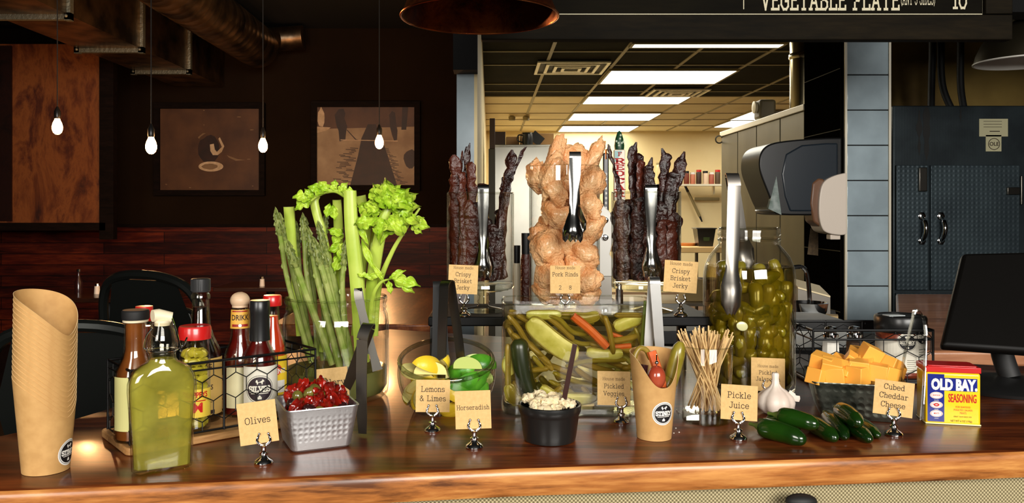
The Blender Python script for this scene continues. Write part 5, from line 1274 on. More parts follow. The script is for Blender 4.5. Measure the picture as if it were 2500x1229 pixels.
def asparagus(pts,r,seed,label='green asparagus spear with a tight tip, leaning left in the jar'):
    rnd=random.Random(seed); c=V(pts[0]); b=bez([V(q)-c for q in pts],8); N=len(b)
    t=thing('asparagus_spear',label,'asparagus',c,0,'asparagus spears in the celery jar')
    L=[0]
    for a,d in zip(b,b[1:]): L.append(L[-1]+(d-a).length)
    T=L[-1]; tipL=.05
    st=[p for p,l in zip(b,L) if l<=T-tipL*.8]
    m=MB(); m.tube(st,[lerp(r,r*.86,i/len(st)) for i in range(len(st))],10); 
    # bracts along the stem
    for f in (.35,.5,.62,.74,.84):
        i=int(f*(len(st)-1)); p=st[i]; d=(st[min(i+1,len(st)-1)]-st[i-1]).normalized(); a=rnd.uniform(0,2*PI)
        o_=d.orthogonal().normalized(); o_=Matrix.Rotation(a,3,d)@o_; 
        m.tube([p+o_*r*.75,p+o_*r*1.0+d*.004,p+o_*r*.75+d*.010],[.0022,.002,.0004],6)
    m.build('stem',K['asp'],t)
    m=MB(); tp=[p for p,l in zip(b,L) if l>=T-tipL-.003]
    n=14; 
    def at(l):
        for i in range(N-1):
            if L[i+1]>=l: return b[i].lerp(b[i+1],(l-L[i])/(L[i+1]-L[i]+1e-9)),(b[i+1]-b[i]).normalized()
        return b[-1],(b[-1]-b[-2]).normalized()
    cp=[at(T-tipL+tipL*i/n)[0] for i in range(n+1)]
    m.tube(cp,[r*x for x in (.86,.9,.98,1.0,1.02,1.0,.97,.9,.84,.76,.66,.54,.42,.28,.1)],10)
    for i in range(22):
        f=i/22; p,d=at(T-tipL+tipL*.9*f); rr=r*interp([0,.3,.8,1],[.9,1.05,.65,.3],f)
        o_=Matrix.Rotation(i*2.4,3,d)@d.orthogonal().normalized()
        m.tube([p+o_*rr*.6,p+o_*(rr+.0012)+d*.004,p+o_*rr*.9+d*.009,p+o_*rr*.3+d*.012],[.0016,.0021,.0013,.0003],6,flat=.6)
    m.build('tip',K['asptip'],t)
random.seed(11)
AS=[ # tip px,py ; mid(rim) px,py ; foot px,py ; depth offset tip, foot, radius
(672,512,706,700,760,885,-.02,.02,.0052),(683,525,722,700,768,875,.01,.03,.005),(700,540,725,690,745,870,.03,.05,.0048),(722,545,735,690,760,860,.05,.05,.0050),
(702,592,745,712,812,890,-.055,-.02,.0068),(738,525,752,690,790,880,.02,.02,.0055),(752,560,782,705,830,895,-.045,-.03,.0070),(766,585,800,705,848,888,-.060,-.055,.0062),
(782,590,806,700,850,895,-.05,-.05,.0060),(797,520,782,640,800,880,.0,.01,.0052),(845,585,836,700,842,870,-.045,-.04,.0050),(776,545,818,700,860,880,-.02,-.03,.0064),
(745,535,765,700,775,870,.04,.03,.0052),(712,520,716,660,735,860,.045,.05,.0050)]
for i,(tx,ty,mx,my,bx0,by0,dt,db,r) in enumerate(AS):
    a=P(bx0,by0,JY+db); a.z=max(a.z,.03); d0=V((a.x-JX,a.y-JY,0))
    if d0.length>.078: d0*=.078/d0.length; a.x=JX+d0.x; a.y=JY+d0.y
    mm=P(mx,my,JY+(dt+db)/2); c=P(tx,ty,JY+dt)
    asparagus([a,mm,mm.lerp(c,.55)+V((0,0,0)),c],r,i)
def stalk(pts,w,label,leafmat=None,flat=.55,group='celery stalks in the jar',open_=True):
    """celery rib: crescent cross-section with ridges"""
    c=V(pts[0]); b=bez([V(q)-c for q in pts],8); N=len(b)
    t=thing('celery_stalk',label,'celery',c,0,group)
    m=MB(); n=26; vs=[];fs=[]
    W=w if hasattr(w,'__len__') else [w]*N
    if len(W)!=N: W=[interp([j/(len(W)-1) for j in range(len(W))],W,i/(N-1)) for i in range(N)]
    for i,p in enumerate(b):
        d=(b[min(i+1,N-1)]-b[max(i-1,0)]).normalized()
        u=V((1,0,0)); u=(u-d*u.dot(d)).normalized(); v=d.cross(u); v= v if v.y<0 else -v
        for k in range(n):
            a=2*PI*k/n; cx_,sy_=math.cos(a),math.sin(a)
            if sy_>=0: rr=1+.035*math.cos(a*14); off=(cx_*rr,sy_*rr*.62)
            else: off=(cx_*.93,sy_*-.18*1+.0 if True else 0)
            vs.append(p+u*(off[0]*W[i]/2)+v*(off[1]*W[i]/2))
    for i in range(N-1):
        for k in range(n): fs.append((i*n+k,i*n+(k+1)%n,(i+1)*n+(k+1)%n,(i+1)*n+k))
    m.add(vs,fs); b0=len(m.v)-N*n
    m.build('rib',K['celery'],t)
    m=MB(); m.add(vs[-n:],[tuple(range(n))]); m.add(vs[:n],[tuple(range(n))[::-1]]); m.build('cut_end',K['celerycut'],t,smooth=0)
    return t,c
def leaf(t,c,pos,direc,up,L,W,seed,fold=.3,ruff=.12,lobes=5):
    """one ruffled lobed celery leaflet with thickness"""
    rnd=random.Random(seed); d=V(direc).normalized(); u=V(up); u=(u-d*u.dot(d)).normalized(); s=d.cross(u)
    nu,nv=22,8; top=[]
    for i in range(nu+1):
        f=i/nu
        wid=W*(.10+ .9*math.sin(PI*min(1,f*1.05))**.75)*(1-.35*abs(math.sin(f*PI*lobes))**1.5)*(1 if f<.97 else .5)
        if f<.12: wid*=f/.12*.8+.2
        for j in range(-nv,nv+1):
            g=j/nv; z=fold*abs(g)*wid*.5+ruff*W*math.sin(g*6+f*9+seed)*abs(g)+noise.noise(V((f*5+seed,g*4,seed)))*W*.18 - f*f*L*.25
            ex=.12*L*abs(g)*math.sin(f*PI*lobes*2)*.3
            top.append(V(pos)-c+d*(f*L+ex)+s*(g*wid/2)+u*z)
    M_=2*nv+1; m=MB(); fs=[(i*M_+j,i*M_+j+1,(i+1)*M_+j+1,(i+1)*M_+j) for i in range(nu) for j in range(M_-1)]
    vs=top+[p-u*.0004 for p in top]; Q=len(top)
    fs2=fs+[tuple(x+Q for x in f)[::-1] for f in fs]
    m.add(vs,fs2); return m.build('leaf',K['leaf'],t,smooth=60)
def sprig(t,c,pos,direc,n,L,seed):
    rnd=random.Random(seed)
    for i in range(n):
        d=V(direc)+V((rnd.uniform(-1,1),rnd.uniform(-1,.6),rnd.uniform(-.7,.7)))*.95
        leaf(t,c,V(pos)+V((rnd.uniform(-.01,.01),rnd.uniform(-.012,.012),rnd.uniform(-.01,.01))),d,V((rnd.uniform(-.3,.3),-.8,.6)),L*rnd.uniform(.8,1.2),L*rnd.uniform(.75,1.05),seed*10+i)
D=JY
# big upright stalk
t,c=stalk([P(884,885,D-.045),P(872,700,D-.05),P(858,560,D-.055),P(854,466,D-.055)],[.026,.026,.0245,.0225],'thick upright celery stalk cut square, tallest in the jar')
leaf(t,c,P(872,670,D-.06),(.8,-.2,-.1),(0,-.6,.8),.03,.014,3)
t,c=stalk([P(790,860,D),P(806,700,D),P(788,580,D-.01),P(768,500,D-.01),P(776,478,D-.01)],[.018,.018,.017,.016,.010],'celery stalk with a drooping leafy head bent to the left')
m=MB(); m.tube([q-c for q in bez([P(842,478,D-.03),P(820,466,D-.03),P(795,468,D-.03),P(770,480,D-.03),P(752,495,D-.03)],6)],[.0045]*12+[.004]*12+[.003],8); m.build('petiole',K['celery'],t)
for i,(px,py,dx,dz,L_) in enumerate([(762,486,-1,.25,.034),(760,492,-.9,-.3,.032),(765,484,-.5,.7,.022),(800,470,-.5,.8,.026),(815,466,.1,.9,.020),(830,470,.5,.8,.022),(835,472,.9,.25,.024),(790,474,-.7,.5,.03)]):
    leaf(t,c,P(px,py,D-.034),(dx,-.25,dz),(0,-.8,.6),L_,L_*.85,20+i,lobes=3)
t,c=stalk([P(735,820,D+.03),P(722,680,D+.03),P(712,600,D+.02),P(705,505,D+.01)],[.018,.018,.019,.020],'short pale celery stalk with a square cut top at the left of the jar')
t,c=stalk([P(840,830,D+.03),P(826,640,D+.03),P(826,560,D+.02),P(822,488,D+.01)],[.018,.018,.018,.016],'celery stalk behind the upright one with leaves halfway up')
for i,(px,py,dx,dz,L_) in enumerate([(838,560,-.6,-.9,.035),(842,600,-.8,-.2,.032),(832,620,-.3,-.9,.036),(838,575,-.8,.4,.03),(850,590,-.3,-.7,.04),(812,500,.2,-.9,.03),(806,496,-.2,-.9,.028)]):
    leaf(t,c,P(px,py,D-.02-.003*i),(dx,-.3,dz),(.2,-.9,.3),L_,L_*.6,40+i,lobes=3)
t,c=stalk([P(868,820,D+.04),P(885,640,D+.04),P(895,560,D+.02),P(880,478,D+.01)],[.018,.017,.016,.019],'celery stalk fanned out at its cut top just right of the upright one')
t,c=stalk([P(905,820,D+.02),P(900,700,D+.02),P(912,560,D+.04),P(918,482,D+.05)],[.008,.008,.007,.006],'thin pale celery stalk standing behind the leafy ones')
t,c=stalk([P(898,830,D-.01),P(905,720,D-.02),P(915,640,D-.03),P(935,540,D-.04),P(950,505,D-.04)],[.020,.021,.023,.020,.014],'broad pale celery stalk with a big bunch of leaves, right side of the jar')
for i,(px,py,dx,dz,L_) in enumerate([(930,520,-.7,.3,.045),(935,505,-.3,.9,.046),(942,510,.1,1,.055),(955,510,.6,.8,.05),(960,520,1,.4,.05),(965,530,1,-.1,.045),(950,530,.5,-.5,.045),(925,535,-.9,-.1,.045),(935,500,0,.8,.04),(968,505,.8,.6,.045),(940,540,-.2,-.4,.04),(920,520,-.7,.7,.03),(950,500,.35,1,.04)]):
    leaf(t,c,P(px,py,D-.045-.004*(i%4)),(dx,-.45,dz),(random.uniform(-.3,.3),-.9,.4),L_*.95,L_*.85,60+i,ruff=.2)
for i,(px,py,dx,dz,L_,w_) in enumerate([(900,600,-.4,.9,.05,.012),(905,640,.6,-.8,.05,.010),(928,600,.4,.9,.06,.015),(912,660,-.3,.9,.06,.014),(890,680,.7,.2,.035,.012),(905,560,-.6,.5,.04,.02),(930,570,.8,.3,.04,.02)]):
    leaf(t,c,P(px,py,D-.05),(dx,-.2,dz),(.2,-.9,.2),L_,w_,90+i,lobes=2)
t,c=stalk([P(915,820,D),P(925,700,D-.01),P(955,620,D-.02),P(990,560,D-.03),P(1025,508,D-.03)],[.012,.011,.008,.006,.004],'slender celery shoot slanting up to the right with a hanging leaf')
for i,(px,py,dx,dz,L_) in enumerate([(1003,545,.9,-.1,.034),(1005,545,.6,.35,.024),(1003,548,.7,-.5,.026)]):
    leaf(t,c,P(px,py,D-.035),(dx,-.2,dz),(0,-.9,.4),L_,L_*.75,110+i,lobes=3)
t,c=stalk([P(905,780,D-.04),P(910,725,D-.06),P(930,690,D-.065),P(962,680,D-.07)],[.008,.007,.005,.003],'short celery shoot with a lobed leaf hanging over the right rim')
for i,(px,py,dx,dz,L_) in enumerate([(955,680,.95,-.15,.052),(950,682,.8,.55,.032),(948,684,.2,-1,.026),(958,681,.9,-.45,.045)]):
    leaf(t,c,P(px,py,D-.075),(dx,-.15,dz),(0,-.85,.5),L_,L_*.5,120+i,lobes=3)
# ---------- tongs
def tongs(name_label,apex,tip1,tip2,w,wdir,mat,spoon=True,tipw=None,bow=.0,cr=.008,claw=False,group=None,th=.0014,tipmat=None,start=.10):
    """spring tongs: one band folded over at the apex, two arms to the tips"""
    A=V(apex); c=A.copy(); t=thing('serving_tongs',name_label,'tongs',c,0,group)
    T1=V(tip1)-c; T2=V(tip2)-c; wd=V(wdir).normalized()
    side=(T1-T2); side=(side-wd*side.dot(wd)); 
    if side.length<1e-5: side=wd.cross(V((0,0,1)))
    side.normalize()
    ax=((T1+T2)/2).normalized()
    m=MB()
    arc=[side*cr*math.cos(a)-ax*(cr*math.sin(a)) for a in [PI*k/10 for k in range(11)]]
    for s,T in((1,T1),(-1,T2)):
        L=T.length; d=T.normalized(); tw=tipw or w*1.5
        S=side*(s*cr)
        pts=[];ws=[]
        K_=30
        for k in range(K_+1):
            f=k/K_; p=S.lerp(T,f)+side*(s*bow*math.sin(PI*f))
            if spoon:
                ww=interp([0,.45,.66,.8,.93,1],[w,w,w*.95,tw,tw*.9,tw*.4],f)
            elif claw:
                ww=interp([0,.2,.45,.7,.9,1],[w,w*1.0,w*.72,w*.8,tw,tw*.95],f)
            else: ww=interp([0,.8,1],[w,w*.92,tw],f)
            pts.append(p); ws.append(ww)
        if spoon or claw:
            # cupped: several side-by-side strips across the width
            nW=9; vs=[];fs=[]
            n0=len(pts)
            for i,p in enumerate(pts):
                tg=(pts[min(i+1,n0-1)]-pts[max(i-1,0)]).normalized(); wv=(wd-tg*wd.dot(tg)).normalized(); nn=tg.cross(wv)
                if nn.dot(side*s)<0: nn=-nn
                f=i/(n0-1); dp=interp([0,.55,.85,1],[.04,.10,.34,.22],f)*ws[i]
                for j in range(nW):
                    g=-1+2*j/(nW-1); o_=wv*(g*ws[i]/2)+nn*(dp*(1-g*g))
                    if claw and f>.8: o_+=tg*(.006*((f-.8)/.2)*abs(math.sin(g*PI*2))) - nn*(.0016*((f-.8)/.2)*math.cos(g*PI*4))
                    if spoon and f>.92: o_+=tg*(.002*math.cos(g*PI*2.5))
                    vs.append(p+o_)
            Q=len(vs); 
            vs2=vs+[v+side*(-s*th) for v in vs]
            for i in range(n0-1):
                for j in range(nW-1): 
                    f_=(i*nW+j,i*nW+j+1,(i+1)*nW+j+1,(i+1)*nW+j); fs.append(f_); fs.append(tuple(x+Q for x in f_)[::-1])
                for j in(0,nW-1):
                    fs.append((i*nW+j,(i+1)*nW+j,(i+1)*nW+j+Q,i*nW+j+Q))
            m.add(vs2,fs)
        else:
            m.strap(pts,ws,wd,th)
    m.build('arms',mat,t,smooth=50)
    m=MB(); m.strap([a for a in arc],[w]*11,wd,th*1.3); m.build('spring_bend',mat,t,smooth=50)
    return t
# hooked on the celery jar rim
tongs('dark steel tongs hooked over the right front rim of the celery jar',P(876,722,D-.103),P(900,865,D-.104),P(922,905,D-.108),.014,(1,.1,0),K['darksteel'],spoon=False,tipw=.018,cr=.007)
# leaning in front of the celery jar
ap=P(893,815,1.262); t1=G(885,1066); t2=P(848,950,1.33)
tongs('brushed steel tongs standing on the counter before the celery jar, arms apart',ap,(t1.x,t1.y,.004),(t2.x,1.325,.055),.0200,(.90,-.43,0),K['satinsteel'],spoon=False,tipw=.014,cr=.0125,bow=.003)
# ---------- lemon and lime bowl
LX,LY=PX(1090,1.405),1.405
t=thing('glass_bowl','round slant rimmed glass bowl of lemon and lime wedges','bowl',(LX,LY,.0005))
def bowl(R,c,zmin,off):
    m=MB(); n=64; rows=18; vs=[];fs=[]
    for j in range(rows+1):
        for k in range(n):
            a=2*PI*k/n
            zt=.088+.022*math.sin(a)     # rim height, lower towards the front
            ph0=math.asin(max(-1,(zmin-c)/R)); ph1=math.asin((zt-c)/R)
            ph=lerp(ph0,ph1,j/rows); vs.append((R*math.cos(ph)*1.0,R*math.cos(ph)*math.sin(a)/1,0)); r=R*math.cos(ph); vs[-1]=(r*math.cos(a),r*math.sin(a),c+R*math.sin(ph))
    for j in range(rows):
        for k in range(n): fs.append((j*n+k,j*n+(k+1)%n,(j+1)*n+(k+1)%n,(j+1)*n+k))
    fs.append(tuple(range(n))[::-1]); return vs,fs
R=.084; cc=.064
m=MB(); m.add(*bowl(R,cc,.0,0)); m.add(*bowl(R-.003,cc,.005,0)); m.build('glass_wall',K['glass'],t)
rim=[]
for k in range(65):
    a=2*PI*k/64; zt=.088+.022*math.sin(a); r=math.sqrt((R-.0015)**2-(zt-cc)**2); rim.append((r*math.cos(a),r*math.sin(a),zt))
m=MB(); m.tube(rim,.0042,12,caps=False); m.build('thick_rim',thinglass('bowl_rim_glass',(.7,.72,.66,1),2.0,.02,edge=(.10,.11,.08,1)),t)
def wedge(name,pos,rot,R,peel,flesh,label,cat,group,ang=PI*.42,elong=1.25):
    t=thing(name,label,cat,pos,0,group); t.rotation_euler=rot
    n=8;mm=14
    m=MB(); vs=[];fs=[]
    for i in range(mm+1):
        th=PI*i/mm
        for k in range(n+1):
            g=-ang/2+ang*k/n; rr=R*math.sin(th)**.85
            vs.append((R*elong*math.cos(th),rr*math.cos(g),rr*math.sin(g)))
    for i in range(mm):
        for k in range(n): fs.append((i*(n+1)+k,i*(n+1)+k+1,(i+1)*(n+1)+k+1,(i+1)*(n+1)+k))
    m.add(vs,fs); m.build('peel',peel,t)
    m=MB()
    for s in(-1,1):
        g=s*ang/2; q=[(R*.97*elong*math.cos(PI*i/mm),R*.985*math.sin(PI*i/mm)**.85*math.cos(g),R*.985*math.sin(PI*i/mm)**.85*math.sin(g)) for i in range(mm+1)]
        m.add(q,[tuple(range(mm+1)) if s>0 else tuple(range(mm+1))[::-1]])
    m.build('flesh',flesh,t,smooth=0)
    return t
rnd=random.Random(21)
lem=[(1000,905,-.045),(1028,893,-.055),(1050,915,-.055),(1012,940,-.045),(1045,955,-.055),(1065,885,-.02),(1075,975,-.055),(1100,960,-.055),(1030,985,-.035),(1060,1000,-.03),(1110,990,-.04),(1085,925,-.02),(1008,965,-.02),(1040,925,0),(1125,960,-.045)]
for i,(px,py,dy) in enumerate(lem):
    q=P(px,py,LY+dy); v=q-V((LX,LY,cc)); 
    if v.length>R-.024: v*= (R-.024)/v.length; q=V((LX,LY,cc))+v
    q.z=max(q.z,.02)
    wedge('lemon_wedge',q,(rnd.uniform(-.6,1.4),rnd.uniform(-.6,.6),rnd.uniform(-1.2,1.2)+(PI if i%3==1 else 0)),.0225,K['lemon'],K['lemonflesh'],'lemon wedge in the left half of the slant rimmed glass bowl','lemon','lemon wedges in the glass bowl')
lim=[(1148,900,-.05),(1180,905,-.045),(1168,935,-.05),(1190,935,-.035),(1140,932,-.055),(1120,940,-.055),(1160,895,.0),(1130,905,-.02),(1175,960,-.045),(1150,965,-.055),(1185,890,.01)]
for i,(px,py,dy) in enumerate(lim):
    q=P(px,py,LY+dy); v=q-V((LX,LY,cc)); 
    if v.length>R-.023: v*= (R-.023)/v.length; q=V((LX,LY,cc))+v
    q.z=max(q.z,.02)
    wedge('lime_wedge',q,(rnd.uniform(-.7,.7),rnd.uniform(-.6,.6),rnd.uniform(-.9,.9)+(PI if i%3 else 0)),.0215,K['lime'],K['limeflesh'],'lime wedge in the right half of the slant rimmed glass bowl','lime','lime wedges in the glass bowl')
# black tongs standing in the bowl
tongs('dark tongs with long flat arms standing in the lemon bowl',P(1092,700,LY+.0),P(1078,925,LY-.03),P(1128,905,LY-.01),.019,(.85,-.52,0),K['darksteel'],spoon=False,tipw=.015,cr=.010,bow=.002)
tongs('black handled tongs standing behind the other pair in the lemon bowl',P(1072,697,LY+.045),P(1068,880,LY+.03),P(1082,870,LY+.045),.022,(1,.1,0),K['blackmat'],spoon=False,tipw=.022,cr=.006)
# ---------- olive dish
yaw=.42
def rdish(w0,w1,h,rc,th=.0018,n=8):
    """square dish with rounded corners, walls with thickness"""
    def ring(w,z,r):
        out=[]
        for (sx_,sy_,a0) in((1,-1,-PI/2),(1,1,0),(-1,1,PI/2),(-1,-1,PI)):
            for k in range(n+1):
                a=a0+PI/2*k/n; out.append((sx_*(w/2-r)+r*math.cos(a),sy_*(w/2-r)+r*math.sin(a),z))
        return out
    rows=[ring(w0-.006,0,rc),ring(w0,.003,rc),]
    for i in range(1,7): f=i/6; rows.append(ring(lerp(w0,w1,f),lerp(.003,h,f),rc))
    rows.append(ring(w1+.002,h+.001,rc)); rows.append(ring(w1+.001,h+.0025,rc)); rows.append(ring(w1-2*th,h+.0018,rc))
    rows.append(ring(w0-2*th,.006,rc)); rows.append(ring(w0-.012,.004,rc))
    m=MB(); q=len(rows[0]); vs=[v for r in rows for v in r]; fs=[(i*q+k,i*q+(k+1)%q,(i+1)*q+(k+1)%q,(i+1)*q+k) for i in range(len(rows)-1) for k in range(q)]
    fs.append(tuple(range(q))[::-1]); fs.append(tuple(range((len(rows)-1)*q,len(rows)*q))); m.add(vs,fs); return m
OX,OY=-.256,1.206
od=rdish(.086,.104,.060,.010)
o=od.build('metal_dish',K['hammered'],loc=(OX,OY,.0005),rot=(0,0,yaw)); tag(o,'square hammered silver dish heaped with olives and red tomatoes','dish')
rnd=random.Random(9)
placed=[]
cnt=0
def pile(n,w,z0,rr,hh,rnd,minr=.9):
    out=[]; tries=0
    while len(out)<n and tries<20000:
        tries+=1
        x,y=rnd.uniform(-w/2,w/2),rnd.uniform(-w/2,w/2); r=rnd.uniform(*rr)
        zc=z0+hh*(1-max(abs(x),abs(y))**2/(w/2)**2*.9)*rnd.uniform(.35,1)
        if zc-r<.064 and max(abs(x),abs(y))>.047-r: continue
        if all((V((x,y,zc))-V(q[:3])).length>(r+q[3])*minr for q in out): out.append((x,y,zc,r))
    return out
M_=Matrix.Rotation(yaw,3,'Z')
for (x,y,z,r) in pile(80,.096,.047,(.0078,.0115),.040,rnd,.72):
    q=M_@V((x,y,z)); k=rnd.random(); pos=(OX+q.x,OY+q.y,q.z)
    rt=(rnd.uniform(0,3),rnd.uniform(0,3),rnd.uniform(0,3))
    if k<.55:
        m=MB(); sd=rnd.uniform(0,50); m.ball((0,0,0),(r*1.35,r*1.0,r*.80),20,12,fn=lambda p,d:p*(1+.75*noise.noise(d*1.5+V((sd,0,0)))))
        o=m.build('roasted_tomato',K['redolive'],loc=pos,rot=rt); tag(o,'glossy red tomato piece heaped in the hammered silver dish','tomato','red tomato pieces in the silver dish')
    elif k<.82:
        m=MB(); m.ball((0,0,0),(r*1.15,r*.9,r*.9),14,10); o=m.build('green_olive',K['olive'],loc=pos,rot=rt); tag(o,'small green olive in the heap on the silver dish','olive','green olives in the silver dish')
    else:
        m=MB(); m.ball((0,0,0),(r*1.2,r*.9,r*.9),14,10); o=m.build('dark_olive',K['darkolive'],loc=pos,rot=rt); tag(o,'dark purple olive in the heap on the silver dish','olive','dark olives in the silver dish')
# ---------- ramekin of horseradish
rx_,ry_=PX(1342,1.222),1.222
m=MB(); m.lathe([(0,.002),(.034,.002),(.036,0),(.038,.001),(.0395,.008),(.0435,.038),(.0450,.041),(.0465,.044),(.0472,.050),(.0468,.0535),(.0450,.0545),(.0432,.053),(.0425,.045),(.0380,.010),(.034,.006),(0,.006)],64)
o=m.build('ramekin',pbr('black_ceramic',(.012,.012,.011,1),.3,coat=.3,bumpn=(14,.15,.003)),loc=(rx_,ry_,.0005)); tag(o,'round black ramekin heaped with grated horseradish','bowl')
m=MB(); rnd=random.Random(5)
for i in range(70):
    a=rnd.uniform(0,2*PI); q=rnd.random()**.6*.037; r=rnd.uniform(.005,.0095); z=.050+.012*(1-(q/.039)**2)*rnd.random()+ (.008*max(0,1-((a-2.6)/1.2)**2) if q>.01 else 0)
    sd=rnd.uniform(0,99); m.ball((q*math.cos(a),q*math.sin(a),z),(r,r*.9,r*.8),12,8,fn=lambda p,d:p*(1+.55*noise.noise(d*2.2+V((sd,sd,0)))),M=Rz(rnd.uniform(0,3))@Rx(rnd.uniform(0,3)))
o=m.build('grated_horseradish',K['horseradish'],loc=(rx_,ry_,.0005)); tag(o,'pale crumbly grated horseradish heaped in the black ramekin','horseradish',kind='stuff')
a=P(1376,985,ry_-.01);b=P(1402,845,ry_-.004)
m=MB(); d=(b-a); m.box((0,0,0),(.0075,.0016,d.length+.03)); 
o=m.build('stirring_stick',pbr('dark_brown_stick',srgb(54,26,18),.3,coat=.3),loc=(a+b)/2-d.normalized()*.012,rot=(0,math.atan2(d.x,d.z),0),bevel=.0006); tag(o,'dark brown spreading stick stuck in the horseradish','spreader')
# ---------- square vase of pickled vegetables
TX,TY=PX(1408,1.43),1.43; TW,TD,THt=.262,.15,.185
t=thing('square_vase','wide oblong clear glass vase packed with pickled vegetables','vase',(TX,TY,.0005))
def sring(w,d,z,n=72,e=.34):
    out=[]
    for k in range(n):
        a=2*PI*k/n; c,s=math.cos(a),math.sin(a); out.append((w/2*math.copysign(abs(c)**e,c),d/2*math.copysign(abs(s)**e,s),z))
    return out
def stack(rings,cap0=True,cap1=False):
    q=len(rings[0]); vs=[v for r in rings for v in r]; fs=[(i*q+k,i*q+(k+1)%q,(i+1)*q+(k+1)%q,(i+1)*q+k) for i in range(len(rings)-1) for k in range(q)]
    if cap0: fs.append(tuple(range(q))[::-1])
    if cap1: fs.append(tuple(range((len(rings)-1)*q,len(rings)*q)))
    m=MB(); m.add(vs,fs); return m
m=stack([sring(TW-.004,TD-.004,0),sring(TW,TD,.003),sring(TW,TD,THt-.001),sring(TW-.003,TD-.003,THt),sring(TW-.006,TD-.006,THt-.001),sring(TW-.007,TD-.007,.018),sring(TW-.02,TD-.02,.014)],True,True)
m.build('glass_wall',K['glass'],t)
m=stack([sring(TW-.006,TD-.006,.0015),sring(TW-.002,TD-.002,.004),sring(TW-.002,TD-.002,.012),sring(TW-.01,TD-.01,.0135)],True,True); m.build('thick_base',K['glassthick'],t)
m=MB(); rr=sring(TW-.003,TD-.003,THt); m.tube([V(r) for r in rr]+[V(rr[0])],.0014,8,caps=False); m.build('rim',K['glassthick'],t)
m=stack([sring(TW-.0085,TD-.0085,.019),sring(TW-.0085,TD-.0085,.168)],True,True); m.build('brine',K['pickle_brine'],t,smooth=30)
def VV(px,py,dy): 
    q=P(px,py,TY+dy); q.x=min(max(q.x,TX-TW/2+.010),TX+TW/2-.010); q.z=min(max(q.z,.024),.166); return q
G1='pickled vegetables in the oblong glass vase'
def stick(name,pts,r,mat,label,cat,flat=1,n=10,dy=None,group=None,e=.5):
    q=bez([VV(*p) for p in pts],6); return veg(name,q,taper(len(q),r,e),mat,label,cat,group,flat,n)
# two broad pale slices
def slab_slice(pts,hw,dy,label,mat=K['slice'],name='pickle_slice'):
    q=bez([VV(a,b,dy+c) for a,b,c in pts],6); c=q[0].copy(); N=len(q)
    W=[hw*2*max(.35,math.sqrt(max(0,1-abs(2*i/(N-1)-1)**5))) for i in range(N)]
    t=thing(name,label,'pickle',c,0)
    m=MB(); vs=[];fs=[]
    for i,p in enumerate(q):
        d=(q[min(i+1,N-1)]-q[max(i-1,0)]).normalized(); w=V((0,1,0)).cross(d).normalized(); n_=V((0,-1,0))
        for (g,h_) in((-1,-.2),(-.92,.5),(-.6,.9),(0,1),(.6,.9),(.92,.5),(1,-.2),(.8,-1),(-.8,-1)): vs.append(p-c+w*(g*W[i]/2)+n_*(h_*.004))
    K_=9
    for i in range(N-1):
        for k in range(K_): fs.append((i*K_+k,i*K_+(k+1)%K_,(i+1)*K_+(k+1)%K_,(i+1)*K_+k))
    fs+= [tuple(range(K_))[::-1],tuple(range((N-1)*K_,N*K_))]
    m.add(vs,fs); m.build('flesh',mat,t)
    m=MB()
    for s in(-1,1): m.tube([p-c+(V((0,1,0)).cross((q[min(i+1,N-1)]-q[max(i-1,0)]).normalized()).normalized())*(s*W[i]/2) for i,p in enumerate(q)],.0018,8)
    m.build('skin',K['pickle'],t); return t
f=-.060
slab_slice([(1292,782,0),(1318,808,0),(1350,835,0),(1385,858,0),(1412,862,0)],.0165,f,'broad pale pickle slice pressed on the front glass, upper left of the oblong vase')
slab_slice([(1432,858,0),(1460,865,0),(1495,867,0),(1520,862,0)],.0085,f+.004,'pale seeded pickle slice right of the broad one in the oblong vase')
slab_slice([(1320,945,0),(1350,968,0),(1400,975,0),(1455,972,0)],.0095,f+.002,'pale seeded pickle slice low in the oblong vase behind the ramekin')
slab_slice([(1285,745,0),(1330,748,0),(1370,752,0)],.007,f+.01,'pale slice floating at the top left of the oblong vase')
slab_slice([(1245,870,0),(1240,895,0),(1250,915,0)],.009,f+.012,'round pale slice against the left end of the oblong vase')
slab_slice([(1240,940,0),(1255,975,0),(1275,990,0)],.009,f+.006,'curved pale green pickle slice at the lower left of the oblong vase',mat=K['pickle'])
slab_slice([(1395,775,0),(1430,778,0),(1462,768,0)],.008,f+.008,'curved green pickle slice near the top middle of the oblong vase',mat=K['pickle'])
slab_slice([(1500,800,0),(1530,788,0),(1565,775,0)],.010,f+.010,'pickle slice at the upper right of the oblong vase')
stick('carrot_stick',[(1398,756,f-.002),(1440,806,f-.002),(1482,848,f-.002)],.0075,K['carrot'],'bright orange carrot stick slanting down in the oblong vase','carrot',n=8,e=.9)
stick('carrot_stick',[(1490,850,f+.012),(1540,845,f+.016)],.005,K['carrot'],'orange carrot stick half hidden at the right of the oblong vase','carrot',n=8,e=.9)
stick('carrot_stick',[(1490,815,f+.02),(1530,830,f+.02)],.004,K['carrot'],'small orange carrot sliver at the right of the oblong vase','carrot',n=8,e=.9)
stick('dark_pickle',[(1266,828,f+.002),(1272,880,f),(1282,930,f+.002),(1300,975,f+.004)],.0155,K['darkpickle'],'thick dark green pickle standing at the left of the oblong vase','pickle',n=16)
stick('dark_pickle',[(1300,940,f+.01),(1330,975,f+.01)],.012,K['darkpickle'],'dark pickle piece behind the ramekin in the oblong vase','pickle',n=14)
for a in [[(1476,768,f),(1488,810,f-.001),(1498,865,f)],]:
    stick('pickled_bean',a,.0048,K['bean'],'upright pickled green bean right of the carrot in the oblong vase','bean')
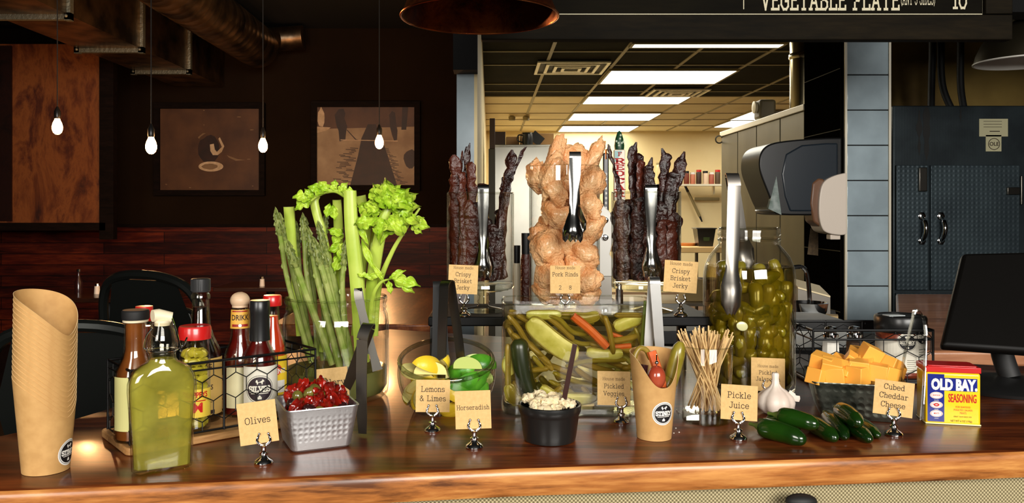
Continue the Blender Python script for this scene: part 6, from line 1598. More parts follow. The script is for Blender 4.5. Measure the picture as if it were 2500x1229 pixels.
beans=[[(1240,765,0),(1265,800,.002),(1290,840,.006),(1325,870,.004)],[(1335,750,.006),(1365,780,.004),(1400,812,.004),(1440,816,.01)],[(1330,765,.01),(1370,800,.008),(1400,830,.01)],
[(1250,815,.01),(1300,850,.01),(1345,892,.004)],[(1300,870,.006),(1330,905,.004)],[(1290,835,.012),(1320,870,.01),(1350,905,.006)],[(1295,905,.004),(1340,900,.004)],
[(1380,895,.006),(1440,882,.0),(1530,880,.002)],[(1400,880,.01),(1460,900,.006),(1500,910,.01)],[(1405,900,.004),(1440,925,.002),(1500,945,.004)],[(1350,910,.012),(1400,930,.006),(1470,950,.004)],
[(1455,820,.01),(1500,832,.006),(1560,820,.01)],[(1500,770,.006),(1545,768,.004),(1590,772,.008)],[(1360,760,.016),(1410,760,.012),(1460,772,.012)],[(1235,840,.004),(1238,900,.006),(1240,950,.004)],
[(1332,975,.001),(1358,955,.0),(1372,945,.001)],[(1300,768,.02),(1380,775,.02),(1450,790,.02)],[(1255,930,.012),(1268,965,.008),(1290,985,.01)],[(1420,945,.01),(1450,990,.008)],[(1400,990,.006),(1460,985,.006)],
[(1440,840,.014),(1500,850,.012),(1570,860,.012)],[(1520,900,.012),(1570,890,.008)],[(1370,820,.02),(1420,840,.018),(1470,835,.018)],[(1260,760,.02),(1300,790,.018)],[(1240,800,.02),(1270,850,.02),(1300,900,.02)],
[(1550,800,.01),(1570,850,.01),(1580,900,.012)],[(1480,930,.014),(1540,950,.012)],[(1390,865,.02),(1450,870,.02),(1530,900,.02)],[(1340,930,.02),(1400,960,.02)],[(1260,880,.026),(1330,890,.026),(1420,920,.026)]]
for i,b_ in enumerate(beans):
    stick('pickled_bean',[(a,b,f+.004+c) for a,b,c in b_],[.0048,.0042,.0054][i%3],[K['bean'],K['pickle'],K['bean']][i%3],'olive green pickled bean among many in the oblong glass vase','bean',group=G1)
rnd=random.Random(31)
for i in range(44):   # deeper layers fill the vase
    x=rnd.uniform(1235,1575); y=rnd.uniform(770,985); a=rnd.uniform(-.9,.9); L=rnd.uniform(25,55); dy=f+.03+rnd.uniform(0,.085)
    stick('pickled_bean',[(x-L*math.cos(a),y-L*math.sin(a),dy),(x,y+rnd.uniform(-8,8),dy),(x+L*math.cos(a),y+L*math.sin(a),dy)],rnd.uniform(.005,.009),[K['bean'],K['pickle'],K['slice']][rnd.choice([0,0,1,1,2])],'olive green pickled bean among many in the oblong glass vase','bean',group=G1)
# tongs hooked over the vase's right front corner
tongs('small clear steel tongs hooked over the right front rim of the oblong vase',P(1597,690,TY-.085),P(1612,868,TY-.088),P(1582,862,TY-.075),.017,(1,.0,0),K['steel'],spoon=False,tipw=.013,cr=.008,th=.0016)
for i,px in enumerate((1572,1583,1592)):
    veg('green_onion',[P(px-6,862,TY-.06+.006*i),P(px,790,TY-.06+.006*i),P(px+4,735,TY-.06+.006*i)],[.0032,.0034,.003],pbr('scallion',srgb(120,140,60),.4),'thin green stem standing beside the small tongs at the vase corner','onion','green stems beside the small tongs')
# ---------- black riser and pedestals
K['riser']=pbr('riser_black',(.004,.004,.004,1),.55,spec=.2)
t=thing('display_riser','long black display riser behind the oblong vase carrying the tall vases','riser',(PX(1380,1.66),1.66,.0005))
rw=PX(1735,1.66)-PX(1085,1.66); RZ=.140
m=MB(); m.box((0,0,RZ-.009),(rw,.22,.018)); m.build('shelf',K['riser'],t,bevel=.003)
for sx_ in(-1,1):
    for sy_ in(-1,1):
        m=MB(); m.box((sx_*(rw/2-.012),sy_*.095,(RZ-.018)/2),(.018,.018,RZ-.0185)); m.build('leg',K['black'],t,bevel=.002)
RT=RZ+.0007
def pedestal(x,y,h,label,r=.05):
    m=MB(); m.lathe([(0,0),(.042,0),(.044,.003),(.03,.006),(.012,.010),(.009,.014),(.013,.019),(.009,.024),(.008,.030),(.013,.034),(.010,.039),(.02,h-.006),(r,h-.003),(r,h),(0,h)],40)
    o=m.build('cake_stand',K['glassthick'],loc=(x,y,RT)); return tag(o,label,'stand')
def vase(px,pw,ptop,Y,zb,label,h=None):
    x=PX(px,Y); r=pw/2/F*Y; z1=ZZ(ptop+ (0),Y-r)
    # front rim is nearer: use the front edge for the height
    t=thing('cylinder_vase',label,'vase',(x,Y,zb)); Hh=z1-zb
    m=MB(); m.lathe([(0,0),(r-.003,0),(r,.003),(r,Hh-.001),(r-.001,Hh),(r-.002,Hh),(r-.003,Hh-.001),(r-.003,.013),(r-.006,.011),(0,.010)],64); m.build('glass_wall',K['glass'],t)
    m=MB(); m.tube([((r-.0015)*math.cos(2*PI*k/64),(r-.0015)*math.sin(2*PI*k/64),Hh) for k in range(65)],.0013,8,caps=False); m.build('rim',K['glassthick'],t)
    m=MB(); m.lathe([(0,.001),(r-.004,.001),(r-.002,.004),(r-.003,.010),(0,.0095)],48); m.build('thick_base',K['glassthick'],t)
    return x,Y,r,zb,Hh
Y1=1.64
pedestal(PX(1180,Y1),Y1,.045,'turned glass stand under the left jerky vase')
pedestal(PX(1590,Y1),Y1,.045,'turned glass stand under the right jerky vase')
v1=vase(1173,164,470,Y1,RT+.0455,'clear cylinder vase of dark jerky on a glass stand, left')
v2=vase(1577,168,468,Y1,RT+.0455,'clear cylinder vase of dark jerky on a glass stand, right of the pork rinds')
v3=vase(1378,172,402,Y1+.005,RT,'tallest clear cylinder vase, packed with pork rinds')
def jerk(v,tx,ty,bx_,w,dy,seed,label,mat=None,group=None,fork=0,flat=.32):
    x,Y,r,zb,Hh=v; rnd=random.Random(seed)
    a=P(bx_,ty,Y+dy*.7); a.z=zb+.016
    d0=V((a.x-x,a.y-Y)); 
    if d0.length>r-.016: d0*= (r-.016)/d0.length; a.x=x+d0.x;a.y=Y+d0.y
    c_=P(tx,ty,Y+dy)
    # keep the strip inside the glass up to the rim
    zr=zb+Hh; f=(zr-a.z)/(c_.z-a.z) if c_.z>zr else 1
    mid=a.lerp(c_,f) if f<1 else a.lerp(c_,.6)
    d1=V((mid.x-x,mid.y-Y)); 
    if d1.length>r-.016: d1*=(r-.016)/d1.length; mid.x=x+d1.x; mid.y=Y+d1.y
    pts=bez([a,a.lerp(mid,.5)+V((rnd.uniform(-.004,.004),rnd.uniform(-.004,.004),0)),mid,mid.lerp(c_,.5)+V((rnd.uniform(-.003,.003),0,0)),c_],7) if f<1 else bez([a,mid,c_],10)
    N=len(pts); rad=[w*(.75+.45*noise.noise(V((i*.35,seed,0)))+.25) for i in range(N)]; rad[-1]*=.35; rad[-2]*=.75; rad[0]*=.6
    c=pts[0].copy(); m=MB()
    m.tube([p-c for p in pts],rad,14,flat=flat,up=(1,rnd.uniform(-.5,.5),0),fn=lambda q,i,k: q+V((noise.noise(q*95+V((seed,0,0))),noise.noise(q*95+V((0,seed,0))),0))*.0040)
    if fork:
        e=pts[-4]-c; m.tube([e,e+V((fork*.5,0,.012)),e+V((fork,0,.024))],[w*.6,w*.5,w*.15],10,flat=.5)
    o=m.build('jerky_strip',mat or K['jerky'],loc=c,smooth=50); return tag(o,label,'jerky',group)
L1=[(1108,378,1118,.012,-.01,0),(1128,368,1130,.004,.01,0),(1140,358,1150,.007,0,.006),(1150,395,1160,.010,-.02,0),(1126,420,1140,.008,-.03,0),(1178,448,1175,.010,-.02,0),(1252,366,1200,.010,-.015,0),(1283,358,1205,.0035,-.005,0),(1240,430,1215,.010,.01,0),(1120,430,1112,.014,.0,0)]
lab=['broad brown jerky strip at the left edge of the left vase','thin upright jerky strip in the left vase','tall looped jerky strip in the left vase','jerky strip leaning on the looped one in the left vase','short curled jerky strip in the left vase','jerky strip just topping the middle of the left vase rim','long club ended jerky strip leaning right in the left vase','thin twig like jerky strip leaning right in the left vase','short thick jerky strip at the right of the left vase','wide jerky strip low at the left of the left vase']
for i,(tx,ty,bx_,w,dy,fk) in enumerate(L1):
    jerk(v1,tx,ty,bx_,w,dy,i+1,lab[i],K['jerky2'] if i in(0,1,3,4) else None,fork=fk)
rnd=random.Random(8)
for i in range(15):
    px=rnd.uniform(1105,1240); jerk(v1,px+rnd.uniform(-8,8),rnd.uniform(478,560),px,rnd.uniform(.010,.017),rnd.uniform(-.030,.045),40+i,'dark jerky strip packed below the rim of the left vase',K['jerky2'] if i%4==0 else K['jerky'],'jerky strips below the rim of the left vase')
L2=[(1484,352,1506,.004,0,0),(1545,356,1556,.011,0,.008),(1556,374,1562,.012,.01,0),(1566,392,1568,.011,-.015,0),(1583,402,1590,.010,-.03,.006),(1628,374,1600,.011,0,-.008),(1664,384,1615,.012,.0,.008),(1612,450,1615,.014,.02,0),(1645,420,1600,.012,-.01,0)]
lab=['thin dark jerky strip beside the white tap handle','broad dark jerky strip right of the tap handle','tall forked jerky strip in the middle of the right vase','jerky strip with a pale curled end in the right vase','short dark jerky strip before the tongs of the right vase','jerky strip with a notched tip in the right vase','thick jerky strip leaning furthest right with a knobbly end','short jerky strip low in the right vase','rough jerky strip leaning right under the knobbly one']
for i,(tx,ty,bx_,w,dy,fk) in enumerate(L2): jerk(v2,tx,ty,bx_,w,dy,i+21,lab[i],K['jerky2'] if i in(3,) else None,fork=fk)
for i in range(15):
    px=rnd.uniform(1510,1648); jerk(v2,px+rnd.uniform(-8,8),rnd.uniform(478,560),px,rnd.uniform(.010,.018),rnd.uniform(-.030,.045),70+i,'dark jerky strip packed below the rim of the right vase',K['jerky2'] if i%4==0 else K['jerky'],'jerky strips below the rim of the right vase')
# pork rinds
def rind(px,py,dy,a,b,rot,seed,label,group=None,th=.012,curl=.6):
    p=P(px,py,Y1+.005+dy); m=MB()
    def fn(q,d):
        k=noise.noise(d*1.7+V((seed,0,0)))*.35+noise.noise(d*4+V((seed,3,0)))*.16+noise.noise(d*11+V((seed,9,0)))*.03
        q=q*(1+k); q.y+= curl*(q.x*q.x)/(a*2)*12*.1+ curl*q.z*q.z/(b*2)*.5+ .004*noise.noise(V((q.x*60,q.z*60,seed)))
        return q
    m.ball((0,0,0),(a,th,b),40,28,fn=fn,M=Matrix.Rotation(rot,3,'Y')@Matrix.Rotation(random.Random(seed).uniform(-.5,.5),3,'Z'))
    o=m.build('pork_rind',K['rind'],loc=p,smooth=80); return tag(o,label,'pork rind',group)
big=[(1350,395,0,.019,.055,.25,'tall puffed pork rind rising at the back left of the tall vase'),(1345,425,-.02,.022,.044,.35,'broad pork rind leaning over the left rim of the tall vase'),(1400,392,.01,.036,.034,0,'widest fan shaped pork rind at the top middle of the tall vase'),(1450,388,.01,.017,.045,.45,'pointed pork rind leaning right at the top of the tall vase'),(1310,430,.0,.020,.032,-.1,'pork rind at the left edge under the leaning one')]
for i,(px,py,dy,a,b,rt,lb) in enumerate(big): rind(px,py,dy,a,b,rt,i+3,lb)
rnd=random.Random(77)
low=[(1440,450,-.02,.026,.034),(1432,505,-.03,.028,.030),(1352,465,-.02,.022,.034),(1440,560,-.03,.026,.030),(1370,530,-.01,.026,.032),(1342,512,.01,.016,.026),(1335,605,-.03,.032,.032),(1395,590,-.02,.03,.026),(1430,620,-.03,.026,.030),(1345,672,-.03,.034,.030),(1405,655,-.025,.032,.024),(1435,685,-.03,.026,.028),(1320,575,.01,.024,.022),(1385,630,.02,.03,.03),(1350,560,.03,.03,.03),(1420,480,.03,.03,.04),(1400,700,-.01,.035,.024),(1335,715,-.02,.03,.018),(1435,725,-.02,.028,.018),(1370,440,.03,.03,.03)]
for i,(px,py,dy,a,b) in enumerate(low): rind(px,py,dy,a*1.0,b*1.1,rnd.uniform(-1,1),30+i,'orange brown puffed pork rind packed inside the tall vase','pork rinds inside the tall vase',th=.014,curl=.6)
# claw tongs in the three vases
tongs('scalloped claw tongs standing inside the left jerky vase',P(1180,462,Y1-.050),P(1178,672,Y1-.056),P(1184,668,Y1-.03),.021,(1,0,0),K['claw'],spoon=False,tipw=.036,claw=True,cr=.008)
tongs('scalloped claw tongs hooked before the pork rind vase',P(1404,380,Y1-.083),P(1398,585,Y1-.092),P(1406,560,Y1-.082),.022,(1,0,0),K['claw'],spoon=False,tipw=.040,claw=True,cr=.005)
tongs('scalloped claw tongs standing inside the right jerky vase',P(1588,462,Y1-.050),P(1590,670,Y1-.056),P(1592,668,Y1-.03),.023,(1,0,0),K['claw'],spoon=False,tipw=.038,claw=True,cr=.008)
# signs of the riser
sign(1133,775,['House made','Crispy','Brisket','Jerky'],'kraft card reading Crispy Brisket Jerky before the left jerky vase',W=.056,Hc=.055,roll=.04,z=RT,cx=-.003,cz=.042,h=.0072,faint_first=True)
sign(1662,775,['House made','Crispy','Brisket','Jerky'],'kraft card reading Crispy Brisket Jerky before the right jerky vase',W=.062,Hc=.060,roll=.06,z=RT,cx=-.002,cz=.045,h=.0080,faint_first=True)
sign(1380,775,['House made','Pork Rinds','','2    8'],'kraft card reading Pork Rinds before the tall vase of pork rinds',W=.057,Hc=.053,z=RT,cx=0,cz=.043,h=.0072,faint_first=True)
# ---------- glass of skewers
gxp,gy=PX(1724,1.33),1.33
t=thing('skewer_glass','flared drinking glass with a thick base full of bamboo skewers','glass',(gxp,gy,.0005))
m=MB(); m.lathe([(0,0),(.037,0),(.0385,.003),(.0385,.02),(.0425,.122),(.0418,.1235),(.0405,.1225),(.0365,.022),(.034,.019),(0,.0185)],48); m.build('glass_wall',K['glass'],t)
m=MB(); m.lathe([(0,.001),(.036,.001),(.0378,.004),(.0370,.015),(.034,.0175),(0,.0175)],48); m.build('thick_base',K['glassthick'],t)
m=MB(); m.tube([(.0415*math.cos(2*PI*k/64),.0415*math.sin(2*PI*k/64),.1228) for k in range(65)],.0012,8,caps=False); m.build('rim',K['glassthick'],t)
rnd=random.Random(14); proto=None
for i in range(90):
    a=rnd.uniform(0,2*PI); q=math.sqrt(rnd.random())*.0335; b_=a+PI+rnd.uniform(-1.4,1.4); q2=rnd.uniform(.006,.030)
    lo=V((q2*math.cos(b_),q2*math.sin(b_),.0225)); hi=V((.039/.0335*q*math.cos(a),.039/.0335*q*math.sin(a),.120)); d=(hi-lo).normalized()
    if proto is None:
        m=MB(); m.tube([(0,0,0),(0,0,.120)],.00125,8); o=proto=m.build('bamboo_skewer',K['skewer']); tag(o,'thin bamboo skewer among many in the flared glass','skewer','bamboo skewers in the flared glass')
    else:
        o=proto.copy(); COL.objects.link(o)
    o.location=(gxp+lo.x,gy+lo.y,lo.z); o.rotation_mode='QUATERNION'; o.rotation_quaternion=V((0,0,1)).rotation_difference(d); o.scale=(1,1,rnd.uniform(1.0,1.13))
# ---------- big jalapeno jar
Bx,By=PX(1828,1.56),1.56; BR=.0845
t=thing('mason_jar','gallon glass jar full of olive green pickled jalapenos in brine','jar',(Bx,By,.0005))
prof=[(0,0),(.076,0),(.0835,.006),(.0845,.02),(.0845,.215),(.082,.235),(.074,.255),(.062,.270),(.0560,.277),(.0560,.283),(.0585,.285),(.0565,.288),(.0565,.294),(.0585,.296),(.0565,.299),(.0565,.306),(.0548,.308)]
m=MB(); m.lathe(prof,72); m.lathe([(.0530,.308),(.0530,.28),(.0595,.2685),(.0715,.2535),(.0795,.2345),(.0815,.215),(.0815,.02),(.074,.009),(0,.008)],72); m.build('glass_wall',K['glass'],t)
m=MB(); m.tube([(.0540*math.cos(2*PI*k/64),.0540*math.sin(2*PI*k/64),.3075) for k in range(65)],.0020,8,caps=False); m.tube([(.0565*math.cos(2*PI*k/64),.0565*math.sin(2*PI*k/64),.2865) for k in range(65)],.0018,8,caps=False); m.build('threaded_rim',K['glassthick'],t)
m=MB(); m.lathe([(0,.009),(.0735,.010),(.0808,.02),(.0808,.215),(.079,.232),(.0775,.236),(0,.236)],64); m.build('brine',K['jal_brine'],t)
m=MB()
def emb(s,hh,z,a0):
    w=MB(); letters(s,hh,0,0,1.0,mb=w,xs=1.1); w.xf(lambda v:V((v.x,-.0005,v.z+z))); w.xf(wrap(.0846)); w.xf(lambda v:Rz(a0)@v); m.join(w)
emb('MASON',.020,.150,.05); m.build('embossed_lettering',K['glassthick'],t,smooth=0)
m=MB(); emb('MASON',.009,.088,.05); m.build('embossed_lettering',K['glassthick'],t,smooth=0)
rnd=random.Random(3)
def pep(pos,rz,tilt,L,r,mat,label,group):
    m=MB(); pts=bez([(-L/2,0,0),(-L/6,0,.002),(L/6,0,.001),(L/2,0,-.003)],6); N=len(pts)
    rad=[r*interp([0,.08,.25,.6,.9,1],[.45,.85,1,.92,.5,.1],i/(N-1)) for i in range(N)]
    m.tube(pts,rad,12,fn=lambda q,i,k:q*(1)+V((0,noise.noise(q*60+V(pos)*9),noise.noise(q*50+V(pos)*7)))*.0015)
    o=m.build('pickled_jalapeno',mat,loc=pos,rot=(0,tilt,rz)); return tag(o,label,'jalapeno',group)
for lay_ in range(11):
    z=.024+lay_*.0195
    for j in range(8 if lay_<9 else 5):
        a=PI+ (j+.5)*PI/ (8 if lay_<9 else 5)*1.0+rnd.uniform(-.15,.15)+ (.2 if lay_%2 else 0)
        L=rnd.uniform(.055,.078); r=rnd.uniform(.0115,.0150)
        Rr=.0835-r-.002 if lay_<9 else .066-r
        pos=V((Bx+Rr*math.cos(a)*.93,By+Rr*math.sin(a)*.93,z+rnd.uniform(-.003,.003)))
        up_=rnd.random()<.45
        pep(pos,a+PI/2+rnd.uniform(-.35,.35) if not up_ else a,(rnd.uniform(-.5,.5) if not up_ else PI/2+rnd.uniform(-.3,.3)),L*.8 if not up_ else L*.9,r,K['pepslice'] if rnd.random()<.75 else K['pickle'],'olive green pickled jalapeno in the gallon jar','pickled jalapenos in the gallon jar')
m=MB(); m.ball((0,0,0),(.0105,.0015,.0085),18,10,M=Matrix.Rotation(.3,3,'Y')); p=P(1812,797,By-.0795); o=m.build('garlic_slice',pbr('pickled_garlic',srgb(206,204,150),.3,coat=.5),loc=p); tag(o,'pale round slice pressed against the front of the gallon jar','garlic')
# large tongs hooked over the jar's front rim
fr=By-.0565
ax=P(1783,443,fr); 
tongs('large steel spoon tongs hooked over the front rim of the jalapeno jar',(ax.x+.003,fr-.006,ax.z),P(1784,768,By-.100),P(1822,655,By-.035),.0245,(1,.10,0),K['satinsteel'],spoon=True,tipw=.0400,cr=.011,th=.0016)
# ---------- garlic
p=P(1893,970,1.375)
t=thing('garlic_bulb','white garlic bulb with papery skin behind the fresh jalapenos','garlic',(p.x,1.375,.0005))
m=MB(); R=.031
pr=[(0,0),(.012,.0),(.022,.004),(.029,.012),(.0305,.021),(.027,.031),(.019,.039),(.010,.045),(.0062,.051),(.0052,.060),(.0058,.066),(.0045,.069),(0,.0695)]
m.lathe(pr,60,fn=lambda a,r,z,i:(r*(1+.10*abs(math.sin(a*4+.6))-.04)*math.cos(a),r*(1+.10*abs(math.sin(a*4+.6))-.04)*math.sin(a),z))
m.build('bulb',K['garlic'],t)
m=MB(); q=bez([(.018,-.008,.036),(.030,-.006,.028),(.040,-.004,.026)],6); m.tube(q,[.007]*6+[.005]*6+[.0012],10,flat=.12); m.build('papery_flake',K['garlic'],t)
# ---------- fresh jalapenos
def fresh(ax_,ay,bx_,by_,r,label,z=None,za=None,zbv=None):
    za=r if za is None else za; zb=r*.6 if zbv is None else zbv
    a=G(ax_,ay,za); b=G(bx_,by_,zb); c=a.copy()
    t=thing('fresh_jalapeno',label,'jalapeno',c,0,None)
    mid=(a+b)/2+V((0,0,r*.10)); pts=bez([V((0,0,0)),mid-c,b-c],10); N=len(pts)
    m=MB(); m.tube(pts,[r*interp([0,.03,.12,.35,.75,.93,1],[.35,.75,.95,1.0,.86,.5,.08],i/(N-1)) for i in range(N)],20)
    m.build('pod',K['jal'],t)
    d=(pts[0]-pts[1]).normalized(); m=MB(); m.tube([pts[0]-d*.003,pts[0]+d*.003,pts[0]+d*.010,pts[0]+d*.018],[r*.5,r*.42,.0028,.0026],10); m.build('stem',K['stem'],t)
fresh(1856,1042,1968,1078,.0155,'largest fresh green jalapeno lying nearest, pointing right')
fresh(1878,1030,1952,1050,.0150,'fresh jalapeno lying behind the largest one',zbv=.014)
fresh(1902,1015,2000,1040,.0140,'fresh jalapeno on top, below the garlic bulb',za=.030,zbv=.026)
fresh(1975,1030,2042,1073,.0135,'fresh jalapeno with its round tip in the middle of the pile')
fresh(2020,1015,2066,1070,.0130,'fresh jalapeno wedged in the middle right of the pile',za=.018)
fresh(2050,1000,2100,1036,.0140,'fresh jalapeno lying on top at the right, before the cheese bowl',za=.034,zbv=.030)
fresh(2060,1030,2126,1076,.0125,'fresh jalapeno under the top right one, pointing right')
fresh(2095,1030,2146,1066,.0100,'slim fresh jalapeno at the far right of the pile')
# ---------- cheese bowl
CX2,CY2=PX(2085,1.385),1.385
o=rdish(.116,.146,.060,.008).build('metal_bowl',K['hammered_dark'],loc=(CX2,CY2,.0005),rot=(0,0,-.27)); tag(o,'square hammered dark metal bowl heaped with cheddar cubes','bowl')
cubes=[(2008,893,-.03,.3,.2),(2028,908,-.045,.2,.5),(2040,925,-.05,-.1,.1),(2062,912,-.045,.6,.2),(2095,908,-.05,.1,.15),(2078,890,-.03,.7,.4),(2125,873,-.03,.55,.3),(2112,898,-.035,.2,.6),(2140,918,-.055,.15,.05),(2095,925,-.06,.0,.05),(2172,900,-.03,.4,.35),(2165,925,-.05,.3,.1),(1995,930,-.045,.35,.1),(2130,900,-.01,.9,.3),(2050,900,-.01,.4,.8),(2185,915,.0,.3,.2),(2020,905,.0,.6,.5),(2098,880,.0,.2,.3),(2070,900,.02,.5,.1),(2145,890,.02,.1,.4),(2010,925,.02,.2,.2)]
cl={6:'topmost orange cheddar cube, tilted, on the heap',0:'orange cheddar cube at the upper left of the heap',12:'orange cheddar cube resting on the left front rim of the bowl',9:'upright orange cheddar cube at the front middle of the bowl',8:'orange cheddar cube at the right front rim of the bowl',10:'orange cheddar cube pressed against the clear tongs'}
rnd=random.Random(2)
for i,(px,py,dy,a,b_) in enumerate(cubes):
    q=P(px,py,CY2+dy+.010); q.z+=.006; s=rnd.uniform(.024,.028); m=MB(); m.box((0,0,0),(s*rnd.uniform(.9,1.25),s,s*rnd.uniform(.9,1.1)))
    o=m.build('cheddar_cube',K['cheddar'],loc=q,rot=(b_*.8,a*.8,rnd.uniform(-.8,.8)),bevel=.0012)
    tag(o,cl.get(i,'orange cheddar cube in the heap in the dark metal bowl'),'cheese','cheddar cubes in the dark bowl' if i not in cl else None)
m=MB()
for i in range(14):
    m.box((rnd.uniform(-.04,.04),rnd.uniform(-.04,.04),rnd.uniform(.02,.045)),(.024,.024,.024),M=Rz(rnd.uniform(0,1)))
o=m.build('cheddar_filling',K['cheddar'],loc=(CX2,CY2,.0005)); tag(o,'cheddar cubes buried deep in the dark metal bowl','cheese',kind='stuff')
# clear plastic tongs
K['clearpl']=thinglass('clear_plastic',(.8,.8,.76,1),1.6,.05,edge=(.35,.33,.28,1))
tongs('clear plastic tongs standing astride the cheese bowl and the seasoning tin',P(2245,795,1.335),P(2196,940,1.332),P(2250,1026,1.296),.013,(.25,.97,0),K['clearpl'],spoon=False,tipw=.014,cr=.019,th=.0020,bow=.002)
# ---------- second wire caddy
CA=P(2130,0,1.66); 
t=thing('wire_caddy','black wire caddy holding salt, pepper and a spice jar, right','caddy',(PX(1985,1.60),1.60,.0005),0)
cw_=PX(2278,1.60)-PX(1985,1.60); cd_=.13; ch=ZZ(808,1.60)
m=MB(); 
for z,rr in((ch,.0028),(ch-.018,.0020),(.004,.003)): m.tube([(0,0,z),(cw_,0,z),(cw_,cd_,z),(0,cd_,z),(0,0,z)],rr,8)
m.strap([(0,cd_,ch-.009),(cw_,cd_,ch-.009)],[.018,.018],(0,0,1),.001)
for x,y in((0,0),(cw_,0),(cw_,cd_),(0,cd_),(cw_*.33,cd_),(cw_*.66,cd_)): m.tube([(x,y,.0032),(x,y,ch+.002)],.0024,8)
for x in(0,cw_): m.tube(bez([(x,cd_*.3,ch),(x+(.012 if x else -.012),cd_*.35,ch+.004),(x+(.016 if x else -.016),cd_*.5,ch-.01),(x+(.012 if x else -.012),cd_*.65,ch+.004),(x,cd_*.7,ch)],6),.003,8)
m.build('frame',K['blackwire'],t)
m=MB(); m.box((cw_/2,cd_/2,.0075),(cw_-.004,cd_-.004,.004)); m.build('base_plate',K['blackmat'],t,smooth=0)
for o_,u,w_,sd in((V((0,0,.004)),V((1,0,0)),cw_,5),(V((0,cd_,.004)),V((1,0,0)),cw_,6),(V((0,0,.004)),V((0,1,0)),cd_,7),(V((cw_,0,.004)),V((0,1,0)),cd_,8)):
    m=MB(); hexwire(m,o_,u,w_,ch-.006,.046,.0009,.002,sd,1.0); m.build('wire_mesh',K['blackwire'],t)
ZC=.0103
def shaker(px,ptop,Y,label,mt,cap):
    x=PX(px,Y); h=ZZ(ptop,Y)-ZC; t=thing('spice_shaker',label,'shaker',(x,Y,ZC))
    m=MB(); m.lathe([(0,0),(.019,0),(.0195,.002),(.0160,h-.032),(0,h-.032)],8); m.build('contents',mt,t,smooth=20)
    m=MB(); m.lathe([(.0200,0),(.0215,.001),(.0175,h-.030),(.0150,h-.026),(.0145,h-.022)],8); m.build('glass_body',K['glass'],t,smooth=20)
    m=MB(); m.lathe([(0,h-.022),(.0145,h-.022),(.0150,h-.017),(.0100,h-.014),(.0125,h-.008),(.0100,h-.002),(0,h)],24); m.build('cap',K['chrome'],t)
shaker(2028,796,1.645,'salt shaker with a chrome cap in the wire caddy',K['white'],0)
shaker(2086,796,1.655,'pepper shaker with a chrome cap in the wire caddy',pbr('ground_pepper',srgb(86,58,34),.8,var=(400,srgb(40,28,18))),0)
SX,SY2=PX(2198,1.655),1.655; h=ZZ(768,SY2)-ZC; r=.046
t=thing('spice_jar','large round jar of reddish spice rub with a glossy black lid','jar',(SX,SY2,ZC))
m=MB(); m.lathe([(0,0),(r-.006,0),(r,.006),(r,h-.038),(r-.002,h-.034),(0,h-.034)],48); m.build('spice_rub',pbr('spice_rub',srgb(140,62,34),.35,var=(200,srgb(110,40,22)),coat=.5),t)
m=MB(); m.lathe([(0,h-.0335),(r+.001,h-.0335),(r+.003,h-.030),(r+.003,h-.006),(r+.001,h-.002),(r-.004,h),(r-.005,h-.002),(0,h-.002)],56); m.build('lid',K['black'],t)
m=MB(); m.box((-.022,-.018,h+.0005),(.036,.022,.002),M=Rz(.2)); m.build('lid_flap',pbr('pale_flap',srgb(190,196,196),.3),t,bevel=.0008)
def pr6(m):
    badge(m,.019,.013,.072,.0005,mb_w=0,mb_k=1,text='STINEY'); badge(m,.018,-.030+.075,.083,.0005,mb_w=0,mb_k=1,text='STINEY')
    for k in range(7): rect(m,.036,.052 if k%2 else .048,.056-k*.005,.0585-k*.005,.0006,2,3)
    for k in range(7): rect(m,.012,.030 if k%2 else .026,.036-k*.004,.0375-k*.004,.0006,2,3)
label_on(t,r+.0002,.012,h-.048,-1.5,1.5,[pbr('white_spice_label',srgb(232,226,208),.5),K['badgeblack'],pbr('grey_print',srgb(150,146,130),.6)],pr6)
# ---------- seasoning tin
p=G(2253,1034); p2=G(2391,1041)
tw=.0900; td=.052; thh=.083
t=thing('seasoning_tin','yellow and blue seasoning tin with a red lid','tin',(PX(2314,1.330),1.330,.0005),-.22); t.scale=(.89,1,1)
m=MB(); m.box((0,0,thh/2),(tw,td,thh)); m.build('tin_body',pbr('tin_yellow',srgb(250,206,30),.25,coat=.4),t,bevel=.004)
m=MB(); m.box((0,0,thh+.0045),(tw+.001,td+.001,.009)); m.box((0,0,thh+.0095),(tw-.010,td-.010,.002)); m.build('lid',K['red'],t,bevel=.002)
m=MB(); m.box((0,0,.001),(tw+.001,td+.001,.0022)); m.build('bottom_rim',pbr('pale_tin',srgb(236,226,170),.35),t,bevel=.0008)
Bl,Wh,Rd,Ye=1,2,3,0
m=MB(); y0=0
rect(m,-tw/2+.003,-.0145,.004,thh-.003,.0002,0); 
rect(m,-tw/2+.003,tw/2-.006,thh-.029,thh-.0085,.0003,0)
m.v=[tuple(v) for v in m.v]
btext('OLD BAY.',.0162,.0015,thh-.0270,xs=.735,bold=.06,layer=.0006,m=1,mb=m)
btext('SEASONING',.0130,.0150,thh-.0465,xs=.455,bold=.02,layer=.0006,m=2,mb=m)
for k,zz in enumerate((.046,.031,.017)):
    disc(m,.0105,-.0275,zz,.0005,1,sz=.52); disc(m,.0095,-.0275,zz,.0007,2,sz=.50,r0=.0088)
    btext(['SEAFOOD','POULTRY','MEATS'][k],.0026,-.0275,zz-.0010,xs=.8,bold=.01,layer=.0008,m=2,mb=m); 
    btext(['SALADS','SOUPS','STEWS'][k],.0016,-.0275,zz-.0085,xs=1,layer=.0006,m=1,mb=m)
disc(m,.0045,-.0275,.031,.00075,2,sz=.6,r0=.002)
for k,s in enumerate(('FOR SEAFOOD','POULTRY, SALADS','MEATS')): btext(s,.0030,.016,.0275-k*.0048+.0,xs=.85,layer=.0006,m=2,mb=m)
btext('GREAT TASTE SINCE 1939',.0021,.015,.0125,xs=.85,layer=.0006,m=3,mb=m)
btext('NET WT 6 OZ (170g)',.0030,.013,.0052,xs=.9,layer=.0006,m=3,mb=m)
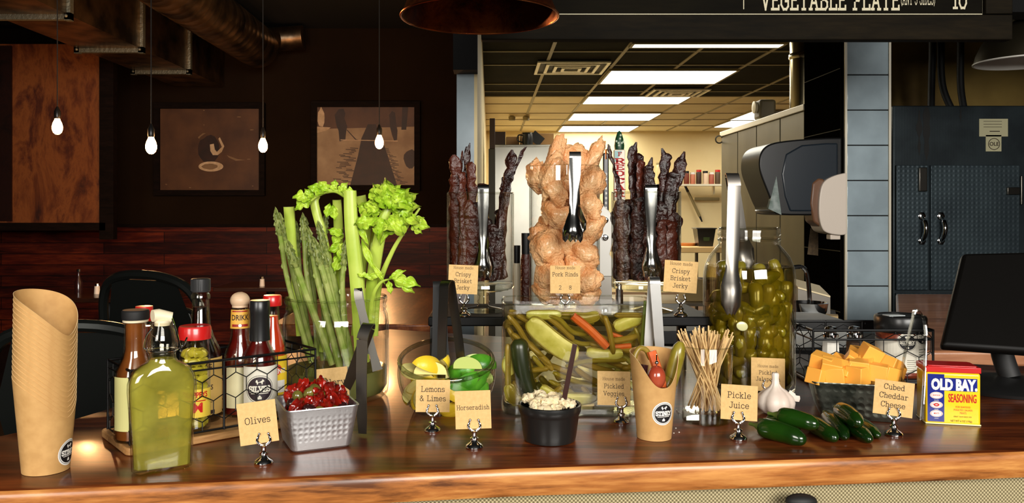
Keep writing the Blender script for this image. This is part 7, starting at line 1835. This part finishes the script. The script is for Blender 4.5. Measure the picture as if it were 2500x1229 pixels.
m.build('front_print',[pbr('tin_blue',srgb(24,36,130),.25,coat=.4),K['white'],K['red'],K['ink']],t,loc=(0,-td/2-.0001,0),smooth=0)
# crumbs of skewer glitter on the counter right of the paper cup
rnd=random.Random(6)
for i,(px,py) in enumerate([(1652,1003),(1657,1008),(1663,1012),(1645,1060),(1658,1058),(1650,1048),(1668,1003)]):
    q=G(px,py); m=MB(); m.ball((0,0,0),(.0012,.0012,.0008),8,6); o=m.build('salt_crumb',K['white'],loc=(q.x,q.y,.0012)); tag(o,'tiny pale crumb on the counter beside the filled paper cup','crumb','crumbs beside the filled paper cup')
# ================================================================ LIGHT AND CAMERA
def area(name,loc,target,sx_,sy_,power,col=(1,1,1)):
    l=bpy.data.lights.new(name,'AREA'); l.shape='RECTANGLE'; l.size=sx_; l.size_y=sy_; l.energy=power; l.color=col
    o=bpy.data.objects.new(name,l); COL.objects.link(o); o.location=loc
    o.rotation_euler=(V(target)-V(loc)).to_track_quat('-Z','Y').to_euler(); return o
# daylight through the front windows, well behind the photographer
area('window_daylight',(1.5,-2.9,1.35),(.3,1.6,.1),2.6,1.5,DAY,(1,.96,.90))
area('window_daylight',(-1.9,-2.6,1.3),(-.1,1.4,.1),1.3,1.5,DAY*.35,(1,.95,.88))
# kitchen fluorescents back up the emissive diffusers
for y,e in ((6.6,1),(8.2,1),(9.9,1.2),(11.7,1.2),(13.2,1)):
    area('ceiling_panel_light',(1.35,y,KZ-.05),(1.35,y,0),1.2,.5,KIT*e,(1,.93,.76))
# added spot warming the glossy bar behind the counter; no lamp hangs there
l=bpy.data.lights.new('pendant_light','SPOT'); l.energy=PEN; l.color=(1,.55,.25); l.spot_size=1.2; l.shadow_soft_size=.06
o=bpy.data.objects.new('pendant_light',l); COL.objects.link(o); o.location=(-.3,2.9,1.0); o.rotation_euler=(V((-.3,2.95,0))-V((-.3,2.9,1.0))).to_track_quat('-Z','Y').to_euler()
# dim warm ambient added evenly over the whole scene
w=bpy.data.worlds.new('w'); SC.world=w; w.use_nodes=True
w.node_tree.nodes['Background'].inputs[0].default_value=(1,.9,.75,1); w.node_tree.nodes['Background'].inputs[1].default_value=WORLD
cam=bpy.data.cameras.new('camera'); cam.sensor_width=36; cam.sensor_fit='HORIZONTAL'; cam.lens=28.8
cam.shift_x=(1250-CX)/2500; cam.shift_y=-(614.5-CY)/2500; cam.clip_start=.02
co=bpy.data.objects.new('camera',cam); COL.objects.link(co); co.location=(0,0,H); co.rotation_euler=(PI/2,0,0); SC.camera=co
vs_=SC.view_settings; vs_.view_transform='Standard'; vs_.look='None'; vs_.gamma=1; vs_.use_curve_mapping=False; vs_.exposure=EXPO
SC.cycles.transparent_max_bounces=48
SC.cycles.max_bounces=10
